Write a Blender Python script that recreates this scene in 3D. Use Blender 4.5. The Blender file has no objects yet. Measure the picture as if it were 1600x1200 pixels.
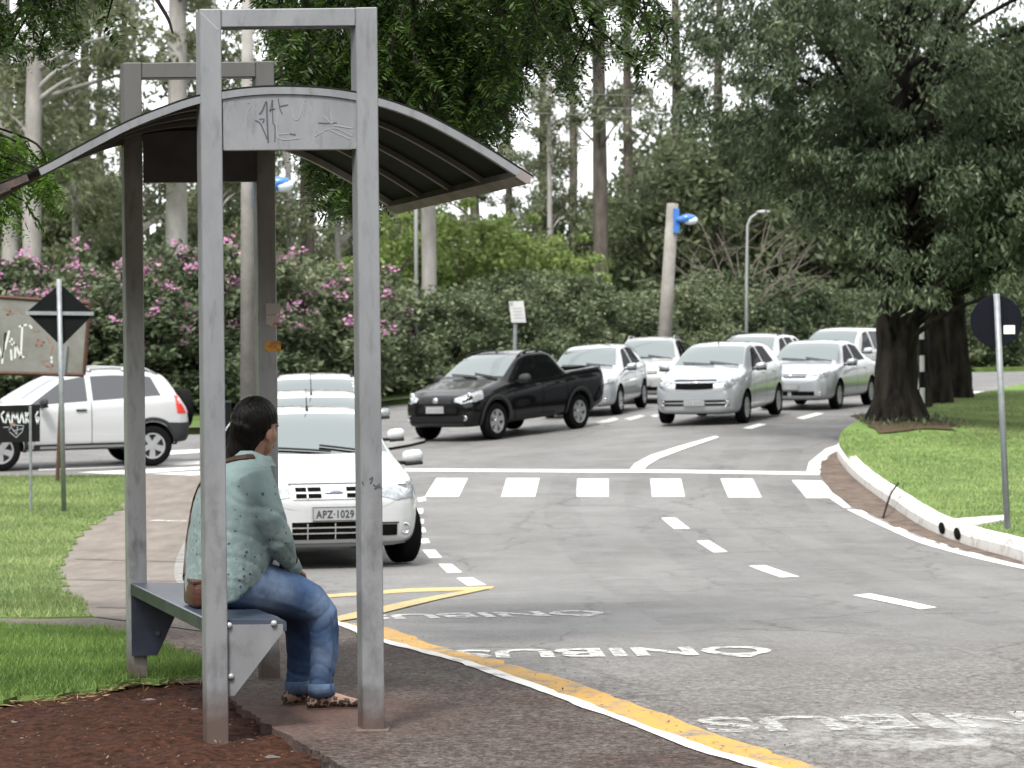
import bpy, bmesh, math, random
import numpy as np
from mathutils import Vector, Matrix
from mathutils.bvhtree import BVHTree
PI = math.pi
SC = bpy.context.scene
COL = SC.collection
rng = np.random.default_rng(7)
random.seed(7)
# ------------------------------------------------------------------ camera frame (long lens, 1600 px wide photograph)
F = 4000.0; H = 1.52; Y0 = 569.0; TH = math.radians(0.6)
CT, ST = math.cos(TH), math.sin(TH)
def uv(px, py):
    dx, dy = px-800.0, py-Y0
    return dx*CT-dy*ST, dx*ST+dy*CT
def P(px, py, d):
    u, v = uv(px, py)
    return Vector((u*d/F, d, H-v*d/F))
def S(px, py, d):                       # just (x, y)
    p = P(px, py, d); return (p.x, p.y)
def sst(a, b, x):
    t = min(1, max(0, (x-a)/(b-a))); return t*t*(3-2*t)
_bd = [-20, 11.5, 14, 17, 20, 23, 26, 29, 32, 35, 38, 42, 400]
_bz = [0, 0, -.03, -.12, -.23, -.31, -.335, -.30, -.23, -.16, -.125, -.12, -.12]
def softp(t, k):
    q = t/k
    return k*(q if q > 30 else math.log1p(math.exp(q)))
def g(x, d):                            # height of the road and of the land it lies on
    # Catmull-like smooth base
    z = 0.0
    if d <= _bd[0]: z = _bz[0]
    elif d >= _bd[-1]: z = _bz[-1]
    else:
        for i in range(len(_bd)-1):
            if _bd[i] <= d <= _bd[i+1]:
                h = _bd[i+1]-_bd[i]; t = (d-_bd[i])/h
                def sl(j):
                    if j <= 0 or j >= len(_bd)-1: return 0.0
                    return (_bz[j+1]-_bz[j-1])/(_bd[j+1]-_bd[j-1])
                m0, m1 = sl(i)*h, sl(i+1)*h
                z = (2*t**3-3*t*t+1)*_bz[i]+(t**3-2*t*t+t)*m0+(-2*t**3+3*t*t)*_bz[i+1]+(t**3-t*t)*m1
                break
    d0 = 36+4*sst(2.5, -4, x)
    r = softp(d-d0, 1.5)-softp(d-d0-40, 3)
    hump = .15*sst(36, 46.5, d)*(1-sst(50, 64, d))*sst(0, 4.5, x)
    return z+0.03*r+hump
def G(px, py, off=0.0):
    u, v = uv(px, py)
    d = 5.0; prev = None
    while d < 400:
        f = H-v*d/F-g(u*d/F, d)-off
        if f <= 0 and prev is not None:
            a, b = d-0.25, d
            for _ in range(20):
                m = (a+b)/2
                if H-v*m/F-g(u*m/F, m)-off > 0: a = m
                else: b = m
            d = (a+b)/2; break
        prev = f; d += 0.25
    return (u*d/F, d)
# ------------------------------------------------------------------ materials
MATS = {}
def nodes_of(m):
    m.use_nodes = True
    return m.node_tree.nodes, m.node_tree.links
def mat(name, col, rough=.6, metal=0., var=.0, vscale=6., col2=None, bump=0., bscale=40., spec=.5, coat=0., detail=6., coords='Object', stretch=None, sheen=0., ramp=(.35,.65)):
    if name in MATS: return MATS[name]
    m = bpy.data.materials.new(name); n, l = nodes_of(m)
    b = n['Principled BSDF']
    b.inputs['Base Color'].default_value = (*col, 1); b.inputs['Roughness'].default_value = rough
    b.inputs['Metallic'].default_value = metal; b.inputs['Specular IOR Level'].default_value = spec
    b.inputs['Coat Weight'].default_value = coat
    if sheen: b.inputs['Sheen Weight'].default_value = sheen
    tc = n.new('ShaderNodeTexCoord'); src = tc.outputs[coords]
    if stretch:
        mp = n.new('ShaderNodeMapping'); mp.inputs['Scale'].default_value = stretch
        l.new(src, mp.inputs['Vector']); src = mp.outputs[0]
    if var or col2:
        t = n.new('ShaderNodeTexNoise'); t.inputs['Scale'].default_value = vscale; t.inputs['Detail'].default_value = detail
        t.inputs['Roughness'].default_value = .65
        l.new(src, t.inputs['Vector'])
        r = n.new('ShaderNodeValToRGB')
        c2 = col2 if col2 else tuple(c*(1-var) for c in col)
        r.color_ramp.elements[0].position = ramp[0]; r.color_ramp.elements[1].position = ramp[1]
        r.color_ramp.elements[0].color = (*c2, 1); r.color_ramp.elements[1].color = (*col, 1)
        l.new(t.outputs[0], r.inputs[0]); l.new(r.outputs[0], b.inputs['Base Color'])
    if bump:
        t2 = n.new('ShaderNodeTexNoise'); t2.inputs['Scale'].default_value = bscale; t2.inputs['Detail'].default_value = 5
        l.new(src, t2.inputs['Vector'])
        bp = n.new('ShaderNodeBump'); bp.inputs['Strength'].default_value = bump; bp.inputs['Distance'].default_value = .02
        l.new(t2.outputs[0], bp.inputs['Height']); l.new(bp.outputs[0], b.inputs['Normal'])
    MATS[name] = m
    return m
def leafmat(name, c1, c2, trans=.35, rough=.55, patch=0., pscale=.8, each=0.):
    m = bpy.data.materials.new(name); n, l = nodes_of(m)
    b = n['Principled BSDF']; out = n['Material Output']
    geo = n.new('ShaderNodeNewGeometry'); r = n.new('ShaderNodeValToRGB')
    r.color_ramp.elements[0].color = (*c1, 1); r.color_ramp.elements[1].color = (*c2, 1)
    l.new(geo.outputs['Random Per Island'], r.inputs[0]); colr = r.outputs[0]
    if patch or each:                       # whole clumps, or whole plants, yellower or darker than the next
        tc = n.new('ShaderNodeTexCoord'); t = n.new('ShaderNodeTexNoise'); t.inputs['Scale'].default_value = pscale; t.inputs['Detail'].default_value = 4; l.new(tc.outputs['Object'], t.inputs['Vector'])
        oi = n.new('ShaderNodeObjectInfo'); ma = n.new('ShaderNodeMath'); ma.operation = 'MULTIPLY_ADD'; ma.inputs[1].default_value = each; l.new(oi.outputs['Random'], ma.inputs[0]); l.new(t.outputs[0], ma.inputs[2])
        r2 = n.new('ShaderNodeValToRGB'); r2.color_ramp.elements[0].position = .36+each*.3; r2.color_ramp.elements[1].position = .64+each*.6
        r2.color_ramp.elements[0].color = (1-patch, 1-patch*.8, 1-patch, 1); r2.color_ramp.elements[1].color = (1+patch*.35, 1+patch*.32, 1+patch*.15, 1); l.new(ma.outputs[0], r2.inputs[0])
        mm = n.new('ShaderNodeMix'); mm.data_type = 'RGBA'; mm.blend_type = 'MULTIPLY'; mm.inputs[0].default_value = 1; l.new(colr, mm.inputs[6]); l.new(r2.outputs[0], mm.inputs[7]); colr = mm.outputs[2]
    l.new(colr, b.inputs['Base Color']); b.inputs['Roughness'].default_value = rough
    b.inputs['Specular IOR Level'].default_value = .35
    tr = n.new('ShaderNodeBsdfTranslucent'); l.new(colr, tr.inputs[0])
    mx = n.new('ShaderNodeMixShader'); mx.inputs[0].default_value = trans
    l.new(b.outputs[0], mx.inputs[1]); l.new(tr.outputs[0], mx.inputs[2]); l.new(mx.outputs[0], out.inputs[0])
    MATS[name] = m
    return m
# ------------------------------------------------------------------ objects
def tag(o, label=None, cat=None, group=None, kind=None):
    if label: o['label'] = label
    if cat: o['category'] = cat
    if group: o['group'] = group
    if kind: o['kind'] = kind
    return o
def empty(name, loc=(0,0,0), rz=0., label=None, cat=None, group=None):
    o = bpy.data.objects.new(name, None); COL.objects.link(o)
    o.location = loc; o.rotation_euler = (0, 0, rz); o.empty_display_size = .2
    return tag(o, label, cat, group)
def link_mesh(name, me, m=None, parent=None, smooth=False):
    if m is not None:
        for mm in (m if isinstance(m, (list, tuple)) else [m]): me.materials.append(mm)
    if smooth: me.polygons.foreach_set('use_smooth', [True]*len(me.polygons))
    o = bpy.data.objects.new(name, me); COL.objects.link(o)
    if parent: o.parent = parent
    return o
def copy_tree(o, parent=None):
    c = o.copy(); COL.objects.link(c)
    if parent: c.parent = parent
    for ch in list(o.children): copy_tree(ch, c)
    return c
class MB:
    def __init__(s): s.bm = bmesh.new()
    def verts(s, pts): return [s.bm.verts.new(p) for p in pts]
    def box(s, c, size, rz=0., bev=0., M=None):
        r = bmesh.ops.create_cube(s.bm, size=1.0); vs = r['verts']
        T = Matrix.Translation(c) @ Matrix.Rotation(rz, 4, 'Z') @ Matrix.Diagonal((*size, 1))
        if M is not None: T = M @ T
        bmesh.ops.transform(s.bm, matrix=T, verts=vs)
        if bev:
            es = list({e for v in vs for e in v.link_edges})
            bmesh.ops.bevel(s.bm, geom=es, offset=bev, segments=2, affect='EDGES', profile=.5)
        return s
    def tube(s, path, radii, seg=8, cap=True, flat=None):
        path = [Vector(p) for p in path]
        if not hasattr(radii, '__len__'): radii = [radii]*len(path)
        rings = []; up = None
        for i, p in enumerate(path):
            t = (path[min(i+1, len(path)-1)]-path[max(i-1, 0)])
            if t.length < 1e-9: t = Vector((0,0,1))
            t.normalize()
            if up is None: up = Vector((0,0,1)) if abs(t.z) < .9 else Vector((1,0,0))
            a = up.cross(t)
            if a.length < 1e-6: a = Vector((1,0,0)).cross(t)
            a.normalize(); b = t.cross(a); up = b
            ra = radii[i]; rb = ra if flat is None else ra*flat
            if hasattr(ra, '__len__'): ra, rb = ra
            rings.append(s.verts([p+a*math.cos(2*PI*k/seg)*ra+b*math.sin(2*PI*k/seg)*rb for k in range(seg)]))
        for A, B in zip(rings, rings[1:]):
            for k in range(seg): s.bm.faces.new((A[k], A[(k+1) % seg], B[(k+1) % seg], B[k]))
        if cap:
            s.bm.faces.new(rings[0][::-1]); s.bm.faces.new(rings[-1])
        return s
    def rings(s, rings, cap=True, closed=True):   # list of equal-length point rings
        R = [s.verts(r) for r in rings]; n = len(R[0])
        for A, B in zip(R, R[1:]):
            for k in range(n if closed else n-1):
                s.bm.faces.new((A[k], A[(k+1) % n], B[(k+1) % n], B[k]))
        if cap: s.bm.faces.new(R[0][::-1]); s.bm.faces.new(R[-1])
        return s
    def lathe(s, prof, M=None, seg=24, cap=False):   # prof (r, y) about the local y axis
        R = []
        for (r, y) in prof:
            R.append([Vector((r*math.cos(2*PI*k/seg), y, r*math.sin(2*PI*k/seg))) for k in range(seg)])
        if M is not None: R = [[M @ p for p in r] for r in R]
        return s.rings(R, cap=cap)
    def face(s, pts): s.bm.faces.new(s.verts(pts)); return s
    def prism(s, pts, d):             # polygon pushed along vector d
        d = Vector(d); A = s.verts(pts); B = s.verts([Vector(p)+d for p in pts]); n = len(A)
        s.bm.faces.new(A[::-1]); s.bm.faces.new(B)
        for k in range(n): s.bm.faces.new((A[k], A[(k+1) % n], B[(k+1) % n], B[k]))
        return s
    def sphere(s, c, r, seg=12, M=None):
        rr = bmesh.ops.create_uvsphere(s.bm, u_segments=seg, v_segments=max(6, seg*2//3), radius=1)
        r = (r, r, r) if not hasattr(r, '__len__') else r
        T = Matrix.Translation(c) @ (M if M is not None else Matrix()) @ Matrix.Diagonal((*r, 1))
        bmesh.ops.transform(s.bm, matrix=T, verts=rr['verts']); return s
    def build(s, name, m=None, parent=None, smooth=False, recalc=True):
        if recalc: bmesh.ops.recalc_face_normals(s.bm, faces=s.bm.faces)
        me = bpy.data.meshes.new(name); s.bm.to_mesh(me); s.bm.free()
        return link_mesh(name, me, m, parent, smooth)
def bake(o):
    """replace an object's mesh by its evaluated (modified) mesh"""
    dg = bpy.context.evaluated_depsgraph_get(); dg.update()
    me = bpy.data.meshes.new_from_object(o.evaluated_get(dg))
    o.modifiers.clear(); o.data = me
    return o
def np_mesh(name, co, quads):
    me = bpy.data.meshes.new(name)
    co = np.asarray(co, dtype=np.float32); quads = np.asarray(quads, dtype=np.int32)
    k = quads.shape[1]
    me.vertices.add(len(co)); me.vertices.foreach_set('co', co.ravel())
    me.loops.add(quads.size); me.loops.foreach_set('vertex_index', quads.ravel())
    me.polygons.add(len(quads)); me.polygons.foreach_set('loop_start', np.arange(0, quads.size, k, dtype=np.int32))
    me.update(calc_edges=True); me.validate()
    return me
def unit(v): return v/np.maximum(np.linalg.norm(v, axis=-1, keepdims=True), 1e-9)
def leaf_arrays(c, ln, wd, r, tdir=None, spread=1., up=.4):
    """diamond leaves centred at c; tdir = preferred leaf axis"""
    n = len(c)
    t = unit(r.normal(size=(n, 3)))
    if tdir is not None: t = unit(np.asarray(tdir)+spread*t)
    nr = r.normal(size=(n, 3)); nr[:, 2] += up*2
    b = unit(np.cross(t, nr))
    L = (ln*(.6+.8*r.random((n, 1)))); W = (wd*(.6+.8*r.random((n, 1))))
    nn = np.cross(t, b)
    co = np.stack([c-t*L, c+b*W+nn*W*.25, c+t*L, c-b*W+nn*W*.25], axis=1).reshape(-1, 3)
    q = np.arange(4*n).reshape(n, 4)
    return co, q
def sheet(name, outline, off, m, cell=1., kind='structure', parent=None, skirt=0., hf=None, ycell=None):
    """flat outline in plan laid on the land, cut into cells so that it follows it"""
    bm = bmesh.new()
    vs = [bm.verts.new((x, y, 0)) for x, y in outline]
    f = bm.faces.new(vs); f.normal_update()
    bmesh.ops.triangulate(bm, faces=[f])
    xs = [p[0] for p in outline]; ys = [p[1] for p in outline]
    def cuts(a, b, st, axis):
        k = math.ceil(a/st)*st
        while k < b:
            if k > a+1e-4:
                no = (1,0,0) if axis == 0 else (0,1,0); co = (k,0,0) if axis == 0 else (0,k,0)
                bmesh.ops.bisect_plane(bm, geom=bm.verts[:]+bm.edges[:]+bm.faces[:], plane_co=co, plane_no=no)
            k += st
    cuts(min(ys), max(ys), ycell or cell, 1); cuts(min(xs), max(xs), cell, 0)
    h = hf or (lambda x, y: 0)
    for v in bm.verts: v.co.z = g(v.co.x, v.co.y)+off+h(v.co.x, v.co.y)
    bmesh.ops.recalc_face_normals(bm, faces=bm.faces)
    if sum(f.normal.z*f.calc_area() for f in bm.faces) < 0: bmesh.ops.reverse_faces(bm, faces=bm.faces)
    if skirt:
        be = [e for e in bm.edges if e.is_boundary]
        r = bmesh.ops.extrude_edge_only(bm, edges=be)
        for v in [x for x in r['geom'] if isinstance(x, bmesh.types.BMVert)]: v.co.z -= skirt
    me = bpy.data.meshes.new(name); bm.to_mesh(me); bm.free()
    o = link_mesh(name, me, m, parent)
    if kind and not parent: o['kind'] = kind
    return o
def text_mesh(txt, size, name='lettering', extrude=0., spacing=1., bold=0.):
    cu = bpy.data.curves.new(name, 'FONT'); cu.body = txt; cu.size = size; cu.align_x = 'CENTER'; cu.align_y = 'CENTER'
    cu.extrude = extrude; cu.offset = bold; cu.resolution_u = 3; cu.space_character = spacing
    o = bpy.data.objects.new(name, cu); COL.objects.link(o)
    dg = bpy.context.evaluated_depsgraph_get(); dg.update()
    me = bpy.data.meshes.new_from_object(o.evaluated_get(dg))
    bpy.data.objects.remove(o); bpy.data.curves.remove(cu)
    return me
def smooth_poly(pts, n=8):
    """Catmull-Rom through 2-D or 3-D points"""
    pts = [Vector(p) for p in pts]; out = []
    for i in range(len(pts)-1):
        p0 = pts[max(i-1, 0)]; p1 = pts[i]; p2 = pts[i+1]; p3 = pts[min(i+2, len(pts)-1)]
        for k in range(n):
            t = k/n
            out.append(.5*((2*p1)+(p2-p0)*t+(2*p0-5*p1+4*p2-p3)*t*t+(3*p1-p0-3*p2+p3)*t**3))
    out.append(pts[-1]); return out
def ribbon(line, w0, w1):
    """outline of a strip: offsets w0 and w1 to the left of a 2-D line"""
    A, B = [], []
    for i, p in enumerate(line):
        t = Vector(line[min(i+1, len(line)-1)])-Vector(line[max(i-1, 0)])
        n = Vector((-t.y, t.x)).normalized()
        A.append(tuple(Vector(p)+n*w0)); B.append(tuple(Vector(p)+n*w1))
    return A+B[::-1]
def strip_sheet(name, line, w0, w1, off, m, kind='structure', parent=None, sub=.5, hf=None, jit=0.):
    """a strip that follows the land along a line"""
    pts = [Vector(p) for p in line]; dense = [pts[0]]
    for a, b in zip(pts, pts[1:]):
        n = max(1, int((b-a).length/sub))
        for k in range(1, n+1): dense.append(a.lerp(b, k/n))
    mb = MB(); rows = []; jq = np.random.default_rng(len(dense))
    for i, p in enumerate(dense):
        t = dense[min(i+1, len(dense)-1)]-dense[max(i-1, 0)]
        n = Vector((-t.y, t.x)).normalized()
        row = []
        for w in (w0+jit*jq.normal(), (w0+w1)/2, w1+jit*jq.normal()):
            q = p+n*w; row.append((q.x, q.y, g(q.x, q.y)+off+(hf(q.x, q.y) if hf else 0)))
        rows.append(mb.verts(row))
    for A, B in zip(rows, rows[1:]):
        for k in range(2): mb.bm.faces.new((A[k], A[k+1], B[k+1], B[k]))
    bmesh.ops.recalc_face_normals(mb.bm, faces=mb.bm.faces)
    if sum(f.normal.z for f in mb.bm.faces) < 0: bmesh.ops.reverse_faces(mb.bm, faces=mb.bm.faces)
    o = mb.build(name, m, parent, recalc=False)
    if kind and not parent: o['kind'] = kind
    return o

def ragged(pts, amp, step, seed, close=False):
    """the same line with an uneven edge"""
    q = np.random.default_rng(seed); out = []
    for a, b in zip(pts, pts[1:]):
        a, b = Vector(a), Vector(b); n = max(1, int((b-a).length/step)); t = (b-a).normalized(); nn = Vector((-t.y, t.x))
        for k in range(n):
            p = a.lerp(b, k/n); out.append(tuple(p+nn*(q.normal()*amp if k else 0)))
    out.append(tuple(pts[-1])); return out
# ------------------------------------------------------------------ camera, sky, sun
cam = bpy.data.cameras.new('camera'); co = bpy.data.objects.new('camera', cam); COL.objects.link(co)
co.location = (0, 0, H)
co.rotation_euler = (Matrix.Rotation(PI/2, 4, 'X') @ Matrix.Rotation(-TH, 4, 'Z')).to_euler()
cam.sensor_width = 36; cam.lens = 36*F/1600; cam.shift_y = -(600-Y0)/1600
cam.clip_end = 4000; cam.clip_start = .1
cam.dof.use_dof = True; cam.dof.focus_distance = 11.4; cam.dof.aperture_fstop = 7.5
SC.camera = co
w = bpy.data.worlds.new('World'); SC.world = w; w.use_nodes = True
n, l = w.node_tree.nodes, w.node_tree.links
bg = n['Background']
SUN_EL, SUN_ROT = math.radians(58), math.radians(200)
sky = n.new('ShaderNodeTexSky'); sky.sky_type = 'NISHITA'; sky.sun_disc = False
sky.sun_elevation = SUN_EL; sky.sun_rotation = SUN_ROT; sky.dust_density = 4; sky.air_density = 1.0; sky.ozone_density = 1
hs = n.new('ShaderNodeHueSaturation'); hs.inputs['Saturation'].default_value = .12
l.new(sky.outputs[0], hs.inputs['Color'])
# an even cloud cover: the clear-sky gradient is evened out towards a bright white
mx = n.new('ShaderNodeMix'); mx.data_type = 'RGBA'; mx.inputs['Factor'].default_value = .6
mx.inputs[7].default_value = (8.0, 8.15, 8.3, 1)
l.new(hs.outputs[0], mx.inputs[6]); l.new(mx.outputs[2], bg.inputs['Color'])
bg.inputs['Strength'].default_value = .12
sl = bpy.data.lights.new('sun', 'SUN'); sl.energy = 1.9; sl.angle = math.radians(11); sl.color = (1, .96, .9)
so = bpy.data.objects.new('sun', sl); COL.objects.link(so)
# Nishita: rotation 0 puts the sun towards +Y, turning clockwise seen from above
sd = Vector((math.sin(SUN_ROT)*math.cos(SUN_EL), math.cos(SUN_ROT)*math.cos(SUN_EL), math.sin(SUN_EL)))
so.rotation_euler = sd.to_track_quat('Z', 'Y').to_euler(); so.location = sd*50
SC.view_settings.view_transform = 'Standard'; SC.view_settings.look = 'None'
SC.view_settings.exposure = 1.4; SC.view_settings.gamma = 1
SC.cycles.use_denoising = True
SC.cycles.max_bounces = 6; SC.cycles.transparent_max_bounces = 6; SC.cycles.diffuse_bounces = 3; SC.cycles.glossy_bounces = 3; SC.cycles.transmission_bounces = 4
SC.cycles.sample_clamp_indirect = 6
# ------------------------------------------------------------------ ground materials
def asphalt_mat():
    m = bpy.data.materials.new('asphalt'); n, l = nodes_of(m); b = n['Principled BSDF']
    tc = n.new('ShaderNodeTexCoord')
    def noise(sc, det, stretch=None, rough=.6):
        t = n.new('ShaderNodeTexNoise'); t.inputs['Scale'].default_value = sc; t.inputs['Detail'].default_value = det; t.inputs['Roughness'].default_value = rough
        if stretch:
            mp = n.new('ShaderNodeMapping'); mp.inputs['Scale'].default_value = stretch; mp.inputs['Rotation'].default_value = (0, 0, .35)
            l.new(tc.outputs['Object'], mp.inputs[0]); l.new(mp.outputs[0], t.inputs['Vector'])
        else: l.new(tc.outputs['Object'], t.inputs['Vector'])
        return t.outputs[0]
    def ramp(src, a, ca, bb, cb):
        r = n.new('ShaderNodeValToRGB'); r.color_ramp.elements[0].position = a; r.color_ramp.elements[1].position = bb
        r.color_ramp.elements[0].color = (*ca, 1); r.color_ramp.elements[1].color = (*cb, 1); l.new(src, r.inputs[0]); return r.outputs[0]
    def mul(a, bb, f=1.):
        x = n.new('ShaderNodeMix'); x.data_type = 'RGBA'; x.blend_type = 'MULTIPLY'; x.inputs[0].default_value = f
        l.new(a, x.inputs[6]); l.new(bb, x.inputs[7]); return x.outputs[2]
    base = ramp(noise(.35, 5, (1, .35, 1)), .3, (.128, .125, .124), .7, (.20, .198, .197))
    grain = ramp(noise(55, 4, None, .8), .35, (.45, .45, .45), .68, (1.18, 1.17, 1.15))
    st = ramp(noise(1.6, 6, (1, .5, 1), .7), .36, (.80, .79, .78), .55, (1, 1, 1))
    # older coarse surface along the near gutter: brown grit, wet patches
    sep = n.new('ShaderNodeSeparateXYZ'); l.new(tc.outputs['Object'], sep.inputs[0])
    mr = n.new('ShaderNodeMapRange'); mr.inputs[1].default_value = 15.5; mr.inputs[2].default_value = 11.5; l.new(sep.outputs[1], mr.inputs[0])
    grit = n.new('ShaderNodeMix'); grit.data_type = 'RGBA'; l.new(mr.outputs[0], grit.inputs[0])
    c0 = mul(mul(base, grain, .75), st, .8); l.new(c0, grit.inputs[6])
    g2 = ramp(noise(28, 6, (1, .6, 1), .85), .38, (.028, .025, .023), .62, (.205, .195, .185)); l.new(mul(g2, ramp(noise(1.1, 4), .3, (.7, .66, .63), .6, (1, 1, 1))), grit.inputs[7])
    # hairline cracks
    wv = n.new('ShaderNodeTexNoise'); wv.inputs['Scale'].default_value = 2.2; wv.inputs['Detail'].default_value = 5; l.new(tc.outputs['Object'], wv.inputs['Vector'])
    va = n.new('ShaderNodeMix'); va.data_type = 'RGBA'; va.blend_type = 'ADD'; va.inputs[0].default_value = .55; l.new(tc.outputs['Object'], va.inputs[6]); l.new(wv.outputs['Color'], va.inputs[7])
    vo = n.new('ShaderNodeTexVoronoi'); vo.feature = 'DISTANCE_TO_EDGE'; vo.inputs['Scale'].default_value = .42; l.new(va.outputs[2], vo.inputs['Vector'])
    ck = ramp(vo.outputs['Distance'], .002, (.45, .44, .43), .010, (1, 1, 1))
    c1 = mul(grit.outputs[2], ck, .8)
    # single stones showing in the worn binder
    vs = n.new('ShaderNodeTexVoronoi'); vs.inputs['Scale'].default_value = 75; l.new(tc.outputs['Object'], vs.inputs['Vector'])
    c1 = mul(c1, ramp(vs.outputs['Color'], .1, (.72, .71, .70), .9, (1.22, 1.22, 1.2)), .8)
    # dried white splashes beside the near bus word
    vd = n.new('ShaderNodeVectorMath'); vd.operation = 'DISTANCE'; vd.inputs[1].default_value = (1.75, 10.35, 0); l.new(tc.outputs['Object'], vd.inputs[0])
    md = n.new('ShaderNodeMapRange'); md.inputs[1].default_value = .95; md.inputs[2].default_value = .15; l.new(vd.outputs['Value'], md.inputs[0])
    sp = n.new('ShaderNodeMath'); sp.operation = 'MULTIPLY'; l.new(md.outputs[0], sp.inputs[0]); l.new(ramp(noise(4.5, 8, (1, .7, 1), .75), .46, (0, 0, 0), .6, (1, 1, 1)), sp.inputs[1])
    ws = n.new('ShaderNodeMix'); ws.data_type = 'RGBA'; l.new(sp.outputs[0], ws.inputs[0]); l.new(c1, ws.inputs[6]); ws.inputs[7].default_value = (.29, .29, .285, 1)
    l.new(ws.outputs[2], b.inputs['Base Color'])
    rr = n.new('ShaderNodeMapRange'); rr.inputs[1].default_value = .45; rr.inputs[2].default_value = .6; rr.inputs[3].default_value = .72; rr.inputs[4].default_value = .5
    l.new(noise(.5, 4), rr.inputs[0]); l.new(rr.outputs[0], b.inputs['Roughness'])
    bp = n.new('ShaderNodeBump'); bp.inputs['Strength'].default_value = .5; bp.inputs['Distance'].default_value = .01
    l.new(noise(70, 3, None, .8), bp.inputs['Height']); l.new(bp.outputs[0], b.inputs['Normal'])
    return m
M_ASPH = asphalt_mat()
def paint_mat(name, col, under, amount, scale=9.):
    """road paint with a worn pattern through which the surface below shows"""
    m = bpy.data.materials.new(name); n, l = nodes_of(m); b = n['Principled BSDF']; tc = n.new('ShaderNodeTexCoord')
    t = n.new('ShaderNodeTexNoise'); t.inputs['Scale'].default_value = scale; t.inputs['Detail'].default_value = 8; t.inputs['Roughness'].default_value = .75
    l.new(tc.outputs['Object'], t.inputs['Vector'])
    r = n.new('ShaderNodeValToRGB'); r.color_ramp.elements[0].position = amount-.06; r.color_ramp.elements[1].position = amount+.06
    r.color_ramp.elements[0].color = (*under, 1); r.color_ramp.elements[1].color = (*col, 1)
    l.new(t.outputs[0], r.inputs[0]); l.new(r.outputs[0], b.inputs['Base Color']); b.inputs['Roughness'].default_value = .65
    return m
M_WHITE = paint_mat('road_paint_white', (.62, .62, .61), (.26, .26, .26), .39)
def film(name, col, k, sc=3, lo=.42, hi=.75):
    """a thin worn layer through which the surface below shows"""
    m = bpy.data.materials.new(name); n, l = nodes_of(m); b = n['Principled BSDF']; b.inputs['Base Color'].default_value = (*col, 1); b.inputs['Roughness'].default_value = .7
    tc = n.new('ShaderNodeTexCoord'); t = n.new('ShaderNodeTexNoise'); t.inputs['Scale'].default_value = sc; t.inputs['Detail'].default_value = 8; t.inputs['Roughness'].default_value = .75; l.new(tc.outputs['Object'], t.inputs['Vector'])
    r = n.new('ShaderNodeMapRange'); r.inputs[1].default_value = lo; r.inputs[2].default_value = hi; r.inputs[4].default_value = k; l.new(t.outputs[0], r.inputs[0]); l.new(r.outputs[0], b.inputs['Alpha']); return m
M_WORN = film('road_paint_worn', (.52, .52, .50), .92, 16, .36, .56)
M_WORN2 = film('road_paint_more_worn', (.46, .46, .44), .8, 16, .40, .62)
M_YEL = paint_mat('road_paint_yellow', (.40, .222, .034), (.17, .14, .10), .45, 6)
M_YELW = paint_mat('road_paint_yellow_thin', (.42, .31, .11), (.24, .215, .17), .45, 10)
M_KERB = paint_mat('kerb_whitewash', (.56, .55, .525), (.24, .22, .20), .42, 6)
M_KERBD = paint_mat('kerb_dirty', (.20, .195, .185), (.12, .113, .105), .47, 5)
M_SOIL = mat('soil', (.056, .023, .014), .95, col2=(.011, .005, .0033), vscale=26, bump=1., bscale=28, detail=9, spec=.1)
M_SOILG = mat('gutter_dirt', (.15, .115, .095), .95, col2=(.07, .056, .048), vscale=5, bump=.6, bscale=30, spec=.1)
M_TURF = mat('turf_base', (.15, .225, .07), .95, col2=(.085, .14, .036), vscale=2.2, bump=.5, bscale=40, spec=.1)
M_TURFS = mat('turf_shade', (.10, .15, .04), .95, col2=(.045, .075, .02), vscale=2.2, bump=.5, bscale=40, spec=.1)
M_LAND = mat('land', (.075, .085, .035), .95, col2=(.05, .04, .025), vscale=.4, spec=.1)
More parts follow.
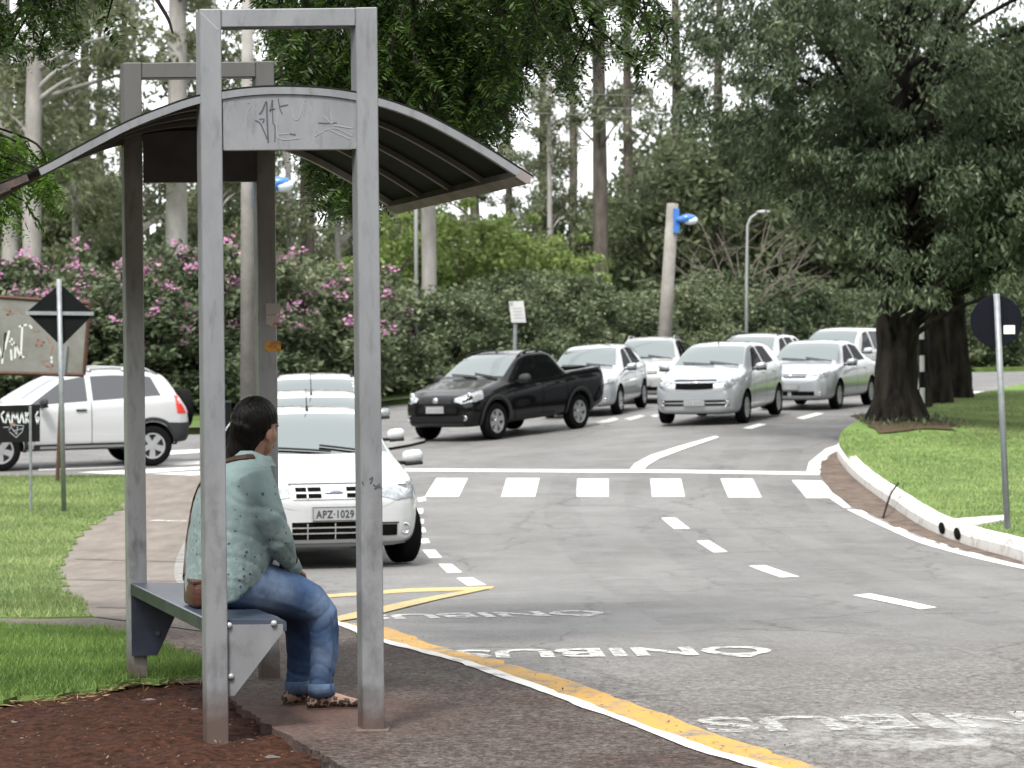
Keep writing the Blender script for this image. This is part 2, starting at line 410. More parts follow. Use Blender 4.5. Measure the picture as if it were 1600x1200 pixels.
def pave_mat():
    m = bpy.data.materials.new('pavement_grit'); n, l = nodes_of(m); b = n['Principled BSDF']; tc = n.new('ShaderNodeTexCoord')
    def noise(sc, det, rough, stretch=(1, 1, 1)):
        mp = n.new('ShaderNodeMapping'); mp.inputs['Scale'].default_value = stretch; l.new(tc.outputs['Object'], mp.inputs[0])
        t = n.new('ShaderNodeTexNoise'); t.inputs['Scale'].default_value = sc; t.inputs['Detail'].default_value = det; t.inputs['Roughness'].default_value = rough
        l.new(mp.outputs[0], t.inputs['Vector']); return t.outputs[0]
    def ramp(src, a, ca, bb, cb):
        r = n.new('ShaderNodeValToRGB'); r.color_ramp.elements[0].position = a; r.color_ramp.elements[1].position = bb
        r.color_ramp.elements[0].color = (*ca, 1); r.color_ramp.elements[1].color = (*cb, 1); l.new(src, r.inputs[0]); return r.outputs[0]
    a = ramp(noise(32, 8, .85), .40, (.014, .011, .010), .64, (.150, .127, .116))
    c = ramp(noise(1.3, 5, .6), .35, (.62, .5, .46), .62, (1, 1, 1))
    pv = n.new('ShaderNodeTexVoronoi'); pv.inputs['Scale'].default_value = 70; l.new(tc.outputs['Object'], pv.inputs['Vector'])
    st_ = ramp(pv.outputs['Color'], .1, (.5, .48, .46), .95, (1.5, 1.48, 1.45))
    x0 = n.new('ShaderNodeMix'); x0.data_type = 'RGBA'; x0.blend_type = 'MULTIPLY'; x0.inputs[0].default_value = 1; l.new(a, x0.inputs[6]); l.new(st_, x0.inputs[7])
    x = n.new('ShaderNodeMix'); x.data_type = 'RGBA'; x.blend_type = 'MULTIPLY'; x.inputs[0].default_value = 1; l.new(x0.outputs[2], x.inputs[6]); l.new(c, x.inputs[7])
    # the far stretch of the footpath is paler concrete
    sep = n.new('ShaderNodeSeparateXYZ'); l.new(tc.outputs['Object'], sep.inputs[0])
    mr = n.new('ShaderNodeMapRange'); mr.inputs[1].default_value = 14.5; mr.inputs[2].default_value = 17; l.new(sep.outputs[1], mr.inputs[0])
    far = ramp(noise(4, 6, .7, (1, .3, 1)), .3, (.118, .102, .088), .7, (.20, .176, .155))
    y = n.new('ShaderNodeMix'); y.data_type = 'RGBA'; l.new(mr.outputs[0], y.inputs[0]); l.new(x.outputs[2], y.inputs[6]); l.new(far, y.inputs[7])
    # red earth trodden over the slab by the bench
    vd = n.new('ShaderNodeVectorMath'); vd.operation = 'DISTANCE'; vd.inputs[1].default_value = (-1.05, 10.75, .05); l.new(tc.outputs['Object'], vd.inputs[0])
    m2 = n.new('ShaderNodeMapRange'); m2.inputs[1].default_value = 1.0; m2.inputs[2].default_value = .3; m2.inputs[4].default_value = .75; l.new(vd.outputs['Value'], m2.inputs[0])
    z = n.new('ShaderNodeMix'); z.data_type = 'RGBA'; l.new(m2.outputs[0], z.inputs[0]); l.new(y.outputs[2], z.inputs[6])
    l.new(ramp(noise(6, 6, .7, (1, .5, 1)), .35, (.055, .030, .024), .65, (.105, .060, .048)), z.inputs[7])
    l.new(z.outputs[2], b.inputs['Base Color']); b.inputs['Roughness'].default_value = .85; b.inputs['Specular IOR Level'].default_value = .25
    bp = n.new('ShaderNodeBump'); bp.inputs['Strength'].default_value = .7; bp.inputs['Distance'].default_value = .012
    l.new(noise(45, 5, .8), bp.inputs['Height']); l.new(bp.outputs[0], b.inputs['Normal'])
    return m
M_PAVE = pave_mat()
M_CONC = mat('concrete_strip', (.42, .4, .38), .85, col2=(.28, .26, .24), vscale=4, bump=.3, bscale=30)
# ------------------------------------------------------------------ land to the horizon
mb = MB()
xs = [-1500, -500, -150, -60]+list(range(-40, 61, 4))+[90, 180, 500, 1500]; ys = [-400, -100, -30]+list(range(-8, 125, 3))+[150, 220, 400, 900, 2000]
R = [mb.verts([(x, y, g(max(-40, min(60, x)), y)-.10) for x in xs]) for y in ys]
for A, B in zip(R, R[1:]):
    for k in range(len(xs)-1): mb.bm.faces.new((A[k], A[k+1], B[k+1], B[k]))
tag(mb.build('ground', M_LAND), kind='structure')
# ------------------------------------------------------------------ carriageway
sheet('road', [(-40, 36), (-40, 51), (-7.2, 51), (-3.2, 63), (3, 72), (10, 80), (16, 90), (60, 100), (60, -12), (-1.2, -12), (-1.2, 8), (-4.5, 8), (-4.5, 36)], 0., M_ASPH, 1.)
# kerb line of the near pavement, nearest first (from photograph, then on behind the cars and round the corner)
KP = [G(x, y, .05) for x, y in [(1194, 1195), (1055, 1150), (935, 1106), (824, 1065), (740, 1036), (599, 999), (528, 972)]]
KERB = [(5.2, -2.0), (3.0, 4.2), (1.95, 7.2)]+KP+[(-1.75, 16.6), (-2.45, 19.6), (-2.95, 23), (-3.35, 27), (-3.6, 31), (-3.75, 34.5), (-4.1, 36.6), (-4.9, 37.9), (-6.2, 38.3), (-12, 38.5), (-40, 39)]
KERB = [tuple(p) for p in smooth_poly(KERB, 4)]
PAVE_OFF = .05
# pavement fills everything left of that line up to the bare soil
SLAB = ragged([G(x, y, .05) for x, y in [(330, 1040), (352, 1085), (400, 1120), (470, 1160), (548, 1205), (600, 1250)]], .007, .05, 8)
SOILTOP = [G(x, y, .06) for x, y in [(0, 1080), (60, 1078), (150, 1066), (220, 1050)]]
sheet('pavement', [(x, y) for x, y in KERB]+[(-40, 12.2), (-6, 12.2)]+SOILTOP+SLAB+[(.2, 7.5), (.2, -8), (5.0, -8)], PAVE_OFF, M_PAVE, 1., skirt=.12)
strip_sheet('kerb', [p for p in KERB if p[1] < 15.6], .0, .068, PAVE_OFF+.005, M_KERB, sub=.12, jit=.007)
strip_sheet('kerb', [p for p in KERB if 15.4 < p[1] < 36.5], .0, .10, PAVE_OFF+.004, M_KERBD)
GUT = [p for p in KERB if 3 < p[1] < 17.2]
strip_sheet('yellow_kerb_line', GUT, -.31, -.07, .005, M_YEL, sub=.12, jit=.012, hf=lambda x, y: .0)
# grass verge left of the path
M_STRIP = M_CONC
GR1 = [G(x, y, .07) for x, y in [(208, 742), (196, 770), (186, 792), (140, 822), (108, 850), (92, 890), (94, 922), (128, 944), (148, 960), (60, 962), (-60, 958)]]
GR1 = ragged(GR1, .05, .22, 3)+[(-7, 15.5), (-14, 20), (-25, 38.0), (-8, 37.7)]
o = sheet('grass_verge', GR1, .06, M_TURF, .8, skirt=.04)
GR2 = [G(x, y, .07) for x, y in [(-60, 975), (60, 977), (150, 980), (212, 990), (270, 1010), (330, 1040), (318, 1052), (220, 1056), (150, 1072), (60, 1083), (-60, 1090)]]
GR2 = ragged(GR2, .045, .07, 4)+[(-5, 11.9), (-5, 14.6)]
sheet('grass_patch', GR2, .056, M_TURF, .5, skirt=.025)
# bare soil under and in front of the shelter
SO = SLAB+[(.2, 7.5), (.2, 6.0), (-9, 6.0), (-9, 12.2), (-6, 12.2)]+SOILTOP
def soil_h(x, y):
    return .012*math.sin(x*7+y*3)+.010*math.sin(x*13-y*9)+.006*math.sin(x*31+y*23)
sheet('soil', SO, .022, M_SOIL, .12, hf=soil_h, skirt=.06)
# pale strip across the path far back, joints in the path
for i, (a, b_) in enumerate([((236, 813), (292, 814)), ]):
    A, B = G(*a, .055), G(*b_, .055)
    strip_sheet('path_joint', [A, B], -.07, .07, .056, M_WORN)
M_JOINT = mat('joint_dark', (.07, .06, .055), .95)
for a, b_ in [((118, 873), (300, 878)), ((150, 948), (300, 952)), ((100, 905), (300, 908)), ((150, 963), (318, 985))]:
    A, B = G(*a, .055), G(*b_, .055)
    strip_sheet('path_joint', [A, B], -.02, .02, .055, M_JOINT)
# ------------------------------------------------------------------ median island on the right
MED_EDGE = [G(x, y, .02) for x, y in [(1700, 905), (1600, 873), (1520, 850), (1450, 822), (1390, 783), (1345, 750), (1318, 722), (1312, 706), (1330, 694), (1362, 684)]]
MED = [(9.0, 9.0), (6.9, 14.5)]+MED_EDGE+[(7.0, 46), (9.2, 54), (12.5, 64), (16, 72)]
MEDS = [tuple(p) for p in smooth_poly(MED, 4)]
FAR = [G(1640, 592, .02), G(1530, 606, .02)]
def med_h(x, y):
    # grass lies up to a third of a metre proud round the big trunk
    r = math.hypot((x-6.25)/1.7, (y-42)/4.5)
    return .26*math.exp(-r*r)
sheet('median_grass', MEDS+[(17.5, 72), (18, 60), (17, 40), (22, 20), (30, 9)], .13, M_TURF, .8, skirt=.3, hf=med_h)
# whitewashed kerb of the median, a rounded bar as one object
kl = [p for p in MEDS if p[1] < 46.5]
mbk = MB(); dense = []
for a, b_ in zip(kl, kl[1:]):
    a, b_ = Vector(a), Vector(b_); nn = max(1, int((b_-a).length/.4))
    for k in range(nn): dense.append(a.lerp(b_, k/nn))
rows = []
for i, p in enumerate(dense):
    t = (dense[min(i+1, len(dense)-1)]-dense[max(i-1, 0)]); nrm = Vector((-t.y, t.x)).normalized()
    rr = []
    wob = .004*math.sin(i*.45)+.003*math.sin(i*1.7)
    for w_, z_ in ((-.02, -.08), (-.015, .10), (.03, .165), (.14, .175), (.19, .12), (.19, -.08)):
        q = p-nrm*(w_-.03)*-1
        q = p+nrm*(.02-w_)
        rr.append((q.x, q.y, g(q.x, q.y)+z_+wob+.25*med_h(q.x, q.y)))
    rows.append(rr)
mbk.rings(rows)
tag(mbk.build('kerb', M_KERB), kind='structure')
# dirt in the gutter beside it and the painted edge line
sgl = [G(x, y, .0) for x, y in [(1285, 716), (1278, 738), (1300, 770), (1345, 800), (1400, 826), (1450, 846), (1520, 866), (1600, 884), (1700, 915)]]
inner = [G(x, y, .0) for x, y in [(1700, 900), (1600, 872), (1520, 852), (1450, 826), (1390, 788), (1345, 756), (1318, 730), (1306, 706), (1330, 694)]]
sheet('gutter', sgl+inner, .005, M_SOILG, .5)
def pl(name, pix, m, off=.004):
    return sheet(name, [G(x, y, off) for x, y in pix], off, m, .5)
pl('edge_line', [(1259, 740), (1264, 722), (1290, 701), (1345, 683), (1352, 688), (1302, 707), (1283, 724), (1281, 742)], M_WHITE, .005)
pl('edge_line', [(1322, 795), (1346, 797), (1400, 822), (1450, 842), (1520, 863), (1600, 882), (1700, 910), (1700, 920), (1600, 889), (1520, 871), (1440, 849), (1380, 823)], M_WHITE, .005)
# crossing, stop line, lane marks
for q in [[(682, 747), (731, 747), (717, 776), (664, 776)], [(792, 747), (843, 747), (836, 776), (783, 776)], [(902, 748), (951, 748), (951, 776), (901, 776)],
          [(1016, 748), (1064, 748), (1070, 776), (1019, 776)], [(1126, 748), (1176, 748), (1190, 777), (1138, 777)], [(1237, 750), (1284, 751), (1326, 793), (1312, 778), (1262, 778)]]:
    if len(q) == 5: q = [(1237, 750), (1284, 751), (1308, 774), (1330, 793), (1318, 793), (1296, 778), (1260, 778)]
    pl('crossing_stripe', q, M_WHITE, .004)
pl('stop_line', [(625, 732), (900, 733.5), (1278, 737.5), (1280, 742), (900, 738), (625, 736)], M_WHITE, .005)
pl('lane_line', [(984, 733), (992, 724), (1016, 711), (1060, 697), (1118, 681), (1124, 683), (1070, 701), (1030, 716), (1012, 727), (1005, 734)], M_WHITE, .009)
for q in [[(1033, 809), (1056, 809), (1078, 826), (1053, 826)], [(1088, 845), (1108, 844), (1137, 862), (1115, 863)], [(1170, 884), (1196, 883), (1250, 901), (1220, 902)],
          [(1332, 930), (1360, 927), (1464, 949), (1438, 952)], [(1160, 669), (1185, 662), (1198, 663), (1174, 670)], [(1243, 653), (1276, 645), (1288, 646), (1256, 655)],
          [(652, 778), (664, 776), (666, 782), (654, 784)], [(650, 795), (661, 794), (661, 802), (650, 803)], [(650, 812), (662, 811), (662, 818), (650, 819)],
          [(652, 825), (663, 824), (666, 831), (655, 832)], [(655, 842), (668, 841), (672, 848), (659, 849)], [(660, 859), (680, 859), (691, 871), (671, 872)],
          [(685, 881), (706, 881), (722, 894), (699, 895)], [(713, 903), (738, 902), (760, 914), (730, 915)]]:
    pl('lane_dash', q, M_WHITE, .004)
for q in [[(975, 654), (1000, 648), (1010, 650), (985, 657)], [(1015, 650), (1030, 646), (1040, 648), (1024, 652)], [(930, 660), (960, 652), (968, 655), (940, 664)]]:
    pl('lane_dash', q, M_WORN, .004)
# yellow bus bay marks behind the near post
pl('bay_line', [(430, 935), (520, 928), (640, 919), (772, 916), (768, 921), (640, 925), (520, 933), (430, 941)], M_YELW, .004)
pl('bay_line', [(430, 985), (560, 955), (660, 934), (745, 919), (771, 918), (690, 935), (580, 962), (500, 975)], M_YELW, .008)
# ÔNIBUS painted three times to be read from the other side, so upside down from here
def road_word(word, p0, p1, h, m):
    """word fills the strip from pixel p0 (its end) to p1 (its start), letters h metres tall, read from beyond"""
    A, B = Vector(G(*p0, .01)), Vector(G(*p1, .01))
    ax = (A-B); L = ax.length; ax.normalize(); up = Vector((ax.y, -ax.x))
    if up.y > 0: up = -up
    me = text_mesh(word, 1.0, bold=.028); bm = bmesh.new(); bm.from_mesh(me); bpy.data.meshes.remove(me)
    x0 = min(v.co.x for v in bm.verts); x1 = max(v.co.x for v in bm.verts)
    y0 = min(v.co.y for v in bm.verts); y1 = max(v.co.y for v in bm.verts)
    bmesh.ops.triangulate(bm, faces=bm.faces[:])
    for k in range(1, 24):
        bmesh.ops.bisect_plane(bm, geom=bm.verts[:]+bm.edges[:]+bm.faces[:], plane_co=(x0+(x1-x0)*k/24, 0, 0), plane_no=(1, 0, 0))
    for v in bm.verts:
        q = B+ax*(v.co.x-x0)/(x1-x0)*L+up*((v.co.y-y0)/(y1-y0)-.5)*h
        v.co = (q.x, q.y, g(q.x, q.y)+.004)
    bmesh.ops.recalc_face_normals(bm, faces=bm.faces)
    if sum(f.normal.z for f in bm.faces) < 0: bmesh.ops.reverse_faces(bm, faces=bm.faces)
    me = bpy.data.meshes.new('road_lettering'); bm.to_mesh(me); bm.free()
    tag(link_mesh('road_lettering', me, m), kind='structure')
road_word('ÔNIBUS', (560, 964), (945, 956), .62, M_WORN)
road_word('ÔNIBUS', (705, 1022), (1208, 1015), .62, M_WORN)
road_word('ÔNIBUS', (1096, 1133), (1790, 1120), .58, M_WORN2)
# zebra of the side road, behind the grass on the left
for q in [[(60, 729), (312, 720), (312, 725), (60, 735)], [(120, 738), (312, 729), (312, 733), (200, 741)], [(210, 742), (312, 736), (312, 742), (230, 746)], [(252, 705), (312, 702), (312, 707), (262, 710)]]:
    pl('crossing_stripe', q, M_WHITE, .004)
# far verge under the hedge, with its kerb
VF = [(-40, 50.5), (-7, 50.5), (-5.2, 54), (-3, 62), (3, 71), (10, 79), (16, 89)]
VFS = [tuple(p) for p in smooth_poly(VF, 4)]
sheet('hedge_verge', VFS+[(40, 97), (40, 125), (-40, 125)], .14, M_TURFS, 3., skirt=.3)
strip_sheet('kerb', VFS, -.0, -.16, .15, M_KERBD)
pl('traffic_island', [(590, 692), (640, 683), (662, 682), (664, 688), (640, 694), (592, 702)], M_KERBD, .05)
# second carriageway beyond the median, seen under the big tree
pl('edge_line', [(1520, 612), (1640, 606), (1640, 610), (1520, 616)], M_WHITE, .005)
pl('edge_line', [(1560, 630), (1640, 622), (1640, 627), (1562, 634)], M_WHITE, .005)
FK = [G(1505, 590, .1), G(1560, 586, .1), G(1660, 580, .1)]

# tyre tracks round the bend: thin films of rubber through which the road shows
M_RUB = film('rubber_film', (.09, .09, .092), .22); M_DUST = film('pale_dust_film', (.3, .295, .285), .12)
for px, w_ in (([(895, 735), (882, 770), (880, 810), (905, 850), (960, 900), (1060, 960), (1220, 1040)], .22), ([(1010, 735), (1000, 770), (1010, 810), (1050, 850), (1130, 900), (1260, 955), (1480, 1030)], .2),
               ([(1160, 690), (1130, 735), (1135, 770), (1170, 815), (1240, 860), (1340, 905), (1500, 955), (1650, 990)], .2), ([(1240, 700), (1215, 735), (1222, 770), (1262, 815), (1340, 858), (1450, 900), (1600, 940)], .2)):
    strip_sheet('tyre_track', [tuple(p) for p in smooth_poly([G(*p) for p in px], 4)], -w_, w_, .002, M_RUB)
for px, w_ in (([(820, 790), (835, 850), (900, 920), (1040, 1000), (1200, 1060)], .5), ([(1100, 790), (1150, 850), (1280, 920), (1440, 975), (1640, 1030)], .5)):
    strip_sheet('dust_track', [tuple(p) for p in smooth_poly([G(*p) for p in px], 4)], -w_, w_, .0012, M_DUST)

tp = [(6.25+(1.15+.25*math.sin(3*a)+.12*math.sin(7*a+1))*math.cos(a), 41.9+(2.6+.5*math.sin(2*a+1)+.3*math.sin(5*a))*math.sin(a)) for a in np.linspace(0, 2*PI, 40, endpoint=False)]
tp = [(max(p[0], 5.72+.03*math.sin(9*p[1])), max(p[1], 40.2+.25*math.sin(3*p[0]))) for p in tp]
sheet('bare_earth', tp, .142, mat('bare_earth_mulch', (.075, .05, .035), .95, col2=(.04, .045, .018), vscale=3, bump=.6, bscale=25, spec=.1), .4, hf=med_h)
# ------------------------------------------------------------------ bus shelter
def steel_mat(name, c1, c2, streak, weather=False):
    m = bpy.data.materials.new(name); n, l = nodes_of(m); b = n['Principled BSDF']; tc = n.new('ShaderNodeTexCoord')
    def noise(sc, stretch, det=6):
        mp = n.new('ShaderNodeMapping'); mp.inputs['Scale'].default_value = stretch; l.new(tc.outputs['Object'], mp.inputs[0])
        t = n.new('ShaderNodeTexNoise'); t.inputs['Scale'].default_value = sc; t.inputs['Detail'].default_value = det; t.inputs['Roughness'].default_value = .65
        l.new(mp.outputs[0], t.inputs['Vector']); return t.outputs[0]
    r = n.new('ShaderNodeValToRGB'); r.color_ramp.elements[0].position = .36; r.color_ramp.elements[1].position = .55
    r.color_ramp.elements[0].color = (*c2, 1); r.color_ramp.elements[1].color = (*c1, 1); l.new(noise(3, (1, 1, .4)), r.inputs[0])
    r2 = n.new('ShaderNodeValToRGB'); r2.color_ramp.elements[0].position = .30; r2.color_ramp.elements[1].position = .47
    r2.color_ramp.elements[0].color = (streak, streak, streak, 1); r2.color_ramp.elements[1].color = (1, 1, 1, 1); l.new(noise(22, (1, 1, .25)), r2.inputs[0])
    x = n.new('ShaderNodeMix'); x.data_type = 'RGBA'; x.blend_type = 'MULTIPLY'; x.inputs[0].default_value = 1
    l.new(r.outputs[0], x.inputs[6]); l.new(r2.outputs[0], x.inputs[7])
    if weather:                            # years of rain have blackened the top rail
        sw = n.new('ShaderNodeSeparateXYZ'); l.new(tc.outputs['Object'], sw.inputs[0]); aw = n.new('ShaderNodeMath'); aw.operation = 'MULTIPLY_ADD'; aw.inputs[1].default_value = .35; l.new(noise(6, (1, 1, .5)), aw.inputs[0]); l.new(sw.outputs[2], aw.inputs[2])
        mw = n.new('ShaderNodeMapRange'); mw.inputs[1].default_value = 2.55; mw.inputs[2].default_value = 2.85; mw.inputs[4].default_value = .85; l.new(aw.outputs[0], mw.inputs[0])
        xw = n.new('ShaderNodeMix'); xw.data_type = 'RGBA'; l.new(mw.outputs[0], xw.inputs[0]); l.new(x.outputs[2], xw.inputs[6]); xw.inputs[7].default_value = (.065, .060, .056, 1); x = xw
    # greasy hand-height smudges
    sm = n.new('ShaderNodeSeparateXYZ'); l.new(tc.outputs['Object'], sm.inputs[0])
    za = n.new('ShaderNodeMapRange'); za.inputs[1].default_value = 1.25; za.inputs[2].default_value = .95; l.new(sm.outputs[2], za.inputs[0])
    nz = n.new('ShaderNodeMapRange'); nz.inputs[1].default_value = .50; nz.inputs[2].default_value = .62; nz.inputs[4].default_value = .45; l.new(noise(5, (1, 1, .7)), nz.inputs[0])
    pm = n.new('ShaderNodeMath'); pm.operation = 'MULTIPLY'; l.new(za.outputs[0], pm.inputs[0]); l.new(nz.outputs[0], pm.inputs[1])
    xs = n.new('ShaderNodeMix'); xs.data_type = 'RGBA'; l.new(pm.outputs[0], xs.inputs[0]); l.new(x.outputs[2], xs.inputs[6]); xs.inputs[7].default_value = (.09, .09, .095, 1); x = xs
    # splashed red earth at the feet
    sep = n.new('ShaderNodeSeparateXYZ'); l.new(tc.outputs['Object'], sep.inputs[0])
    ad = n.new('ShaderNodeMath'); ad.operation = 'MULTIPLY_ADD'; ad.inputs[1].default_value = .25; l.new(noise(12, (1, 1, 1)), ad.inputs[0]); l.new(sep.outputs[2], ad.inputs[2])
    mr = n.new('ShaderNodeMapRange'); mr.inputs[1].default_value = .36; mr.inputs[2].default_value = .20; mr.inputs[4].default_value = .85; l.new(ad.outputs[0], mr.inputs[0])
    y = n.new('ShaderNodeMix'); y.data_type = 'RGBA'; l.new(mr.outputs[0], y.inputs[0]); l.new(x.outputs[2], y.inputs[6]); y.inputs[7].default_value = (.095, .058, .044, 1)
    l.new(y.outputs[2], b.inputs['Base Color']); b.inputs['Metallic'].default_value = .35; b.inputs['Roughness'].default_value = .45
    bp = n.new('ShaderNodeBump'); bp.inputs['Strength'].default_value = .12; bp.inputs['Distance'].default_value = .01; l.new(noise(60, (1, 1, .3)), bp.inputs['Height']); l.new(bp.outputs[0], b.inputs['Normal'])
    return m
M_STEEL = steel_mat('galvanised_steel', (.232, .24, .254), (.185, .192, .204), .74)
M_STEELD = steel_mat('weathered_steel', (.37, .375, .385), (.28, .28, .285), .66, True)
M_GRAF = mat('graffiti_ink', (.05, .055, .07), .6)
M_GRAF2 = mat('graffiti_ink_faded', (.24, .25, .27), .6)
M_ROOF = mat('roof_sheet_dark', (.012, .013, .014), .75, var=.3, vscale=3, spec=.15)
M_RUST = mat('rusty_rim', (.09, .06, .05), .85, col2=(.02, .018, .018), vscale=20)
M_SEAT = mat('bench_blue_steel', (.042, .058, .10), .32, metal=.3, col2=(.065, .076, .10), vscale=3.5, bump=.1, bscale=30)
M_SEATE = mat('bench_edge_worn', (.018, .022, .022), .55, col2=(.026, .042, .030), vscale=9, ramp=(.45, .6))
M_BRKD = mat('bracket_blue', (.024, .030, .050), .45, var=.4, vscale=8)
DN, DF = 10.28, 12.1
VPX = -482.0
shel = empty('bus_shelter', S(310, 1145, DN)+(0.02,), 0, 'grey steel bus shelter with arched dark roof and two portal frames over a bench', 'bus shelter')
SHO = Vector(shel.location)
def s_of(d): return F/d
def rel(v): return Vector(v)-SHO
def back(px, d):                       # shelter's depth line through near-plane column px
    return VPX+(px-VPX)*DN/d
def wx(px_near, d):                    # world x at depth d of something standing at column px_near (measured at mid height) in the near plane
    x0 = uv(px_near, 570)[0]*DN/F; dirx = (uv(VPX, 573)[0])/F
    return x0+dirx*(d-DN)
def zat(py, d, px=450): return P(px, py, d).z
PD = .085                              # tube depth
def frame(d, base_l, base_r, top, m, sun):
    fr = MB()
    l0, l1 = wx(317.5, d), wx(351.5, d); r0, r1 = wx(561.5, d), wx(595.5, d)
    D = d
    def post(x0, x1, zb, zt):
        # front and back rings follow the skewed depth line
        sk = (wx(300, d+PD)-wx(300, d))
        fr.rings([[rel((x0, D, z)), rel((x1, D, z)), rel((x1+sk, D+PD, z)), rel((x0+sk, D+PD, z))] for z in (zb, zt)])
    zt = top
    post(l0, l1, base_l, zt); post(r0, r1, base_r, zt)
    sk = (wx(300, d+PD)-wx(300, d)); w = l1-l0
    e = .0015
    fr.rings([[rel((x, D+e, zt-w*.86)), rel((x+sk, D+PD-e, zt-w*.86)), rel((x+sk, D+PD-e, zt-e)), rel((x, D+e, zt-e))] for x in (l1+.0005, r0-.0005)])
    bmesh.ops.recalc_face_normals(fr.bm, faces=fr.bm.faces)
    bmesh.ops.bevel(fr.bm, geom=fr.bm.edges[:], offset=.004, segments=1, affect='EDGES')
    return fr, (l0, l1, r0, r1)
ztop_n = zat(12.5, DN); ztop_f = zat(96.5, DF, 310)
fr, EN = frame(DN, -.02, .05, ztop_n, M_STEEL, None)
nfo = fr.build('portal_frame', M_STEEL, shel)
fr, EF = frame(DF, -.02, .03, ztop_f, M_STEELD, None)
o = fr.build('portal_frame', M_STEELD, shel); o['label'] = 'darker weathered portal frame'
# roof arc: sampled in the near plane, swept back along the shelter's depth line
ARC = [(-8, 291), (60, 263), (130, 226), (200, 190), (260, 166), (310, 150), (380, 138), (445, 135), (520, 139), (590, 152), (650, 172), (700, 196), (765, 233), (832, 276)]
ARC = [tuple(p) for p in smooth_poly(ARC, 4)]
def arc3(i, d, dz=0.):
    px, py = ARC[i]; p = P(px, py, DN); dirx = uv(VPX, 573)[0]/F
    return Vector((p.x+dirx*(d-DN), d, p.z+dz))
NA = len(ARC)
d_front, d_back = DN+.003, DF+PD+.02
def arc_n(i):
    a, b = arc3(max(i-1, 0), DN), arc3(min(i+1, NA-1), DN); t = (b-a).normalized(); return Vector((-t.z, 0, t.x))*(1 if -t.z*0+t.x > 0 else -1)
rf = MB()
rings = []
for i in range(NA):
    n_ = arc_n(i)
    rings.append([rel(arc3(i, d_front)), rel(arc3(i, d_back)), rel(arc3(i, d_back)+n_*.006), rel(arc3(i, d_front)+n_*.006)])
rf.rings(rings); roof = rf.build('roof', M_ROOF, shel)
# rim band of the near arc, light steel; it stops short of the weathered end
def arc_bar(name, i0, i1, d, wd, hgt, m, drop=0.0, parent=None):
    b = MB(); R = []
    for i in range(i0, i1):
        n_ = arc_n(i)
        R.append([rel(arc3(i, d)-n_*(drop+.0015)), rel(arc3(i, d+wd)-n_*(drop+.0015)), rel(arc3(i, d+wd)-n_*(drop+hgt)), rel(arc3(i, d)-n_*(drop+hgt))])
    b.rings(R); return b.build(name, m, parent or roof)
iL = next(i for i in range(NA) if ARC[i][0] > 52)
arc_bar('rim', iL, NA, DN+.004, .028, .030, M_STEEL)
arc_bar('rim', 0, iL, DN+.004, .028, .030, M_RUST)
arc_bar('rim', 0, NA, DF+PD-.02, .03, .030, M_STEELD)
M_RIB = mat('rib_bronze', (.12, .11, .105), .5, metal=.3)
for k in range(1, 4):
    arc_bar('rib', 1, NA-1, DN+(DF-DN)*k/4+.02, .03, .022, M_RIB)
# edge rails along the two eaves
for i, m_ in ((NA-1, mat('eave_rail', (.26, .23, .22), .6, metal=.2, var=.4, vscale=10)), (0, M_RUST)):
    b = MB(); s_ = -1 if i else 1; n_ = arc_n(i); t_ = (arc3(min(i+1, NA-1), DN)-arc3(max(i-1, 0), DN)).normalized()
    q = [arc3(i, 0)*0]
    R = []
    for d in (d_front, d_back):
        p = arc3(i, d); R.append([rel(p+n_*.008), rel(p+n_*.008+t_*s_*.055), rel(p-n_*.036+t_*s_*.055), rel(p-n_*.036)])
    b.rings(R); b.build('eave_rail', m_, shel)
# spandrel plates closing each portal below the arc
def spandrel(d, E, zb, m):
    b = MB(); x0, x1 = E[1]+.001, E[2]-.001
    pts = []
    arcw = [arc3(i, d) for i in range(NA)]
    def zarc(x):
        for a, c in zip(arcw, arcw[1:]):
            if a.x <= x <= c.x: return a.z+(c.z-a.z)*(x-a.x)/(c.x-a.x)
        return arcw[-1].z
    top = [(x0+(x1-x0)*k/16, zarc(x0+(x1-x0)*k/16)-.003) for k in range(17)]
    pts = [rel((x, d+.012, z)) for x, z in top]+[rel((x1, d+.012, zb)), rel((x0, d+.012, zb))]
    b.prism(pts, (0, .05, 0)); return b.build('spandrel_plate', m, shel)
sp_n = spandrel(DN, EN, zat(233, DN), M_STEEL)
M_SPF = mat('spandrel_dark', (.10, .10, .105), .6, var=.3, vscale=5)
spandrel(DF, EF, zat(284, DF, 310), M_SPF)
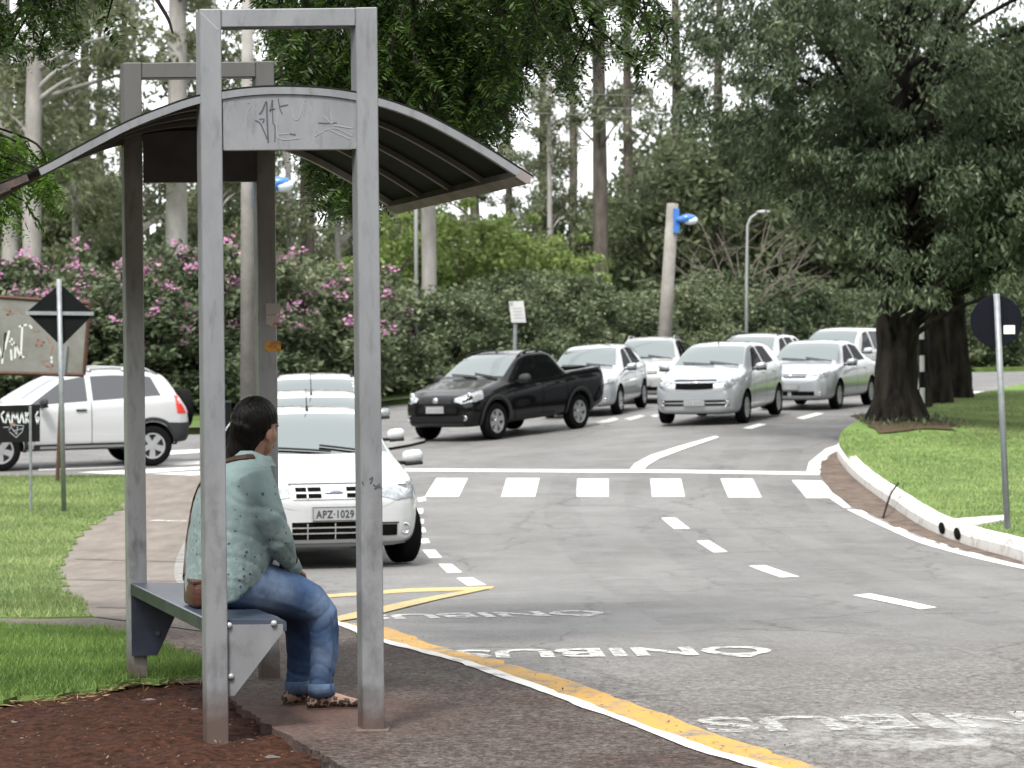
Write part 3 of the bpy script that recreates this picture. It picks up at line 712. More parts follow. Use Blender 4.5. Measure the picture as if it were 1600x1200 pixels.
# scrawls on the near plate and posts (thin pen strokes standing 1 mm proud)
def stroke(b, pix, w, d):
    pts = [P(x, y, d) for x, y in smooth_poly(pix, 5)] if len(pix) > 2 else [P(x, y, d) for x, y in pix]
    L, R = [], []
    for i, p in enumerate(pts):
        p = Vector(p); t = Vector(pts[min(i+1, len(pts)-1)])-Vector(pts[max(i-1, 0)]); n_ = Vector((-t.z, 0, t.x)).normalized()*w/2
        L.append(rel(p+n_)); R.append(rel(p-n_))
    for i in range(len(pts)-1): b.face([L[i], L[i+1], R[i+1], R[i]])
def z8(x, y): return (280+x/4.0, y/4.0)    # pixel pairs read off an enlarged crop
b = MB(); dg_ = DN+.0105
for st, w in [([(500, 715), (520, 690), (545, 635), (548, 700), (552, 800), (556, 890)], .006), ([(475, 752), (505, 770), (530, 820), (550, 870)], .005), ([(520, 770), (530, 745), (500, 745)], .004),
              ([(570, 700), (577, 650), (583, 630), (585, 760), (598, 790), (597, 885)], .004), ([(560, 690), (600, 680)], .004), ([(618, 615), (630, 680), (645, 712)], .004), ([(630, 665), (680, 655)], .005),
              ([(870, 768), (920, 770), (985, 768)], .004), ([(690, 836), (728, 842)], .005), ([(545, 568), (575, 570)], .004)]:
    stroke(b, [z8(x, y) for x, y in st], w, dg_)
b.build('graffiti_lettering', M_GRAF, sp_n, recalc=False)
b = MB()
for st, w in [([(705, 680), (715, 735), (740, 745), (760, 700), (765, 650)], .004), ([(790, 620), (775, 640), (795, 655)], .004), ([(615, 700), (620, 860), (755, 862)], .004), ([(620, 838), (680, 835)], .004),
              ([(900, 720), (930, 750), (955, 770), (945, 700)], .004), ([(940, 810), (1070, 870)], .004), ([(960, 780), (1080, 800)], .005), ([(700, 568), (820, 570)], .004), ([(850, 850), (960, 800), (1080, 850)], .003), ([(430, 690), (450, 650), (425, 640)], .003)]:
    stroke(b, [z8(x, y) for x, y in st], w, dg_-.0003)
b.build('graffiti_lettering', M_GRAF2, sp_n, recalc=False)
b = MB()
for st, w in [([(566, 752), (568, 758)], .006), ([(577, 750), (582, 746), (581, 752), (578, 756)], .006), ([(583, 757), (588, 760), (594, 756)], .006), ([(585, 764), (592, 761), (596, 762)], .008)]:
    stroke(b, st, w, DN-.0012)
b.build('graffiti_lettering', M_GRAF, shel, recalc=False)
b = MB()
stroke(b, [(313, 19), (341, 46)], .005, DN-.0012); b.build('weld_seam', mat('weld_bead', (.34, .34, .35), .5, metal=.4), nfo, recalc=False)
# stickers on the far right post
def sticker(pix, m, d=DF-.002):
    b = MB(); b.face([rel(P(x, y, d)) for x, y in pix]); return b.build('sticker', m, shel, recalc=False)
sticker([(414, 533), (439, 533), (439, 549), (414, 549)], mat('sticker_orange', (.72, .36, .05), .6, col2=(.45, .2, .06), vscale=40, ramp=(.45, .5)))
sticker([(415, 474), (438, 474), (438, 490), (416, 492)], mat('sticker_pale', (.55, .53, .52), .6))
sticker([(415, 493), (439, 492), (432, 512), (416, 506)], mat('sticker_torn', (.62, .56, .54), .6, col2=(.6, .14, .1), vscale=28, ramp=(.42, .5)))
# bench: blue steel plank between the left posts with a gusset at each end
SEATZ = .505
bench_x0 = lambda d: wx(322, d)
bench_x1 = lambda d: wx(446, d)
b = MB()
da, db_ = DN+.03, DF+.05
def seat_ring(d):
    x0, x1 = bench_x0(d), bench_x1(d)
    return [rel((x0, d, SEATZ-.055)), rel((x0, d, SEATZ-.006)), rel((x0+.006, d, SEATZ)), rel((x1-.006, d, SEATZ-.008)), rel((x1, d, SEATZ-.014)), rel((x1, d, SEATZ-.05)), rel((x1-.02, d, SEATZ-.05)), rel((x1-.02, d, SEATZ-.022)), rel((x0+.02, d, SEATZ-.022)), rel((x0+.02, d, SEATZ-.055))]
b.rings([seat_ring(d) for d in (da, DN+.6, DN+1.2, db_)])
seat = b.build('seat', M_SEAT, shel)
b = MB(); b.rings([[rel((bench_x0(d)-.002, d, SEATZ-.056)), rel((bench_x0(d)-.0005, d, SEATZ-.056)), rel((bench_x0(d)-.0005, d, SEATZ-.004)), rel((bench_x0(d)-.002, d, SEATZ-.004))] for d in (DN+PD+.002, DF)])
b.build('worn_edge', M_SEATE, seat)
def gusset(d, m, bolts):
    x0, x1 = wx(351, d), wx(440, d); zt = SEATZ-.0225
    b = MB(); b.prism([rel(p) for p in [(x0, d, zt), (x1, d, zt), (x1, d, zt-.03), (x0+.03, d, zt-.285), (x0, d, zt-.285)]], (wx(300, d+.03)-wx(300, d), .03, 0))
    g_ = b.build('gusset', m, shel)
    for px, py in bolts:
        b = MB(); p = P(px, py, d); b.lathe([(0, -.012), (.010, -.012), (.013, -.006), (.013, .002)], M=Matrix.Translation(rel(p)), seg=8); b.build('bolt', M_STEELD, g_, smooth=True)
gusset(DN+.02, M_STEEL, [(358, 977), (428, 974), (361, 1057)])
x0 = wx(314, DF)
b = MB(); d = DF-.03; xl, xr = wx(320, d), wx(418, d); zt = SEATZ-.0565
b.prism([rel(p) for p in [(xl, d, zt), (xr, d, zt), (xl+.12, d, zt-.285), (xl, d, zt-.285)]], (0, .02, 0)); g_ = b.build('gusset', M_BRKD, shel)
b = MB(); b.lathe([(0, -.01), (.01, -.01), (.012, 0)], M=Matrix.Translation(rel(P(247, 990, d))), seg=8); b.build('bolt', M_GRAF, g_)
# little mortar collars where two posts meet the slab
for px, d, zb in ((576, DN, .05), (434, DF, .03)):
    b = MB(); x = wx(px, d); b.box(rel((x, d+PD/2, zb+.004)), (.135, .13, .012), bev=.004); b.build('base_collar', M_SOILG, shel)
# ------------------------------------------------------------------ the woman on the bench
PO = Vector((-1.246, 10.95, 0)); PRZ = math.radians(17.6)
PEX = Vector((math.cos(PRZ), math.sin(PRZ), 0)); PEY = Vector((-math.sin(PRZ), math.cos(PRZ), 0))
def LP(px, py, yl):                       # point on the figure's fore-and-aft plane yl, seen at that pixel
    u, v = uv(px, py); r = Vector((u/F, 1, 0)); t = (yl+PO.dot(PEY))/r.dot(PEY)
    w_ = r*t-PO
    return Vector((w_.dot(PEX), yl, H-v*t/F))
def fig_rot(): return PRZ
def remesh(o, vox, smooth=3, f=.5):
    m = o.modifiers.new('r', 'REMESH'); m.mode = 'VOXEL'; m.voxel_size = vox; m.use_smooth_shade = True
    s_ = o.modifiers.new('s', 'SMOOTH'); s_.iterations = smooth; s_.factor = f
    bake(o); o.data.polygons.foreach_set('use_smooth', [True]*len(o.data.polygons)); return o
def displace(o, fn):
    me = o.data; n = len(me.vertices); c_ = np.empty(n*3, np.float32); me.vertices.foreach_get('co', c_); c_ = c_.reshape(-1, 3)
    nn = np.empty(n*3, np.float32); me.vertex_normals.foreach_get('vector', nn); nn = nn.reshape(-1, 3)
    c_ = c_+nn*fn(c_)[:, None]; me.vertices.foreach_set('co', c_.astype(np.float32).ravel()); me.update()
M_SKIN = mat('skin', (.27, .145, .10), .5, var=.12, vscale=30, bump=.05, bscale=200)
M_SKIN.node_tree.nodes['Principled BSDF'].inputs['Subsurface Weight'].default_value = .08
M_HAIR = mat('black_hair', (.0045, .0035, .003), .42, col2=(.0015, .001, .001), vscale=60, stretch=(1, 1, .12), bump=.5, bscale=120, spec=.14)
def denim_mat():
    m = bpy.data.materials.new('blue_denim'); n, l = nodes_of(m); b = n['Principled BSDF']; tc = n.new('ShaderNodeTexCoord')
    def nz(sc, st=(1, 1, 1), det=5):
        mp = n.new('ShaderNodeMapping'); mp.inputs['Scale'].default_value = st; l.new(tc.outputs['Object'], mp.inputs[0])
        t = n.new('ShaderNodeTexNoise'); t.inputs['Scale'].default_value = sc; t.inputs['Detail'].default_value = det; t.inputs['Roughness'].default_value = .65; l.new(mp.outputs[0], t.inputs['Vector']); return t.outputs[0]
    r = n.new('ShaderNodeValToRGB'); r.color_ramp.elements[0].position = .32; r.color_ramp.elements[1].position = .7; r.color_ramp.elements[0].color = (.020, .040, .092, 1); r.color_ramp.elements[1].color = (.054, .096, .185, 1); l.new(nz(7), r.inputs[0])
    # washed pale on the thighs, knees and down the shins
    def spot(c_, r0, k):
        d = n.new('ShaderNodeVectorMath'); d.operation = 'DISTANCE'; d.inputs[1].default_value = c_; l.new(tc.outputs['Object'], d.inputs[0])
        mr = n.new('ShaderNodeMapRange'); mr.inputs[1].default_value = r0; mr.inputs[2].default_value = .02; mr.inputs[4].default_value = k; mr.interpolation_type = 'SMOOTHSTEP'; l.new(d.outputs['Value'], mr.inputs[0]); return mr.outputs[0]
    tot = None
    for c_, r0, k in ((tuple(LP(420, 925, -.21)), .17, .75), (tuple(LP(505, 950, -.17)), .12, .45), (tuple(LP(512, 1030, -.15)), .13, .45), (tuple(LP(385, 935, -.20)), .12, .5)):
        o = spot(c_, r0, k)
        if tot is None: tot = o
        else:
            ad = n.new('ShaderNodeMath'); ad.operation = 'MAXIMUM'; l.new(tot, ad.inputs[0]); l.new(o, ad.inputs[1]); tot = ad.outputs[0]
    mu = n.new('ShaderNodeMath'); mu.operation = 'MULTIPLY'; l.new(tot, mu.inputs[0]); l.new(nz(26, (1, 1, .6)), mu.inputs[1])
    x = n.new('ShaderNodeMix'); x.data_type = 'RGBA'; l.new(mu.outputs[0], x.inputs[0]); l.new(r.outputs[0], x.inputs[6]); x.inputs[7].default_value = (.27, .34, .45, 1)
    l.new(x.outputs[2], b.inputs['Base Color']); b.inputs['Roughness'].default_value = .85; b.inputs['Specular IOR Level'].default_value = .15
    bp = n.new('ShaderNodeBump'); bp.inputs['Strength'].default_value = .22; bp.inputs['Distance'].default_value = .008; l.new(nz(45, (1, 1, .8)), bp.inputs['Height']); l.new(bp.outputs[0], b.inputs['Normal']); return m
M_JEANS = denim_mat()
def blouse_mat():
    m = bpy.data.materials.new('sage_print_cotton'); n, l = nodes_of(m); b = n['Principled BSDF']; tc = n.new('ShaderNodeTexCoord')
    def tex(kind, sc, **kw):
        t = n.new(kind); t.inputs['Scale'].default_value = sc
        for k, v in kw.items(): t.inputs[k].default_value = v
        l.new(tc.outputs['Object'], t.inputs['Vector']); return t
    base = n.new('ShaderNodeValToRGB'); base.color_ramp.elements[0].color = (.108, .155, .157, 1); base.color_ramp.elements[1].color = (.156, .212, .210, 1)
    base.color_ramp.elements[0].position = .35; base.color_ramp.elements[1].position = .65
    l.new(tex('ShaderNodeTexNoise', 5, Detail=5).outputs[0], base.inputs[0])
    sep = n.new('ShaderNodeSeparateXYZ'); l.new(tc.outputs['Object'], sep.inputs[0])
    low = n.new('ShaderNodeMapRange'); low.inputs[1].default_value = .98; low.inputs[2].default_value = .62; l.new(sep.outputs[2], low.inputs[0])
    # pale mottling grows towards the hem
    mot = n.new('ShaderNodeValToRGB'); mot.color_ramp.elements[0].position = .52; mot.color_ramp.elements[1].position = .6
    l.new(tex('ShaderNodeTexNoise', 38, Detail=4).outputs[0], mot.inputs[0])
    f1 = n.new('ShaderNodeMath'); f1.operation = 'MULTIPLY'; l.new(mot.outputs[0], f1.inputs[0]); l.new(low.outputs[0], f1.inputs[1])
    f1b = n.new('ShaderNodeMath'); f1b.operation = 'MULTIPLY'; f1b.inputs[1].default_value = .55; l.new(f1.outputs[0], f1b.inputs[0])
    x = n.new('ShaderNodeMix'); x.data_type = 'RGBA'; l.new(f1b.outputs[0], x.inputs[0]); l.new(base.outputs[0], x.inputs[6]); x.inputs[7].default_value = (.25, .30, .28, 1)
    # small dark printed sprigs
    vo = tex('ShaderNodeTexVoronoi', 34); vo.inputs['Randomness'].default_value = 1
    nz = tex('ShaderNodeTexNoise', 90, Detail=2)
    ad = n.new('ShaderNodeMath'); ad.operation = 'MULTIPLY_ADD'; ad.inputs[1].default_value = .5; l.new(nz.outputs[0], ad.inputs[0]); l.new(vo.outputs['Distance'], ad.inputs[2])
    th = n.new('ShaderNodeMapRange'); th.inputs[1].default_value = .46; th.inputs[2].default_value = .40; l.new(ad.outputs[0], th.inputs[0])
    gate = n.new('ShaderNodeMapRange'); gate.inputs[1].default_value = 1.06; gate.inputs[2].default_value = .72; l.new(sep.outputs[2], gate.inputs[0])
    pick = n.new('ShaderNodeSeparateColor'); l.new(vo.outputs['Color'], pick.inputs[0])
    lt = n.new('ShaderNodeMath'); lt.operation = 'LESS_THAN'; l.new(pick.outputs[0], lt.inputs[0]); l.new(gate.outputs[0], lt.inputs[1])
    f2 = n.new('ShaderNodeMath'); f2.operation = 'MULTIPLY'; l.new(th.outputs[0], f2.inputs[0]); l.new(lt.outputs[0], f2.inputs[1])
    y = n.new('ShaderNodeMix'); y.data_type = 'RGBA'; l.new(f2.outputs[0], y.inputs[0]); l.new(x.outputs[2], y.inputs[6]); y.inputs[7].default_value = (.035, .055, .075, 1)
    l.new(y.outputs[2], b.inputs['Base Color']); b.inputs['Roughness'].default_value = .85; b.inputs['Specular IOR Level'].default_value = .2; b.inputs['Sheen Weight'].default_value = .1
    mp = n.new('ShaderNodeMapping'); mp.inputs['Scale'].default_value = (1, 1, .35); mp.inputs['Rotation'].default_value = (0, .6, 0); l.new(tc.outputs['Object'], mp.inputs[0])
    nb = n.new('ShaderNodeTexNoise'); nb.inputs['Scale'].default_value = 20; nb.inputs['Detail'].default_value = 4; l.new(mp.outputs[0], nb.inputs['Vector'])
    bp = n.new('ShaderNodeBump'); bp.inputs['Strength'].default_value = .5; bp.inputs['Distance'].default_value = .02; l.new(nb.outputs[0], bp.inputs['Height']); l.new(bp.outputs[0], b.inputs['Normal'])
    return m
M_BLOUSE = blouse_mat()
def leopard():
    m = bpy.data.materials.new('leopard_print'); n, l = nodes_of(m); b = n['Principled BSDF']; tc = n.new('ShaderNodeTexCoord')
    v = n.new('ShaderNodeTexVoronoi'); v.inputs['Scale'].default_value = 52; l.new(tc.outputs['Object'], v.inputs['Vector'])
    t = n.new('ShaderNodeTexNoise'); t.inputs['Scale'].default_value = 80; l.new(tc.outputs['Object'], t.inputs['Vector'])
    a = n.new('ShaderNodeMath'); a.operation = 'MULTIPLY_ADD'; a.inputs[1].default_value = .5; l.new(t.outputs[0], a.inputs[0]); l.new(v.outputs['Distance'], a.inputs[2])
    r = n.new('ShaderNodeValToRGB'); r.color_ramp.interpolation = 'CONSTANT'; r.color_ramp.elements[0].color = (.055, .025, .017, 1); r.color_ramp.elements[1].color = (.012, .007, .006, 1); r.color_ramp.elements[1].position = .46
    e = r.color_ramp.elements.new(.80); e.color = (.20, .125, .09, 1)
    l.new(a.outputs[0], r.inputs[0]); l.new(r.outputs[0], b.inputs['Base Color']); b.inputs['Roughness'].default_value = .6
    return m
M_LEO = leopard()
fig = empty('person', (PO.x, PO.y, 0), PRZ, 'seated woman in sage printed blouse and rolled jeans looking away up the road', 'person')
# ---- paths
ZG = .05
torso = [(936, 360, .182, .232, .72), (905, 360, .195, .247, .58), (865, 361, .189, .242, .36), (825, 363, .184, .233, .15), (785, 367, .174, .228, 0), (752, 372, .153, .213, 0), (728, 379, .117, .173, 0), (710, 385, .07, .09, 0)]
def torso_rings(k=1., n=28, extra=0.):
    R = []
    for py, px, rx, ry, tl_ in torso:                   # the hem rides up over the lap
        c_ = LP(px, py, 0)
        R.append([Vector((c_.x+(rx*k+extra)*math.cos(2*PI*i/n), (ry*k+extra)*math.sin(2*PI*i/n), c_.z+tl_*max(0, rx*math.cos(2*PI*i/n)+.04))) for i in range(n)])
    return R
armR = [(396, 742, -.175, .082), (407, 772, -.20, .077), (420, 806, -.215, .069), (436, 846, -.19, .062), (446, 868, -.15, .05), (456, 889, -.105, .039)]
armL = [(372, 742, .175, .080), (388, 785, .21, .072), (410, 835, .21, .066), (418, 800, .16, .056), (417, 765, .10, .048), (415, 742, .055, .040)]
legR = [(338, 903, -.095, .125), (395, 914, -.105, .112), (448, 927, -.105, .10), (484, 943, -.105, .088), (501, 962, -.10, .078), (505, 990, -.10, .069), (507, 1022, -.10, .061), (503, 1056, -.10, .053), (502, 1086, -.10, .051)]
legL = [(345, 903, .095, .125), (395, 912, .10, .112), (435, 926, .10, .10), (458, 942, .10, .088), (467, 962, .10, .076), (469, 990, .10, .067), (469, 1022, .10, .059), (466, 1056, .10, .052), (465, 1082, .10, .05)]
def path(tab): return [LP(a, b_, c_) for a, b_, c_, r in tab]
def rad(tab, k=1., e=0.): return [r*k+e for *_, r in tab]
HC = LP(401, 667, .0)
HM = Matrix.Translation(HC) @ Matrix.Rotation(math.radians(33), 4, 'Z') @ Matrix.Rotation(math.radians(7), 4, 'Y')
# ---- body, one skin
b = MB()
b.rings(torso_rings(.86))
b.tube([LP(386, 722, 0), LP(391, 706, 0), HM @ Vector((-.012, 0, -.05))], [.066, .056, .058], 14)
b.tube(path(armR), rad(armR, .78), 12); b.tube(path(armL), rad(armL, .78), 12)
for lg in (legR, legL): b.tube(path(lg), rad(lg, .8), 12)
def ell(c_, r): b.sphere(HM @ Vector(c_), r, 16, M=HM.to_3x3().to_4x4())
ell((-.012, 0, .022), (.098, .077, .098)); ell((.030, 0, -.035), (.066, .061, .084)); ell((.044, 0, -.083), (.042, .046, .034)); ell((.066, 0, -.102), (.022, .022, .018))
for s_ in (-1, 1):
    ell((.055, s_*.034, -.036), (.03, .028, .032)); ell((.0, s_*.078, -.030), (.019, .010, .032)); ell((.004, s_*.077, -.056), (.010, .009, .012)); ell((.085, s_*.026, .014), (.012, .024, .008))
b.tube([HM @ Vector(p) for p in [(.088, 0, .006), (.102, 0, -.018), (.112, 0, -.040)]], [.009, .012, .015], 8)
for s_ in (-1, 1): ell((.100, s_*.012, -.043), (.011, .009, .008))
ell((.086, 0, -.071), (.013, .022, .007)); ell((.084, 0, -.081), (.013, .019, .007))
def hand(wrist, direc, palmn, side, curl, parent_b, scale=1.):
    """palm, four unequal curled fingers and a thumb from the side of the palm"""
    d = direc.normalized(); nrm = (palmn-d*palmn.dot(d)).normalized(); s = d.cross(nrm)*side
    def pt(a, c_, e): return wrist+(d*a+s*c_+nrm*e)*scale
    parent_b.rings([[pt(a, w_*math.cos(2*PI*i/10), h_*math.sin(2*PI*i/10)) for i in range(10)] for a, w_, h_ in ((-.02, .026, .019), (.02, .034, .017), (.055, .041, .015), (.088, .040, .012))])
    for k, (off, ln) in enumerate(((-.030, .068), (-.010, .078), (.010, .073), (.029, .058))):
        p = [pt(.078, off, 0)]; ang = 0.; seg = [ln*.45, ln*.32, ln*.25]; a, e = .078, 0.
        for j, sl in enumerate(seg):
            ang += math.radians(curl*(1.1-.06*k)*(.8, 1.0, .7)[j]); a += sl*math.cos(ang); e += sl*math.sin(ang); p.append(pt(a, off*(1+.1*j), e))
        parent_b.tube(p, [.0095, .0088, .0082, .0066], 8)
    p = [pt(.015, -.026, .004), pt(.045, -.052, .012), pt(.072, -.058, .022), pt(.092, -.052, .030)]
    parent_b.tube(p, [.013, .0115, .0100, .0072], 8)
wr = LP(456, 889, -.105)
hand(wr, Vector((.12, .80, -.42)), Vector((.1, .05, -1)), 1, 30, b)
wl = LP(415, 742, .055)
hand(wl, Vector((-.05, -.25, 1)), Vector((-1, -.2, -.1)), -1, 38, b)
# feet under the rolled cuffs
def foot_rings(ank, yaw, k=1., e=0.):
    Mf = Matrix.Translation((ank.x, ank.y, ZG+.004)) @ Matrix.Rotation(yaw, 4, 'Z')
    out = []
    for x, w_, h_, zc in ((-.062, .012, .012, .026), (-.052, .026, .024, .028), (-.02, .032, .034, .036), (.02, .034, .036, .038), (.07, .039, .030, .031), (.115, .044, .021, .023), (.15, .041, .016, .018), (.172, .030, .012, .015), (.182, .014, .008, .013)):
        out.append([Mf @ Vector((x*(1 if x < 0 else k), (w_+e)*math.cos(2*PI*i/16), max(-(zc)-.0*e, 0) + zc+(h_+e)*math.sin(2*PI*i/16) if True else 0)) for i in range(16)])
    return out
ankR, ankL = LP(503, 1092, -.10), LP(464, 1086, .10)
yR, yL = math.radians(-2), math.radians(12)
for ank, yw, lg in ((ankR, yR, legR), (ankL, yL, legL)):
    b.rings(foot_rings(ank, yw))
    top = path(lg)[-1]
    b.tube([top+Vector((0, 0, .06)), Vector((ank.x, ank.y, .115)), Vector((ank.x+.005, ank.y, .07))], [.042, .036, .04], 10)
body = b.build('body', M_SKIN, fig)
remesh(body, .0055, 2)
for s_ in (-1, 1):
    e = MB(); e.sphere(HM @ Vector((.064, s_*.027, .0)), .0125, 12); ev = e.build('eye', mat('eye_white', (.3, .27, .25), .4), fig, smooth=True)
    e = MB(); e.sphere(HM @ Vector((.0722, s_*.0275, .0)), .0062, 10); e.build('iris', mat('iris_dark', (.02, .012, .01), .2), ev, smooth=True)
    e = MB(); e.tube([HM @ Vector((.0905-.014*abs(t-.35), s_*(.012+.036*t), .021+.006*math.sin(t*3))) for t in (0, .3, .6, 1)], [.002, .0032, .003, .0012], 6); e.build('eyebrow', M_HAIR, fig)
e = MB(); e.sphere(HM @ Vector((.096, 0, -.0755)), (.006, .020, .009), 12, M=HM.to_3x3().to_4x4()); e.build('lips', mat('lip_skin', (.30, .11, .09), .45), fig, smooth=True)
# hair: cap drawn back over the ears' tops into a tail down the back
h = MB()
bm2 = bmesh.new(); bmesh.ops.create_uvsphere(bm2, u_segments=40, v_segments=28, radius=1)
keep = []
for v in bm2.verts: v.co = Vector((v.co.x*.113-.014, v.co.y*.091, v.co.z*.110+.024))
dele = [v for v in bm2.verts if (v.co.x > .072 and v.co.z < .072) or (v.co.x > .012 and v.co.z < -.004+.5*max(0, v.co.x-.012)) or (v.co.x > -.030 and v.co.z < -.035) or v.co.z < -.068]
bmesh.ops.delete(bm2, geom=dele, context='VERTS')
bmesh.ops.transform(bm2, matrix=HM, verts=bm2.verts)
me = bpy.data.meshes.new('hair'); bm2.to_mesh(me); bm2.free()
hair = link_mesh('hair', me, M_HAIR, fig)
md = hair.modifiers.new('t', 'SOLIDIFY'); md.thickness = .016; md.offset = -1
bake(hair)
tl = MB(); bmx = tl.bm; bmx.from_mesh(hair.data)
tl.tube([HM @ Vector((-.02, 0, .015)), HM @ Vector((-.055, .0, -.02)), LP(382, 692, -.012), LP(373, 708, -.015), LP(363, 727, -.016), LP(353, 748, -.02), LP(343, 772, -.02), LP(340, 790, -.02)], [(.080, .084), (.072, .084), (.066, .074), (.056, .060), (.046, .046), (.036, .034), (.022, .020), (.006, .006)], 18)
old = hair; hair = tl.build('hair', M_HAIR, fig); bpy.data.objects.remove(old); hair.name = 'hair'
remesh(hair, .0065, 9, .6)
def strands(c_): return .0009*np.sin(c_[:, 1]*420+3*np.sin(c_[:, 2]*30))+.0007*np.sin(c_[:, 0]*600+c_[:, 1]*160)
displace(hair, strands)
# blouse with collar
b = MB(); b.rings(torso_rings(1.0))
b.tube(path(armR), rad(armR), 14); b.tube(path(armL), rad(armL), 14)
blouse = b.build('blouse', M_BLOUSE, fig); remesh(blouse, .0095, 3)
def folds(c_):
    x, y, z = c_[:, 0], c_[:, 1], c_[:, 2]
    cr = lambda ph, w_: np.exp(-(np.sin(ph)/w_)**2)
    arm = (y < -.12)
    a = -.0045*cr(8*z+15*x+1.6*np.sin(6*y+2*z), .22)*(.5+.5*np.sin(7*z+3*y+1))+.001
    a += np.where(arm, -.0045*cr(21*(z+.45*x)+1.8*np.sin(14*y+5*z), .26)*(z < 1.02), 0)
    a += .004*np.exp(-((z-.545)/.04)**2)*np.sin(11*np.arctan2(y, x-.02))     # hem flare
    a -= .012*np.exp(-(((y+.13)/.03)**2))*(z < 1.0)*(z > .62)*(x > -.05)                # crease between arm and side
    return a
displace(blouse, folds)
b = MB()
cc = LP(387, 709, 0)
R = []
for dz, rr in ((-.03, .098), (-.005, .086), (.012, .083), (.016, .088), (-.004, .098), (-.028, .112)):
    R.append([Vector((cc.x+rr*.92*math.cos(2*PI*i/28)+(.02 if math.cos(2*PI*i/28) > .8 else 0), rr*math.sin(2*PI*i/28), cc.z+dz-.03*max(0, math.cos(2*PI*i/28)))) for i in range(28)])
b.rings(R, cap=False); b.build('collar', M_BLOUSE, blouse, smooth=True)
for tab, sgn in ((armR, 1), (armL, 1)):
    p = path(tab); b = MB(); d = (p[-1]-p[-2]).normalized()
    b.tube([p[-1]-d*.045, p[-1]-d*.03, p[-1]+d*.012, p[-1]+d*.013, p[-1]-d*.02], [.0425, .0445, .0435, .037, .036], 14, cap=False); b.build('cuff', M_BLOUSE, blouse, smooth=True)
# jeans
b = MB()
for lg in (legR, legL): b.tube(path(lg), rad(lg), 16)
hp = LP(352, 905, 0); b.sphere(hp+Vector((.0, 0, .005)), (.16, .185, .115), 20)
jeans = b.build('jeans', M_JEANS, fig); remesh(jeans, .0085, 3)
kR = [path(legR)[4], path(legL)[4]]
def denim(c_):
    x, y, z = c_[:, 0], c_[:, 1], c_[:, 2]
    cr = lambda ph, w_: np.exp(-(np.sin(ph)/w_)**2)
    a = .0008*np.sin(60*z+40*x+4*np.sin(14*y))-.004*cr(21*x+8*z+2*np.sin(9*y), .22)*(x > -.02)*(x < .17)*(z > .55)
    for k in kR:
        d = np.linalg.norm(c_-np.array(k), axis=1); a -= .004*np.exp(-(d/.12)**2)*cr(42*z-30*x+2*np.sin(25*y), .3)
    a -= .0055*np.exp(-((z-.20)/.07)**2)*cr(48*z+17*x+2.2*np.sin(22*y+9*x), .32)
    a += .003*np.exp(-((x-.12)/.05)**2)*(z > .55)*np.sin(110*x+30*z)
    return a
displace(jeans, denim)
for lg in (legR, legL):
    p = path(lg)[-1]; b = MB()
    b.tube([p+Vector((0, 0, .052)), p+Vector((0, 0, .046)), p+Vector((.002, 0, .0)), p+Vector((.002, 0, -.004)), p+Vector((0, 0, .03))], [.0525, .0575, .0585, .053, .050], 18, cap=False)
    b.build('rolled_cuff', mat('denim_inside', (.085, .13, .215), .85, col2=(.05, .08, .14), vscale=30, bump=.3, bscale=200), jeans, smooth=True)
# leg seams
for lg, sd in ((legR, -1),):
    pp = path(lg); b = MB()
    b.tube([pp[i]+Vector((.028, -rad(lg)[i]*.95, 0)) for i in range(4, 9)], .0025, 5); b.build('side_seam', mat('denim_seam', (.03, .055, .11), .8), jeans)
# flats
for ank, yw in ((ankR, yR), (ankL, yL)):
    b = MB(); b.rings(foot_rings(ank, yw, 1.0, .004))
    Mf = Matrix.Translation((ank.x, ank.y, ZG)) @ Matrix.Rotation(yw, 4, 'Z')
    geom = b.bm.verts[:]+b.bm.edges[:]+b.bm.faces[:]
    def cutp(co_, no_):
        bmesh.ops.bisect_plane(b.bm, geom=b.bm.verts[:]+b.bm.edges[:]+b.bm.faces[:], plane_co=Mf @ Vector(co_), plane_no=Mf.to_3x3() @ Vector(no_), clear_outer=True)
    cutp((0, 0, .064), (.20, 0, 1)); cutp((.166, 0, .012), (1, 0, .35))
    for v in b.bm.verts: v.co.z = max(v.co.z, ZG+.002)
    sh = b.build('shoe', M_LEO, fig, smooth=True)
    md = sh.modifiers.new('t', 'SOLIDIFY'); md.thickness = .004; md.offset = 1; bake(sh)
    b = MB(); b.rings([[p*1 for p in [Mf @ Vector((x, w_*s2, z_)) for s2, z_ in ((-1, .001), (1, .001), (1, .008), (-1, .008))]] for x, w_ in ((-.064, .012), (-.05, .029), (0, .035), (.07, .042), (.12, .047), (.155, .043), (.18, .028), (.188, .012))])
    b.build('sole', mat('shoe_sole', (.05, .03, .025), .7), sh)
# shoulder bag on the bench behind her, its strap over the back
bag = empty('shoulder_bag', (PO.x, PO.y, 0), PRZ, 'brown leather shoulder bag on the bench behind the seated woman', 'bag')
M_LEATH = mat('brown_leather', (.075, .025, .016), .45, var=.5, vscale=12, bump=.2, bscale=60)
b = MB(); c_ = LP(306, 922, -.07); b.box((c_.x+.01, -.04, SEATZ+.061), (.075, .24, .118), bev=.018); b.build('pouch', M_LEATH, bag, smooth=True)
b = MB(); b.box((c_.x+.01, -.04, SEATZ+.112), (.080, .245, .02), bev=.006); b.build('flap', M_LEATH, bag)
bvh = BVHTree.FromPolygons([v.co[:] for v in blouse.data.vertices], [p.vertices[:] for p in blouse.data.polygons])
sp = []
for px, py, yl in [(396, 714, -.10), (384, 714, -.11), (368, 717, -.09), (353, 722, -.06), (335, 733, -.02), (318, 745, .02), (308, 760, .05), (301, 776, .08), (298, 800, .10), (296, 850, .08), (294, 900, .02)]:
    q = LP(px, py, yl); loc, nr, idx, ds = bvh.find_nearest(q); sp.append((loc+nr*.006, nr))
b = MB(); rows = []
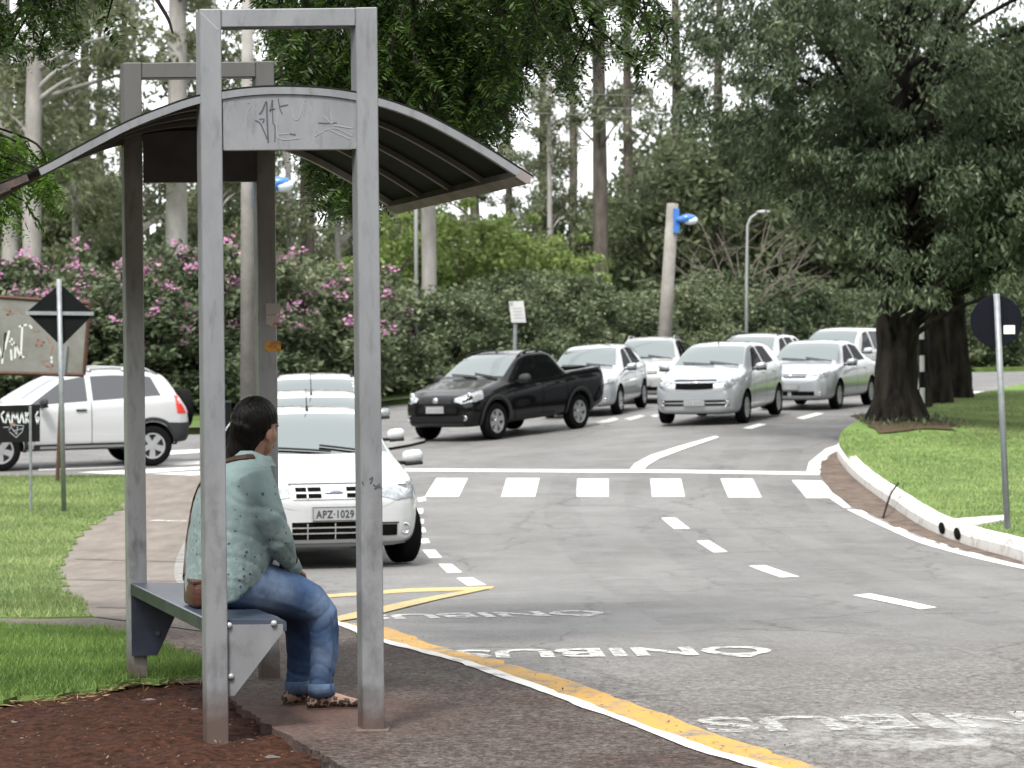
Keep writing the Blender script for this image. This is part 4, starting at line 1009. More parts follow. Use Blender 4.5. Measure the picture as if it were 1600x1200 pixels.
for i, (q, nr) in enumerate(sp):
    t = (sp[min(i+1, len(sp)-1)][0]-sp[max(i-1, 0)][0]).normalized(); sd_ = t.cross(nr).normalized()
    rows.append([q+sd_*.016-nr*.003, q+sd_*.016+nr*.003, q-sd_*.016+nr*.003, q-sd_*.016-nr*.003])
b.rings(rows); b.build('strap', mat('strap_dark', (.05, .022, .016), .5, var=.4, vscale=20), bag)
# ------------------------------------------------------------------ cars
def paint(name, col, metal=0., rough=.3, coat=1.):
    m = mat(name, col, rough, metal=metal, coat=coat); b = m.node_tree.nodes['Principled BSDF']; b.inputs['Coat Roughness'].default_value = .04; return m
M_WH = paint('car_white', (.41, .418, .425)); M_SI = paint('car_silver', (.36, .38, .405), .45, .32); M_SI2 = paint('car_silver_warm', (.38, .39, .385), .4, .35)
M_BK = paint('car_black', (.003, .003, .0035), 0, .2, .55); M_BK.node_tree.nodes['Principled BSDF'].inputs['Specular IOR Level'].default_value = .12; M_GYP = paint('car_grey', (.22, .23, .24), .4, .35)
M_PL = mat('black_plastic', (.009, .009, .0095), .6, var=.2, vscale=20, spec=.2); M_PLG = mat('grey_plastic', (.032, .033, .035), .65, spec=.2)
M_WELL = mat('wheel_well', (.004, .004, .004), .9, spec=.05)
M_TYRE = mat('tyre_rubber', (.007, .007, .007), .85, bump=.2, bscale=90, spec=.06)
M_ALLOY = mat('alloy', (.42, .43, .44), .3, metal=.6); M_HUB = mat('rim_shadow', (.03, .03, .03), .7)
M_WS = mat('windscreen_glass', (.285, .312, .307), .06, metal=1.); 
def side_glass(name, col, k):
    """dark toughened glass: a deep tint under an even reflection"""
    m = bpy.data.materials.new(name); n, l = nodes_of(m); b = n['Principled BSDF']; b.inputs['Base Color'].default_value = (*col, 1); b.inputs['Roughness'].default_value = .9; b.inputs['Specular IOR Level'].default_value = 0
    gl = n.new('ShaderNodeBsdfGlossy'); gl.inputs['Roughness'].default_value = .05; mx = n.new('ShaderNodeMixShader'); mx.inputs[0].default_value = k
    l.new(b.outputs[0], mx.inputs[1]); l.new(gl.outputs[0], mx.inputs[2]); l.new(mx.outputs[0], n['Material Output'].inputs[0]); return m
M_GL = side_glass('side_glass', (.004, .0045, .005), .055); M_GLT = side_glass('tinted_glass', (.03, .032, .038), .10)
M_LAMP = mat('lamp_glass', (.46, .48, .50), .12, metal=.5, col2=(.22, .235, .25), vscale=16); M_RED = mat('tail_lamp', (.55, .03, .02), .15, coat=1); M_AMB = mat('amber_lamp', (.6, .22, .04), .2)
M_CHR = mat('chrome', (.7, .7, .7), .15, metal=1.); M_PLATE = mat('plate_grey', (.30, .31, .315), .4, var=.1, vscale=9); M_INK = mat('plate_ink', (.03, .03, .035), .6)
M_EMB2 = mat('emblem_blue_grey', (.20, .22, .27), .25, metal=.5); M_EMB = mat('emblem_silver', (.5, .51, .53), .25, metal=.7)
def lerp(tab, s):
    if s <= tab[0][0]: return tab[0][1]
    for (a, va), (b, vb) in zip(tab, tab[1:]):
        if a <= s <= b: return va+(vb-va)*(s-a)/max(b-a, 1e-9)
    return tab[-1][1]
class Car:
    def __init__(self, c, name, label, cat, group, loc, heading):
        self.c = c; L, W = c['L'], c['W']/2
        hx, hy = heading; nrm = math.hypot(hx, hy); hx /= nrm; hy /= nrm; rz = math.atan2(hy, hx)
        ref = c.get('ref', (L/2, 0))
        x = loc[0]-hx*ref[0]+hy*ref[1]; y = loc[1]-hy*ref[0]-hx*ref[1]
        self.t = empty(name, (x, y, g(x, y)), rz, label, cat, group)
        wb = c['wb']
        zf = g(x+hx*wb/2, y+hy*wb/2); zr = g(x-hx*wb/2, y-hy*wb/2); zl = g(x-hy*.75, y+hx*.75); zrr = g(x+hy*.75, y-hx*.75)
        self.t.location.z = (zf+zr)/2+.006
        self.t.rotation_euler = (math.atan2(zl-zrr, 1.5), -math.atan2(zf-zr, wb), rz)
        self.body()
    def prof(self, s):
        c = self.c; W = c['W']/2
        zt = lerp(c['top'], s); zb = lerp(c['bot'], s); w = W*lerp(c['wf'], s); wt = W*lerp(c['wt'], s)
        cr = lerp(c.get('cr', [(0, .05), (c['cowl'], .04), (c['roof'][0], .075), (c['roof'][1], .075), (c['L'], .05)]), s)
        zs = min(lerp(c['belt'], s), zt-cr-.015)
        wt = min(wt, w*.93)
        return zt, zb, w, wt, cr, zs
    def X(self, s): return self.c['L']/2-s
    def body(self):
        c = self.c; L = c['L']; ss = sorted(set([p[0] for p in c['top']]+[p[0] for p in c['wf']]+[.0, .04, .1, L-.1, L-.04, L]))
        out = [ss[0]]
        for a in ss[1:]:
            n = max(1, int((a-out[-1])/.20)) if a-out[-1] > .26 else 1; b0 = out[-1]
            if a-b0 < .015: continue
            for k in range(1, n+1): out.append(b0+(a-b0)*k/n)
        rings = []
        for s in out:
            zt, zb, w, wt, cr, zs = self.prof(s); x = self.X(s); ze = zt-cr; h = zs-zb
            half = [(0, zb), (w*.72, zb), (w*.92, zb+.03), (w*.975, zb+.12*min(1, h/.5)), (w, zb+.5*h), (w*.992, zb+.78*h), (w*.968, zs-.035*min(1, h/.4)), (w*.935, zs)]
            for k in (.33, .66, 1): half.append((w*.925+(wt-w*.925)*k+.012*math.sin(PI*k), zs+(ze-zs)*k))
            half += [(wt*.955, ze+.5*cr), (wt*.80, zt-.26*cr), (wt*.42, zt-.06*cr), (0, zt)]
            ring = [Vector((x, y, z)) for y, z in half]+[Vector((x, -y, z)) for y, z in half[-2:0:-1]]
            rings.append(ring)
        b = MB(); b.rings(rings)
        pm = c['paint']
        o = b.build('body', [pm, M_WELL], self.t, smooth=True); self.o = o
        md = o.modifiers.new('s', 'SUBSURF'); md.levels = 2; md.render_levels = 2
        wr = c['wr']; cuts = MB()
        self.wx = [c['wb']/2+c.get('woff', 0), -c['wb']/2+c.get('woff', 0)]
        for wxx in self.wx:
            for sd in (-1, 1):
                M = Matrix.Translation((wxx, sd*(c['W']/2-.05), wr+.015))
                cuts.lathe([(wr+.05, -.24), (wr+.05, .24)], M=M, seg=32, cap=True)
        for bx in c.get('cut', []): cuts.box(*bx)
        for f in cuts.bm.faces: f.material_index = 1
        co_ = cuts.build('cutter', [pm, M_WELL], self.t)
        for p in co_.data.polygons: p.material_index = 1
        md = o.modifiers.new('b', 'BOOLEAN'); md.operation = 'DIFFERENCE'; md.solver = 'EXACT'; md.object = co_
        bake(o); bpy.data.objects.remove(co_)
        me = o.data; self.bvh = BVHTree.FromPolygons([v.co[:] for v in me.vertices], [p.vertices[:] for p in me.polygons])
        n = len(me.polygons); sm = np.ones(n, bool); me.polygons.foreach_set('use_smooth', sm)
        for e in me.edges: pass
        # keep the wheel-arch lips crisp
        bm = bmesh.new(); bm.from_mesh(me)
        for e in bm.edges:
            if len(e.link_faces) == 2 and e.link_faces[0].material_index != e.link_faces[1].material_index: e.smooth = False
        bm.to_mesh(me); bm.free()
    # ---- surface patches
    def grid(self, top, bot, n, m):
        def res(pl, k):
            pl = [Vector(p) for p in pl]
            if len(pl) == 2: return pl[0].lerp(pl[1], k)
            ln = [0]
            for a, b in zip(pl, pl[1:]): ln.append(ln[-1]+(b-a).length)
            q = k*ln[-1]
            for i in range(len(pl)-1):
                if q <= ln[i+1]+1e-9: return pl[i].lerp(pl[i+1], (q-ln[i])/max(ln[i+1]-ln[i], 1e-9))
            return pl[-1]
        return [[res(bot, i/n).lerp(res(top, i/n), j/m) for i in range(n+1)] for j in range(m+1)]
    def patch(self, name, top, bot, m, off=.005, n=10, mm=6, mode='near', parent=None, thick=0.):
        """top / bot: polylines of (s, y, z); snapped onto the body"""
        G_ = self.grid([(self.X(s), y, z) for s, y, z in top], [(self.X(s), y, z) for s, y, z in bot], n, mm)
        rows = []
        for row in G_:
            r = []
            for p in row:
                hit = None
                if mode == 'side':
                    sg = 1 if p.y > 0 else -1; hit = self.bvh.ray_cast(Vector((p.x, sg*2, p.z)), Vector((0, -sg, 0)))
                elif mode == 'top': hit = self.bvh.ray_cast(Vector((p.x, p.y, 3)), Vector((0, 0, -1)))
                elif mode == 'front': hit = self.bvh.ray_cast(Vector((5, p.y, p.z)), Vector((-1, 0, 0)))
                elif mode == 'rear': hit = self.bvh.ray_cast(Vector((-5, p.y, p.z)), Vector((1, 0, 0)))
                if hit is None or hit[0] is None: hit = self.bvh.find_nearest(p)
                nn = hit[1]
                r.append(hit[0]+nn*off)
            rows.append(r)
        b = MB(); V = [b.verts(r) for r in rows]
        for A, B in zip(V, V[1:]):
            for i in range(len(A)-1): b.bm.faces.new((A[i], A[i+1], B[i+1], B[i]))
        o = b.build(name, m, parent or self.t, smooth=True, recalc=True)
        # face outwards
        c_ = o.data.polygons[len(o.data.polygons)//2]; loc, nn, *_ = self.bvh.find_nearest(c_.center)
        if c_.normal.dot(nn) < 0: o.data.flip_normals()
        return o
    def glass(self, name, sb0, sb1, st0, st1, m, sides=(1, -1), dz0=.022, dz1=.03, n=10):
        for sd in sides:
            bot = [(s, sd*.6, self.prof(s)[5]+dz0) for s in np.linspace(sb0, sb1, 9)]
            top = []
            for s in np.linspace(st0, st1, 9):
                zt, zb, w, wt, cr, zs = self.prof(s); top.append((s, sd*.5, max(zt-cr-dz1, zs+dz0)))
            self.patch(name, top, bot, m, .004, n, 6, 'side')
    def screen(self, name, s0, s1, m, k0=.9, k1=.9, bow=.0, n=14, mm=8):
        """windscreen or rear glass between stations s0 (low) and s1 (high)"""
        w0 = self.prof(s0)[3]*k0; w1 = self.prof(s1)[3]*k1
        ys = np.linspace(-1, 1, 9)
        bot = [(s0+bow*(y*y), y*w0, 1) for y in ys]; top = [(s1+bow*.7*(y*y), y*w1, 1) for y in ys]
        return self.patch(name, top, bot, m, .004, n, mm, 'top')
    def seam(self, pts, wd=.010, sides=(1, -1), name='door_gap'):
        for sd in sides:
            top = [(s, sd*.7, z) for s, z in pts]; bot = [(s+wd, sd*.7, z) if abs(pts[-1][0]-pts[0][0]) < abs(pts[-1][1]-pts[0][1]) else (s, sd*.7, z-wd) for s, z in pts]
            self.patch(name, top, bot, M_WELL, .002, 14, 1, 'side')
    def handles(self, ss, z, m=None, sides=(1, -1)):
        for sd in sides:
            for s in ss:
                hit = self.bvh.ray_cast(Vector((self.X(s), sd*2, z)), Vector((0, -sd, 0)))
                if hit[0] is None: continue
                b = MB(); b.box(hit[0]+Vector((0, sd*.012, 0)), (.17, .028, .032), bev=.008); b.build('door_handle', m or self.c['paint'], self.t, smooth=True)
    def wheels(self, style='six', steer=0., m=None):
        c = self.c; r = c['wr']; tw = c.get('tw', .19)
        for i, wxx in enumerate(self.wx):
            for sd in (1, -1):
                y = sd*(c['W']/2-tw/2-.012)
                M = Matrix.Translation((wxx, y, r)) @ Matrix.Rotation(steer if i == 0 else 0, 4, 'Z') @ (Matrix() if sd > 0 else Matrix.Rotation(PI, 4, 'Z'))
                b = MB(); h = tw/2; rr = r*.66
                b.lathe([(rr-.02, -h*.9), (rr, -h*.9), (r*.9, -h), (r*.985, -h*.82), (r, -h*.5), (r, h*.5), (r*.985, h*.82), (r*.9, h), (rr, h*.9), (rr-.02, h*.86), (rr-.035, h*.3), (rr-.035, -h*.9)], M=M, seg=36)
                wh = b.build('wheel', M_TYRE, self.t, smooth=True)
                b = MB(); b.lathe([(0.001, h*.30), (rr-.03, h*.30), (rr-.026, h*.32), (0.001, h*.34)], M=M, seg=28); b.build('shadow_disc', M_HUB, wh)  # dark disc closing the rim; shade behind the spokes put into its colour
                b = MB()
                b.lathe([(rr-.03, h*.35), (rr-.03, h*.86), (rr+.004, h*.90), (rr+.004, h*.84), (rr-.012, h*.35)], M=M, seg=36)
                ns = {'six': 6, 'five': 5, 'eight': 8, 'ten': 10}[style]; ww = {5: .055, 6: .048, 8: .034, 10: .028}[ns]
                b.lathe([(0.001, h*.86), (.05, h*.84), (.06, h*.55), (0.001, h*.5)], M=M, seg=16)
                for k in range(ns):
                    a = 2*PI*k/ns+.3; R = M @ Matrix.Rotation(a, 4, 'Y')
                    pts = [(.035, -ww*.7), (rr-.012, -ww*.9), (rr-.012, ww*.9), (.035, ww*.7)]
                    A = [R @ Vector((x, h*.80 if x < .1 else h*.84, z)) for x, z in pts]; B = [R @ Vector((x, h*.52, z*1.15)) for x, z in pts]
                    va, vb = b.verts(A), b.verts(B); b.bm.faces.new(va); b.bm.faces.new(vb[::-1])
                    for q in range(4): b.bm.faces.new((va[q], va[(q+1) % 4], vb[(q+1) % 4], vb[q]))
                b.build('rim', m or M_ALLOY, wh)
    def mirrors(self, s, z, m, base=None, size=(.10, .20, .14), sides=(1, -1)):
        for sd in sides:
            w = self.prof(s)[2]
            b = MB(); x = self.X(s)
            R = []
            for t, k in ((0, .62), (.18, .9), (.5, 1.), (.82, .92), (1, .55)):
                y = sd*(w*.97+.035+size[1]*t)
                R.append([Vector((x+size[0]*.62*k*math.cos(a)*(1.0 if math.cos(a) > 0 else .55)-.03*t, y, z+size[2]*.5*k*math.sin(a)+.012*t)) for a in np.linspace(0, 2*PI, 16, endpoint=False)])
            b.rings(R); mo = b.build('mirror', m, self.t, smooth=True)
            b = MB(); b.box((x-.01, sd*(w*.97+.02), z-.05), (.07, .13, .035), bev=.01)
            b.rings([[Vector((x+size[0]*.60*math.cos(a)*(1. if math.cos(a) > 0 else .5)-.03*t, sd*(w*.97+.05+size[1]*t*.93), z-size[2]*.5*.93+.012*t+.018*math.sin(a))) for a in np.linspace(0, 2*PI, 12, endpoint=False)] for t in (.05, .5, .95)])
            b.build('mirror_base', base or M_PL, mo)
    def plate(self, s, z, txt=None, y=0., w=.40, h=.13, rear=False):
        b = MB(); x = self.X(s)+(.012 if not rear else -.012); sg = 1 if not rear else -1
        b.box((x, y, z), (.012, w, h), bev=.003); po = b.build('number_plate', M_PLATE, self.t)
        b = MB(); e = .008
        for yy, zz, a, c_ in ((0, h/2-e/2-.004, w-.02, e*.5), (0, -h/2+e/2+.004, w-.02, e*.5), (w/2-.012, 0, e*.5, h-.02), (-w/2+.012, 0, e*.5, h-.02)):
            b.box((x+sg*.0075, y+yy, z+zz), (.002, a, c_))
        b.build('plate_border', M_PLG, po)
        if txt:
            me = text_mesh(txt, .096, spacing=1.08, bold=.0022); M = Matrix.Translation((x+sg*.009, y, z-.008)) @ Matrix.Rotation(PI/2*sg, 4, 'Z') @ Matrix.Rotation(PI/2, 4, 'X') @ Matrix.Diagonal((.82, 1, 1, 1))
            me.transform(M); link_mesh('plate_lettering', me, M_INK, po)
        else:
            b = MB()
            for k in range(7):
                yy = -w*.36+k*w*.115+(w*.05 if k > 2 else 0); b.box((x+sg*.0075, y+yy, z-.008), (.0015, w*.07, h*.48))
            b.build('plate_lettering', mat('plate_ink_soft', (.2, .2, .21), .6), po)
    def rails(self, s0, s1, k=.93, m=None, h=.05, posts=3):
        for sd in (1, -1):
            b = MB(); pts = []
            for s in np.linspace(s0, s1, 9):
                zt, zb, w, wt, cr, zs = self.prof(s); e = min(1, min(s-s0, s1-s)/.22)
                pts.append((self.X(s), sd*wt*k*.97, zt-cr*.55+h*min(1, e*1.6)))
            b.tube(pts, .016, 8)
            for j in np.linspace(0, 8, posts).astype(int)[1:-1]:
                x, y, z = pts[j]; b.box((x, y, z-h*.5), (.07, .025, h))
            b.build('roof_rail', m or M_PL, self.t, smooth=True)
    def arches(self, r0, r1, m, off=.012):
        for wxx in self.wx:
            for sd in (1, -1):
                th = np.linspace(-.12, PI+.12, 21); s0 = self.c['L']/2-wxx; zc = self.c['wr']+.015
                top = [(s0+r1*math.cos(a), sd*.8, max(.2, zc+r1*math.sin(a))) for a in th]; bot = [(s0+r0*math.cos(a), sd*.8, max(.2, zc+r0*math.sin(a))) for a in th]
                self.patch('wheel_arch', top, bot, m, off, 26, 3, 'side')
    def sill(self, s0, s1, z0, z1, m, off=.008, name='side_sill'):
        for sd in (1, -1): self.patch(name, [(s0, sd*.8, z1), (s1, sd*.8, z1)], [(s0, sd*.8, z0), (s1, sd*.8, z0)], m, off, 14, 3, 'side')
    def wipers(self, s, y0=-.55, m=None):
        for a, b_ in (((s+.02, .12), (s+.10, -.50)), ((s+.0, .60), (s+.11, .02))):
            p = []
            for k in np.linspace(0, 1, 7):
                ss = a[0]+(b_[0]-a[0])*k; y = a[1]+(b_[1]-a[1])*k
                h = self.bvh.ray_cast(Vector((self.X(ss), y, 3)), Vector((0, 0, -1))); p.append(h[0]+Vector((.008, 0, .02)))
            b = MB(); b.tube(p, .011, 6); b.build('wiper', M_PL, self.t)
    def antenna(self, s, ln=.26, y=0., lean=-.35):
        z = self.prof(s)[0]; b = MB(); x = self.X(s)
        b.tube([(x, y, z-.01), (x+lean*.06, y, z+.03)], [.018, .011], 8); b.tube([(x+lean*.06, y, z+.02), (x+lean*ln, y, z+ln*.94)], [.006, .003], 6); b.build('antenna', M_PL, self.t)
    def badge(self, s, z, wd=.13, ht=.055, m=None, y=0., off=.014, rim=True):
        """an oval emblem on the nose"""
        h = self.bvh.ray_cast(Vector((5, y, z)), Vector((-1, 0, 0))); x = h[0].x+off
        b = MB(); b.lathe([(.001, 0), (.98, 0), (1, -.004), (1, -.012)], M=Matrix.Translation((x, y, z)) @ Matrix.Rotation(-PI/2, 4, 'Z') @ Matrix.Diagonal((wd/2, 1, ht/2, 1)), seg=24)
        b.build('emblem', m or M_EMB, self.t, smooth=True)
    def lamp(self, top, bot, m=None, name='headlight', off=.006, refl=True):
        for sd in (1, -1):
            o = self.patch(name, [(s, sd*y, z) for s, y, z in top], [(s, sd*y, z) for s, y, z in bot], m or M_LAMP, off, 12, 8)
            if refl:
                cx = Vector((0, 0, 0)); vs = [v.co for v in o.data.vertices]
                for k in vs: cx += k
                cx /= len(vs)
                loc, nn, *_ = self.bvh.find_nearest(cx)
                b = MB(); b.sphere(loc+nn*.004, (.02, .052, .045), 14); b.build('reflector', M_CHR, o, smooth=True)
    def slot(self, name, y0, y1, z0, z1, m, off=.006, bow=0., parent=None, n=14):
        """a band across the nose between heights z0 and z1"""
        ys = np.linspace(y0, y1, 9)
        return self.patch(name, [(0, y, z1+bow*(y*y)) for y in ys], [(0, y, z0+bow*(y*y)) for y in ys], m, off, n, 3, 'front', parent)
    def fog(self, y, z, r=.05):
        for sd in (1, -1):
            h = self.bvh.ray_cast(Vector((5, sd*y, z)), Vector((-1, 0, 0)))
            if h[0] is None: continue
            M = Matrix.Translation(h[0]+Vector((.004, 0, 0))) @ Matrix.Rotation(-PI/2, 4, 'Z')
            b = MB(); b.lathe([(r, -.01), (r, .008), (r*.8, .012), (r*.75, .0)], M=M, seg=20); fo = b.build('fog_lamp', M_CHR, self.t, smooth=True)
            b = MB(); b.lathe([(.001, .006), (r*.76, .002)], M=M, seg=20); b.build('lens', M_LAMP, fo)
WF = [(0, .60), (.05, .76), (.14, .88), (.3, .955), (.6, 1.0)]
def rear_w(L): return [(L-.5, 1.0), (L-.2, .96), (L-.08, .90), (L, .74)]
def hatch(L=3.93, W=1.68, Hh=1.47, wb=2.49, hood=.90, cowl=1.02, wtop=1.78, nose=.66, **k):
    d = dict(L=L, W=W, wb=wb, wr=.295, cowl=cowl, roof=(wtop+.1, L-.55),
        top=[(0, nose-.08), (.035, nose), (.12, nose+.07), (.35, hood-.09), (.7, hood), (cowl-.02, hood+.07), (cowl+.05, hood+.115), (wtop-.25, Hh-.155), (wtop, Hh-.055), (wtop+.3, Hh-.01), (wtop+.75, Hh), (L-.75, Hh-.04), (L-.42, Hh-.11), (L-.22, Hh-.36), (L-.08, Hh-.52), (L-.03, Hh-.62), (L, Hh-.80)],
        bot=[(0, .30), (.06, .22), (.3, .19), (L-.4, .21), (L-.05, .30), (L, .38)],
        wf=WF+rear_w(L), wt=[(0, .80), (.5, .88), (cowl, .84), (wtop, .70), (L-.7, .68), (L-.3, .72), (L-.1, .74), (L, .66)],
        belt=[(0, .62), (.4, hood-.13), (cowl, hood-.01), (1.6, hood+.03), (L-.6, hood+.09), (L-.1, hood+.04), (L, .72)], paint=M_WH)
    d.update(k); return d
HCK = [(0, .05)]
GRP = 'cars waiting in the queue on the road'
def ws_common(c, tint=M_GL, side=True):
    k = c.c
    c.screen('windscreen', k['cowl']+.03, k['ws_top'], M_WS, .93, .92, bow=.05)
    b_ = c.prof(k['cowl'])
# ---- 1: white hatchback standing by the stop, nose to the camera
def front_ford(c, plate):
    c.lamp([(.42, .74, .80), (.26, .70, .79), (.10, .55, .755), (.07, .40, .74)], [(.34, .79, .66), (.22, .72, .615), (.09, .56, .605), (.065, .40, .635)], off=.007)
    gr = c.slot('grille', -.375, .375, .632, .752, mat('grille_white', (.46, .47, .48), .35), .010, n=18)
    for z0, z1 in ((.696, .731), (.643, .678)):
        for sg in (-1, 1): c.slot('grille_slot', *sorted((sg*.115, sg*.345)), z0, z1, M_WELL, .014, parent=gr)
    c.slot('grille_slot', -.40, .40, .755, .765, M_PL, .011, parent=gr)
    c.badge(0, .69, .175, .068, M_CHR, off=.020); c.badge(0, .69, .15, .052, M_EMB2, off=.023)
    for sg in (-1, 1):
        for a in (.235,): c.slot('grille_bar', *sorted((sg*a, sg*(a+.012))), .64, .735, M_CHR, .018, parent=gr)
    lo = c.slot('lower_intake', -.385, .385, .275, .43, M_WELL, .006, n=18)
    for z in (.325, .375): c.slot('intake_bar', -.385, .385, z, z+.012, M_CHR, .012, parent=lo)
    for y in (-.25, 0, .25): c.slot('intake_bar', y, y+.010, .28, .42, M_CHR, .014, parent=lo)
    for sg in (-1, 1):
        c.slot('lower_intake', *sorted((sg*.43, sg*.57)), .30, .40, M_WELL, .007)
        c.slot('lower_intake', *sorted((sg*.42, sg*.585)), .405, .420, M_PL, .009)
    c.slot('bumper_lip', -.68, .68, .205, .235, mat('lip_grey', (.35, .36, .37), .5), .008)
    c.fog(.65, .36, .05)
    c.slot('plate_holder', -.245, .245, .432, .565, M_WH, .010)
    c.plate(c.c['L']/2-(c.bvh.ray_cast(Vector((5, 0, .50)), Vector((-1, 0, 0)))[0].x)-.014, .505, plate, w=.42, h=.135)
def near_white(name, label, px, d, hd, detail=True, plate=None, lift=0., paint_=None, ant=True, mz=.96, mcol=None, rails=False, hh=1.46):
    cfg = hatch(W=1.67, Hh=hh, hood=.91, nose=.68, ws_top=1.74, paint=paint_ or M_WH, wr=.29)
    x = uv(px, 800)[0]*d/F
    c = Car(cfg, name, label, 'car', 'white cars parked nose to tail by the bus stop', (x, d), hd)
    c.screen('windscreen', 1.05, 1.74, M_WS, .95, .93, bow=.06)
    c.glass('window', 1.30, 2.18, 1.86, 2.18, M_GL); c.glass('window', 2.28, 3.12, 2.28, 3.02, M_GL)
    c.screen('rear_window', 3.80, 3.53, M_GL, .9, .85)
    c.wheels('six', steer=.22 if detail else 0)
    c.mirrors(1.32, mz, mcol or (paint_ or M_WH))
    c.seam([(1.25, .9), (1.22, .3)]); c.seam([(2.23, 1.0), (2.23, .28)]); c.seam([(3.1, 1.0), (2.95, .55)])
    c.handles([2.05, 2.95], .83)
    c.wipers(1.04)
    if ant: c.antenna(1.86, ant if ant is not True else .22)
    if rails: c.rails(1.95, 3.3)
    front_ford(c, plate)
    c.lamp([(3.80, .66, .96), (3.86, .58, .94)], [(3.78, .76, .70), (3.90, .60, .68)], M_RED, 'tail_light', refl=False)
    return c
car1 = near_white('parked_car', 'white hatchback by the bus stop with plate APZ 1029 at the front of its row', 523, 23.0, (math.sin(math.radians(12)), -math.cos(math.radians(12))), plate='APZ·1029')
near_white('parked_car', 'white car just behind the hatchback with plate APZ 1029, tall aerial on its roof', 505, 28.3, (.14, -.99), False, ant=.5, mz=.99, hh=1.50)
near_white('parked_car', 'third white car in the bus stop row, with one grey mirror', 492, 34.0, (.07, -1), False, ant=False, mz=1.0, mcol=M_GYP, hh=1.56, rails=True)
# ---- 2: black double-cab pickup turning across
L = 4.44
cfg = dict(L=L, W=1.70, wb=2.72, wr=.335, tw=.20, woff=.10, cowl=1.12, roof=(1.95, 2.75), paint=M_BK,
    top=[(0, .70), (.035, .77), (.12, .84), (.35, .93), (.75, 1.01), (1.10, 1.08), (1.17, 1.12), (1.65, 1.42), (1.85, 1.515), (2.15, 1.56), (2.6, 1.565), (2.85, 1.53), (2.98, 1.40), (3.12, 1.19), (3.17, 1.135), (3.25, 1.13), (4.0, 1.16), (4.3, 1.17), (4.40, 1.155), (4.44, .85)],
    bot=[(0, .36), (.06, .27), (.3, .25), (1.5, .27), (4.0, .30), (4.38, .40), (4.44, .48)],
    wf=WF+[(L-.5, 1.0), (L-.2, .985), (L-.05, .95), (L, .90)], wt=[(0, .8), (.5, .88), (1.12, .85), (1.85, .72), (2.8, .70), (3.1, .80), (3.2, .93), (L-.05, .93), (L, .85)],
    cr=[(0, .05), (1.12, .04), (1.9, .075), (2.8, .07), (3.15, .03), (3.3, .012), (4.4, .012)],
    belt=[(0, .66), (.4, .85), (1.12, .99), (3.0, 1.06), (3.2, 1.10), (4.4, 1.13)],
    cut=[((L/2-3.78, 0, 1.1), (1.12, 1.38, .95))])
cfg['ref'] = (2.72/2+.10, .85)
pk = Car(cfg, 'pickup_truck', 'black double cab pickup with grey wheel arches turning across the stop line', 'pickup truck', GRP, S(780, 692, 46.5), (-.573, -.82))
pk.screen('windscreen', 1.16, 1.84, M_WS, .94, .92, bow=.06)
pk.glass('window', 1.42, 2.20, 1.98, 2.20, M_GL); pk.glass('window', 2.30, 2.98, 2.30, 2.80, M_GL)
pk.screen('rear_window', 3.09, 2.92, M_GL, .85, .85)
pk.wheels('six'); pk.mirrors(1.48, 1.07, M_PLG, size=(.11, .22, .16)); pk.rails(1.80, 2.92, .97, M_PL, .035, 4)
pk.arches(.375, .475, M_PLG, .022); pk.sill(1.35, 2.65, .28, .40, M_PLG, .010)
pk.seam([(1.36, .98), (1.32, .35)]); pk.seam([(2.25, 1.05), (2.25, .35)]); pk.seam([(3.08, 1.06), (3.05, .45)])
pk.handles([2.1, 2.9], .93, M_PLG); pk.wipers(1.14); pk.antenna(1.98, .16)
pk.lamp([(.46, .72, .90), (.28, .68, .885), (.10, .52, .83), (.06, .40, .79)], [(.38, .80, .76), (.22, .72, .70), (.08, .54, .69), (.05, .42, .71)], off=.008)
gr = pk.slot('grille', -.37, .37, .69, .785, M_PL, .010)
for z in (.70, .72, .74, .76): pk.slot('grille_bar', -.36, .36, z, z+.008, M_PLG, .014, parent=gr)
pk.badge(0, .745, .115, .115, M_EMB, off=.024)
pk.slot('bumper_insert', -.62, .62, .37, .47, M_PL, .010); pk.slot('lower_intake', -.45, .45, .46, .53, M_WELL, .006)
pk.fog(.62, .43, .05); pk.slot('bumper_lip', -.6, .6, .30, .345, M_PLG, .012)
pk.plate(pk.c['L']/2-pk.bvh.ray_cast(Vector((5, 0, .58)), Vector((-1, 0, 0)))[0].x-.012, .585)
pk.lamp([(4.40, .80, 1.05), (4.43, .70, 1.05)], [(4.38, .82, .72), (4.43, .70, .72)], M_RED, 'tail_light', refl=False)
# ---- 3: white crossover hatch passing on the left
L = 3.86
cfg = hatch(L=L, W=1.69, Hh=1.56, wb=2.465, hood=1.0, cowl=1.02, wtop=1.72, nose=.72, ws_top=1.70, paint=M_WH, wr=.325)
cfg['woff'] = .02
cfg['top'] = [(0, .66), (.035, .74), (.12, .82), (.35, .92), (.7, 1.0), (1.0, 1.07), (1.07, 1.115), (1.45, 1.36), (1.72, 1.50), (2.1, 1.56), (2.6, 1.575), (3.15, 1.545), (3.46, 1.48), (3.64, 1.22), (3.76, 1.02), (3.82, .94), (3.86, .72)]
cfg['bot'] = [(0, .38), (.06, .30), (.3, .27), (3.5, .29), (3.81, .38), (3.86, .45)]
cfg['belt'] = [(0, .68), (.4, .86), (1.02, .99), (1.6, 1.02), (3.3, 1.11), (3.76, 1.08), (3.86, .8)]
cfg['woff'] = -.02
cfg['ref'] = (2.465/2-.02, .845)
cf = Car(cfg, 'crossover_car', 'white crossover hatchback with spare wheel on its tail passing behind the black signs', 'car', None, S(2, 740, 40.2), (-.91, -.41))
cf.screen('windscreen', 1.06, 1.70, M_WS, .94, .92, bow=.06)
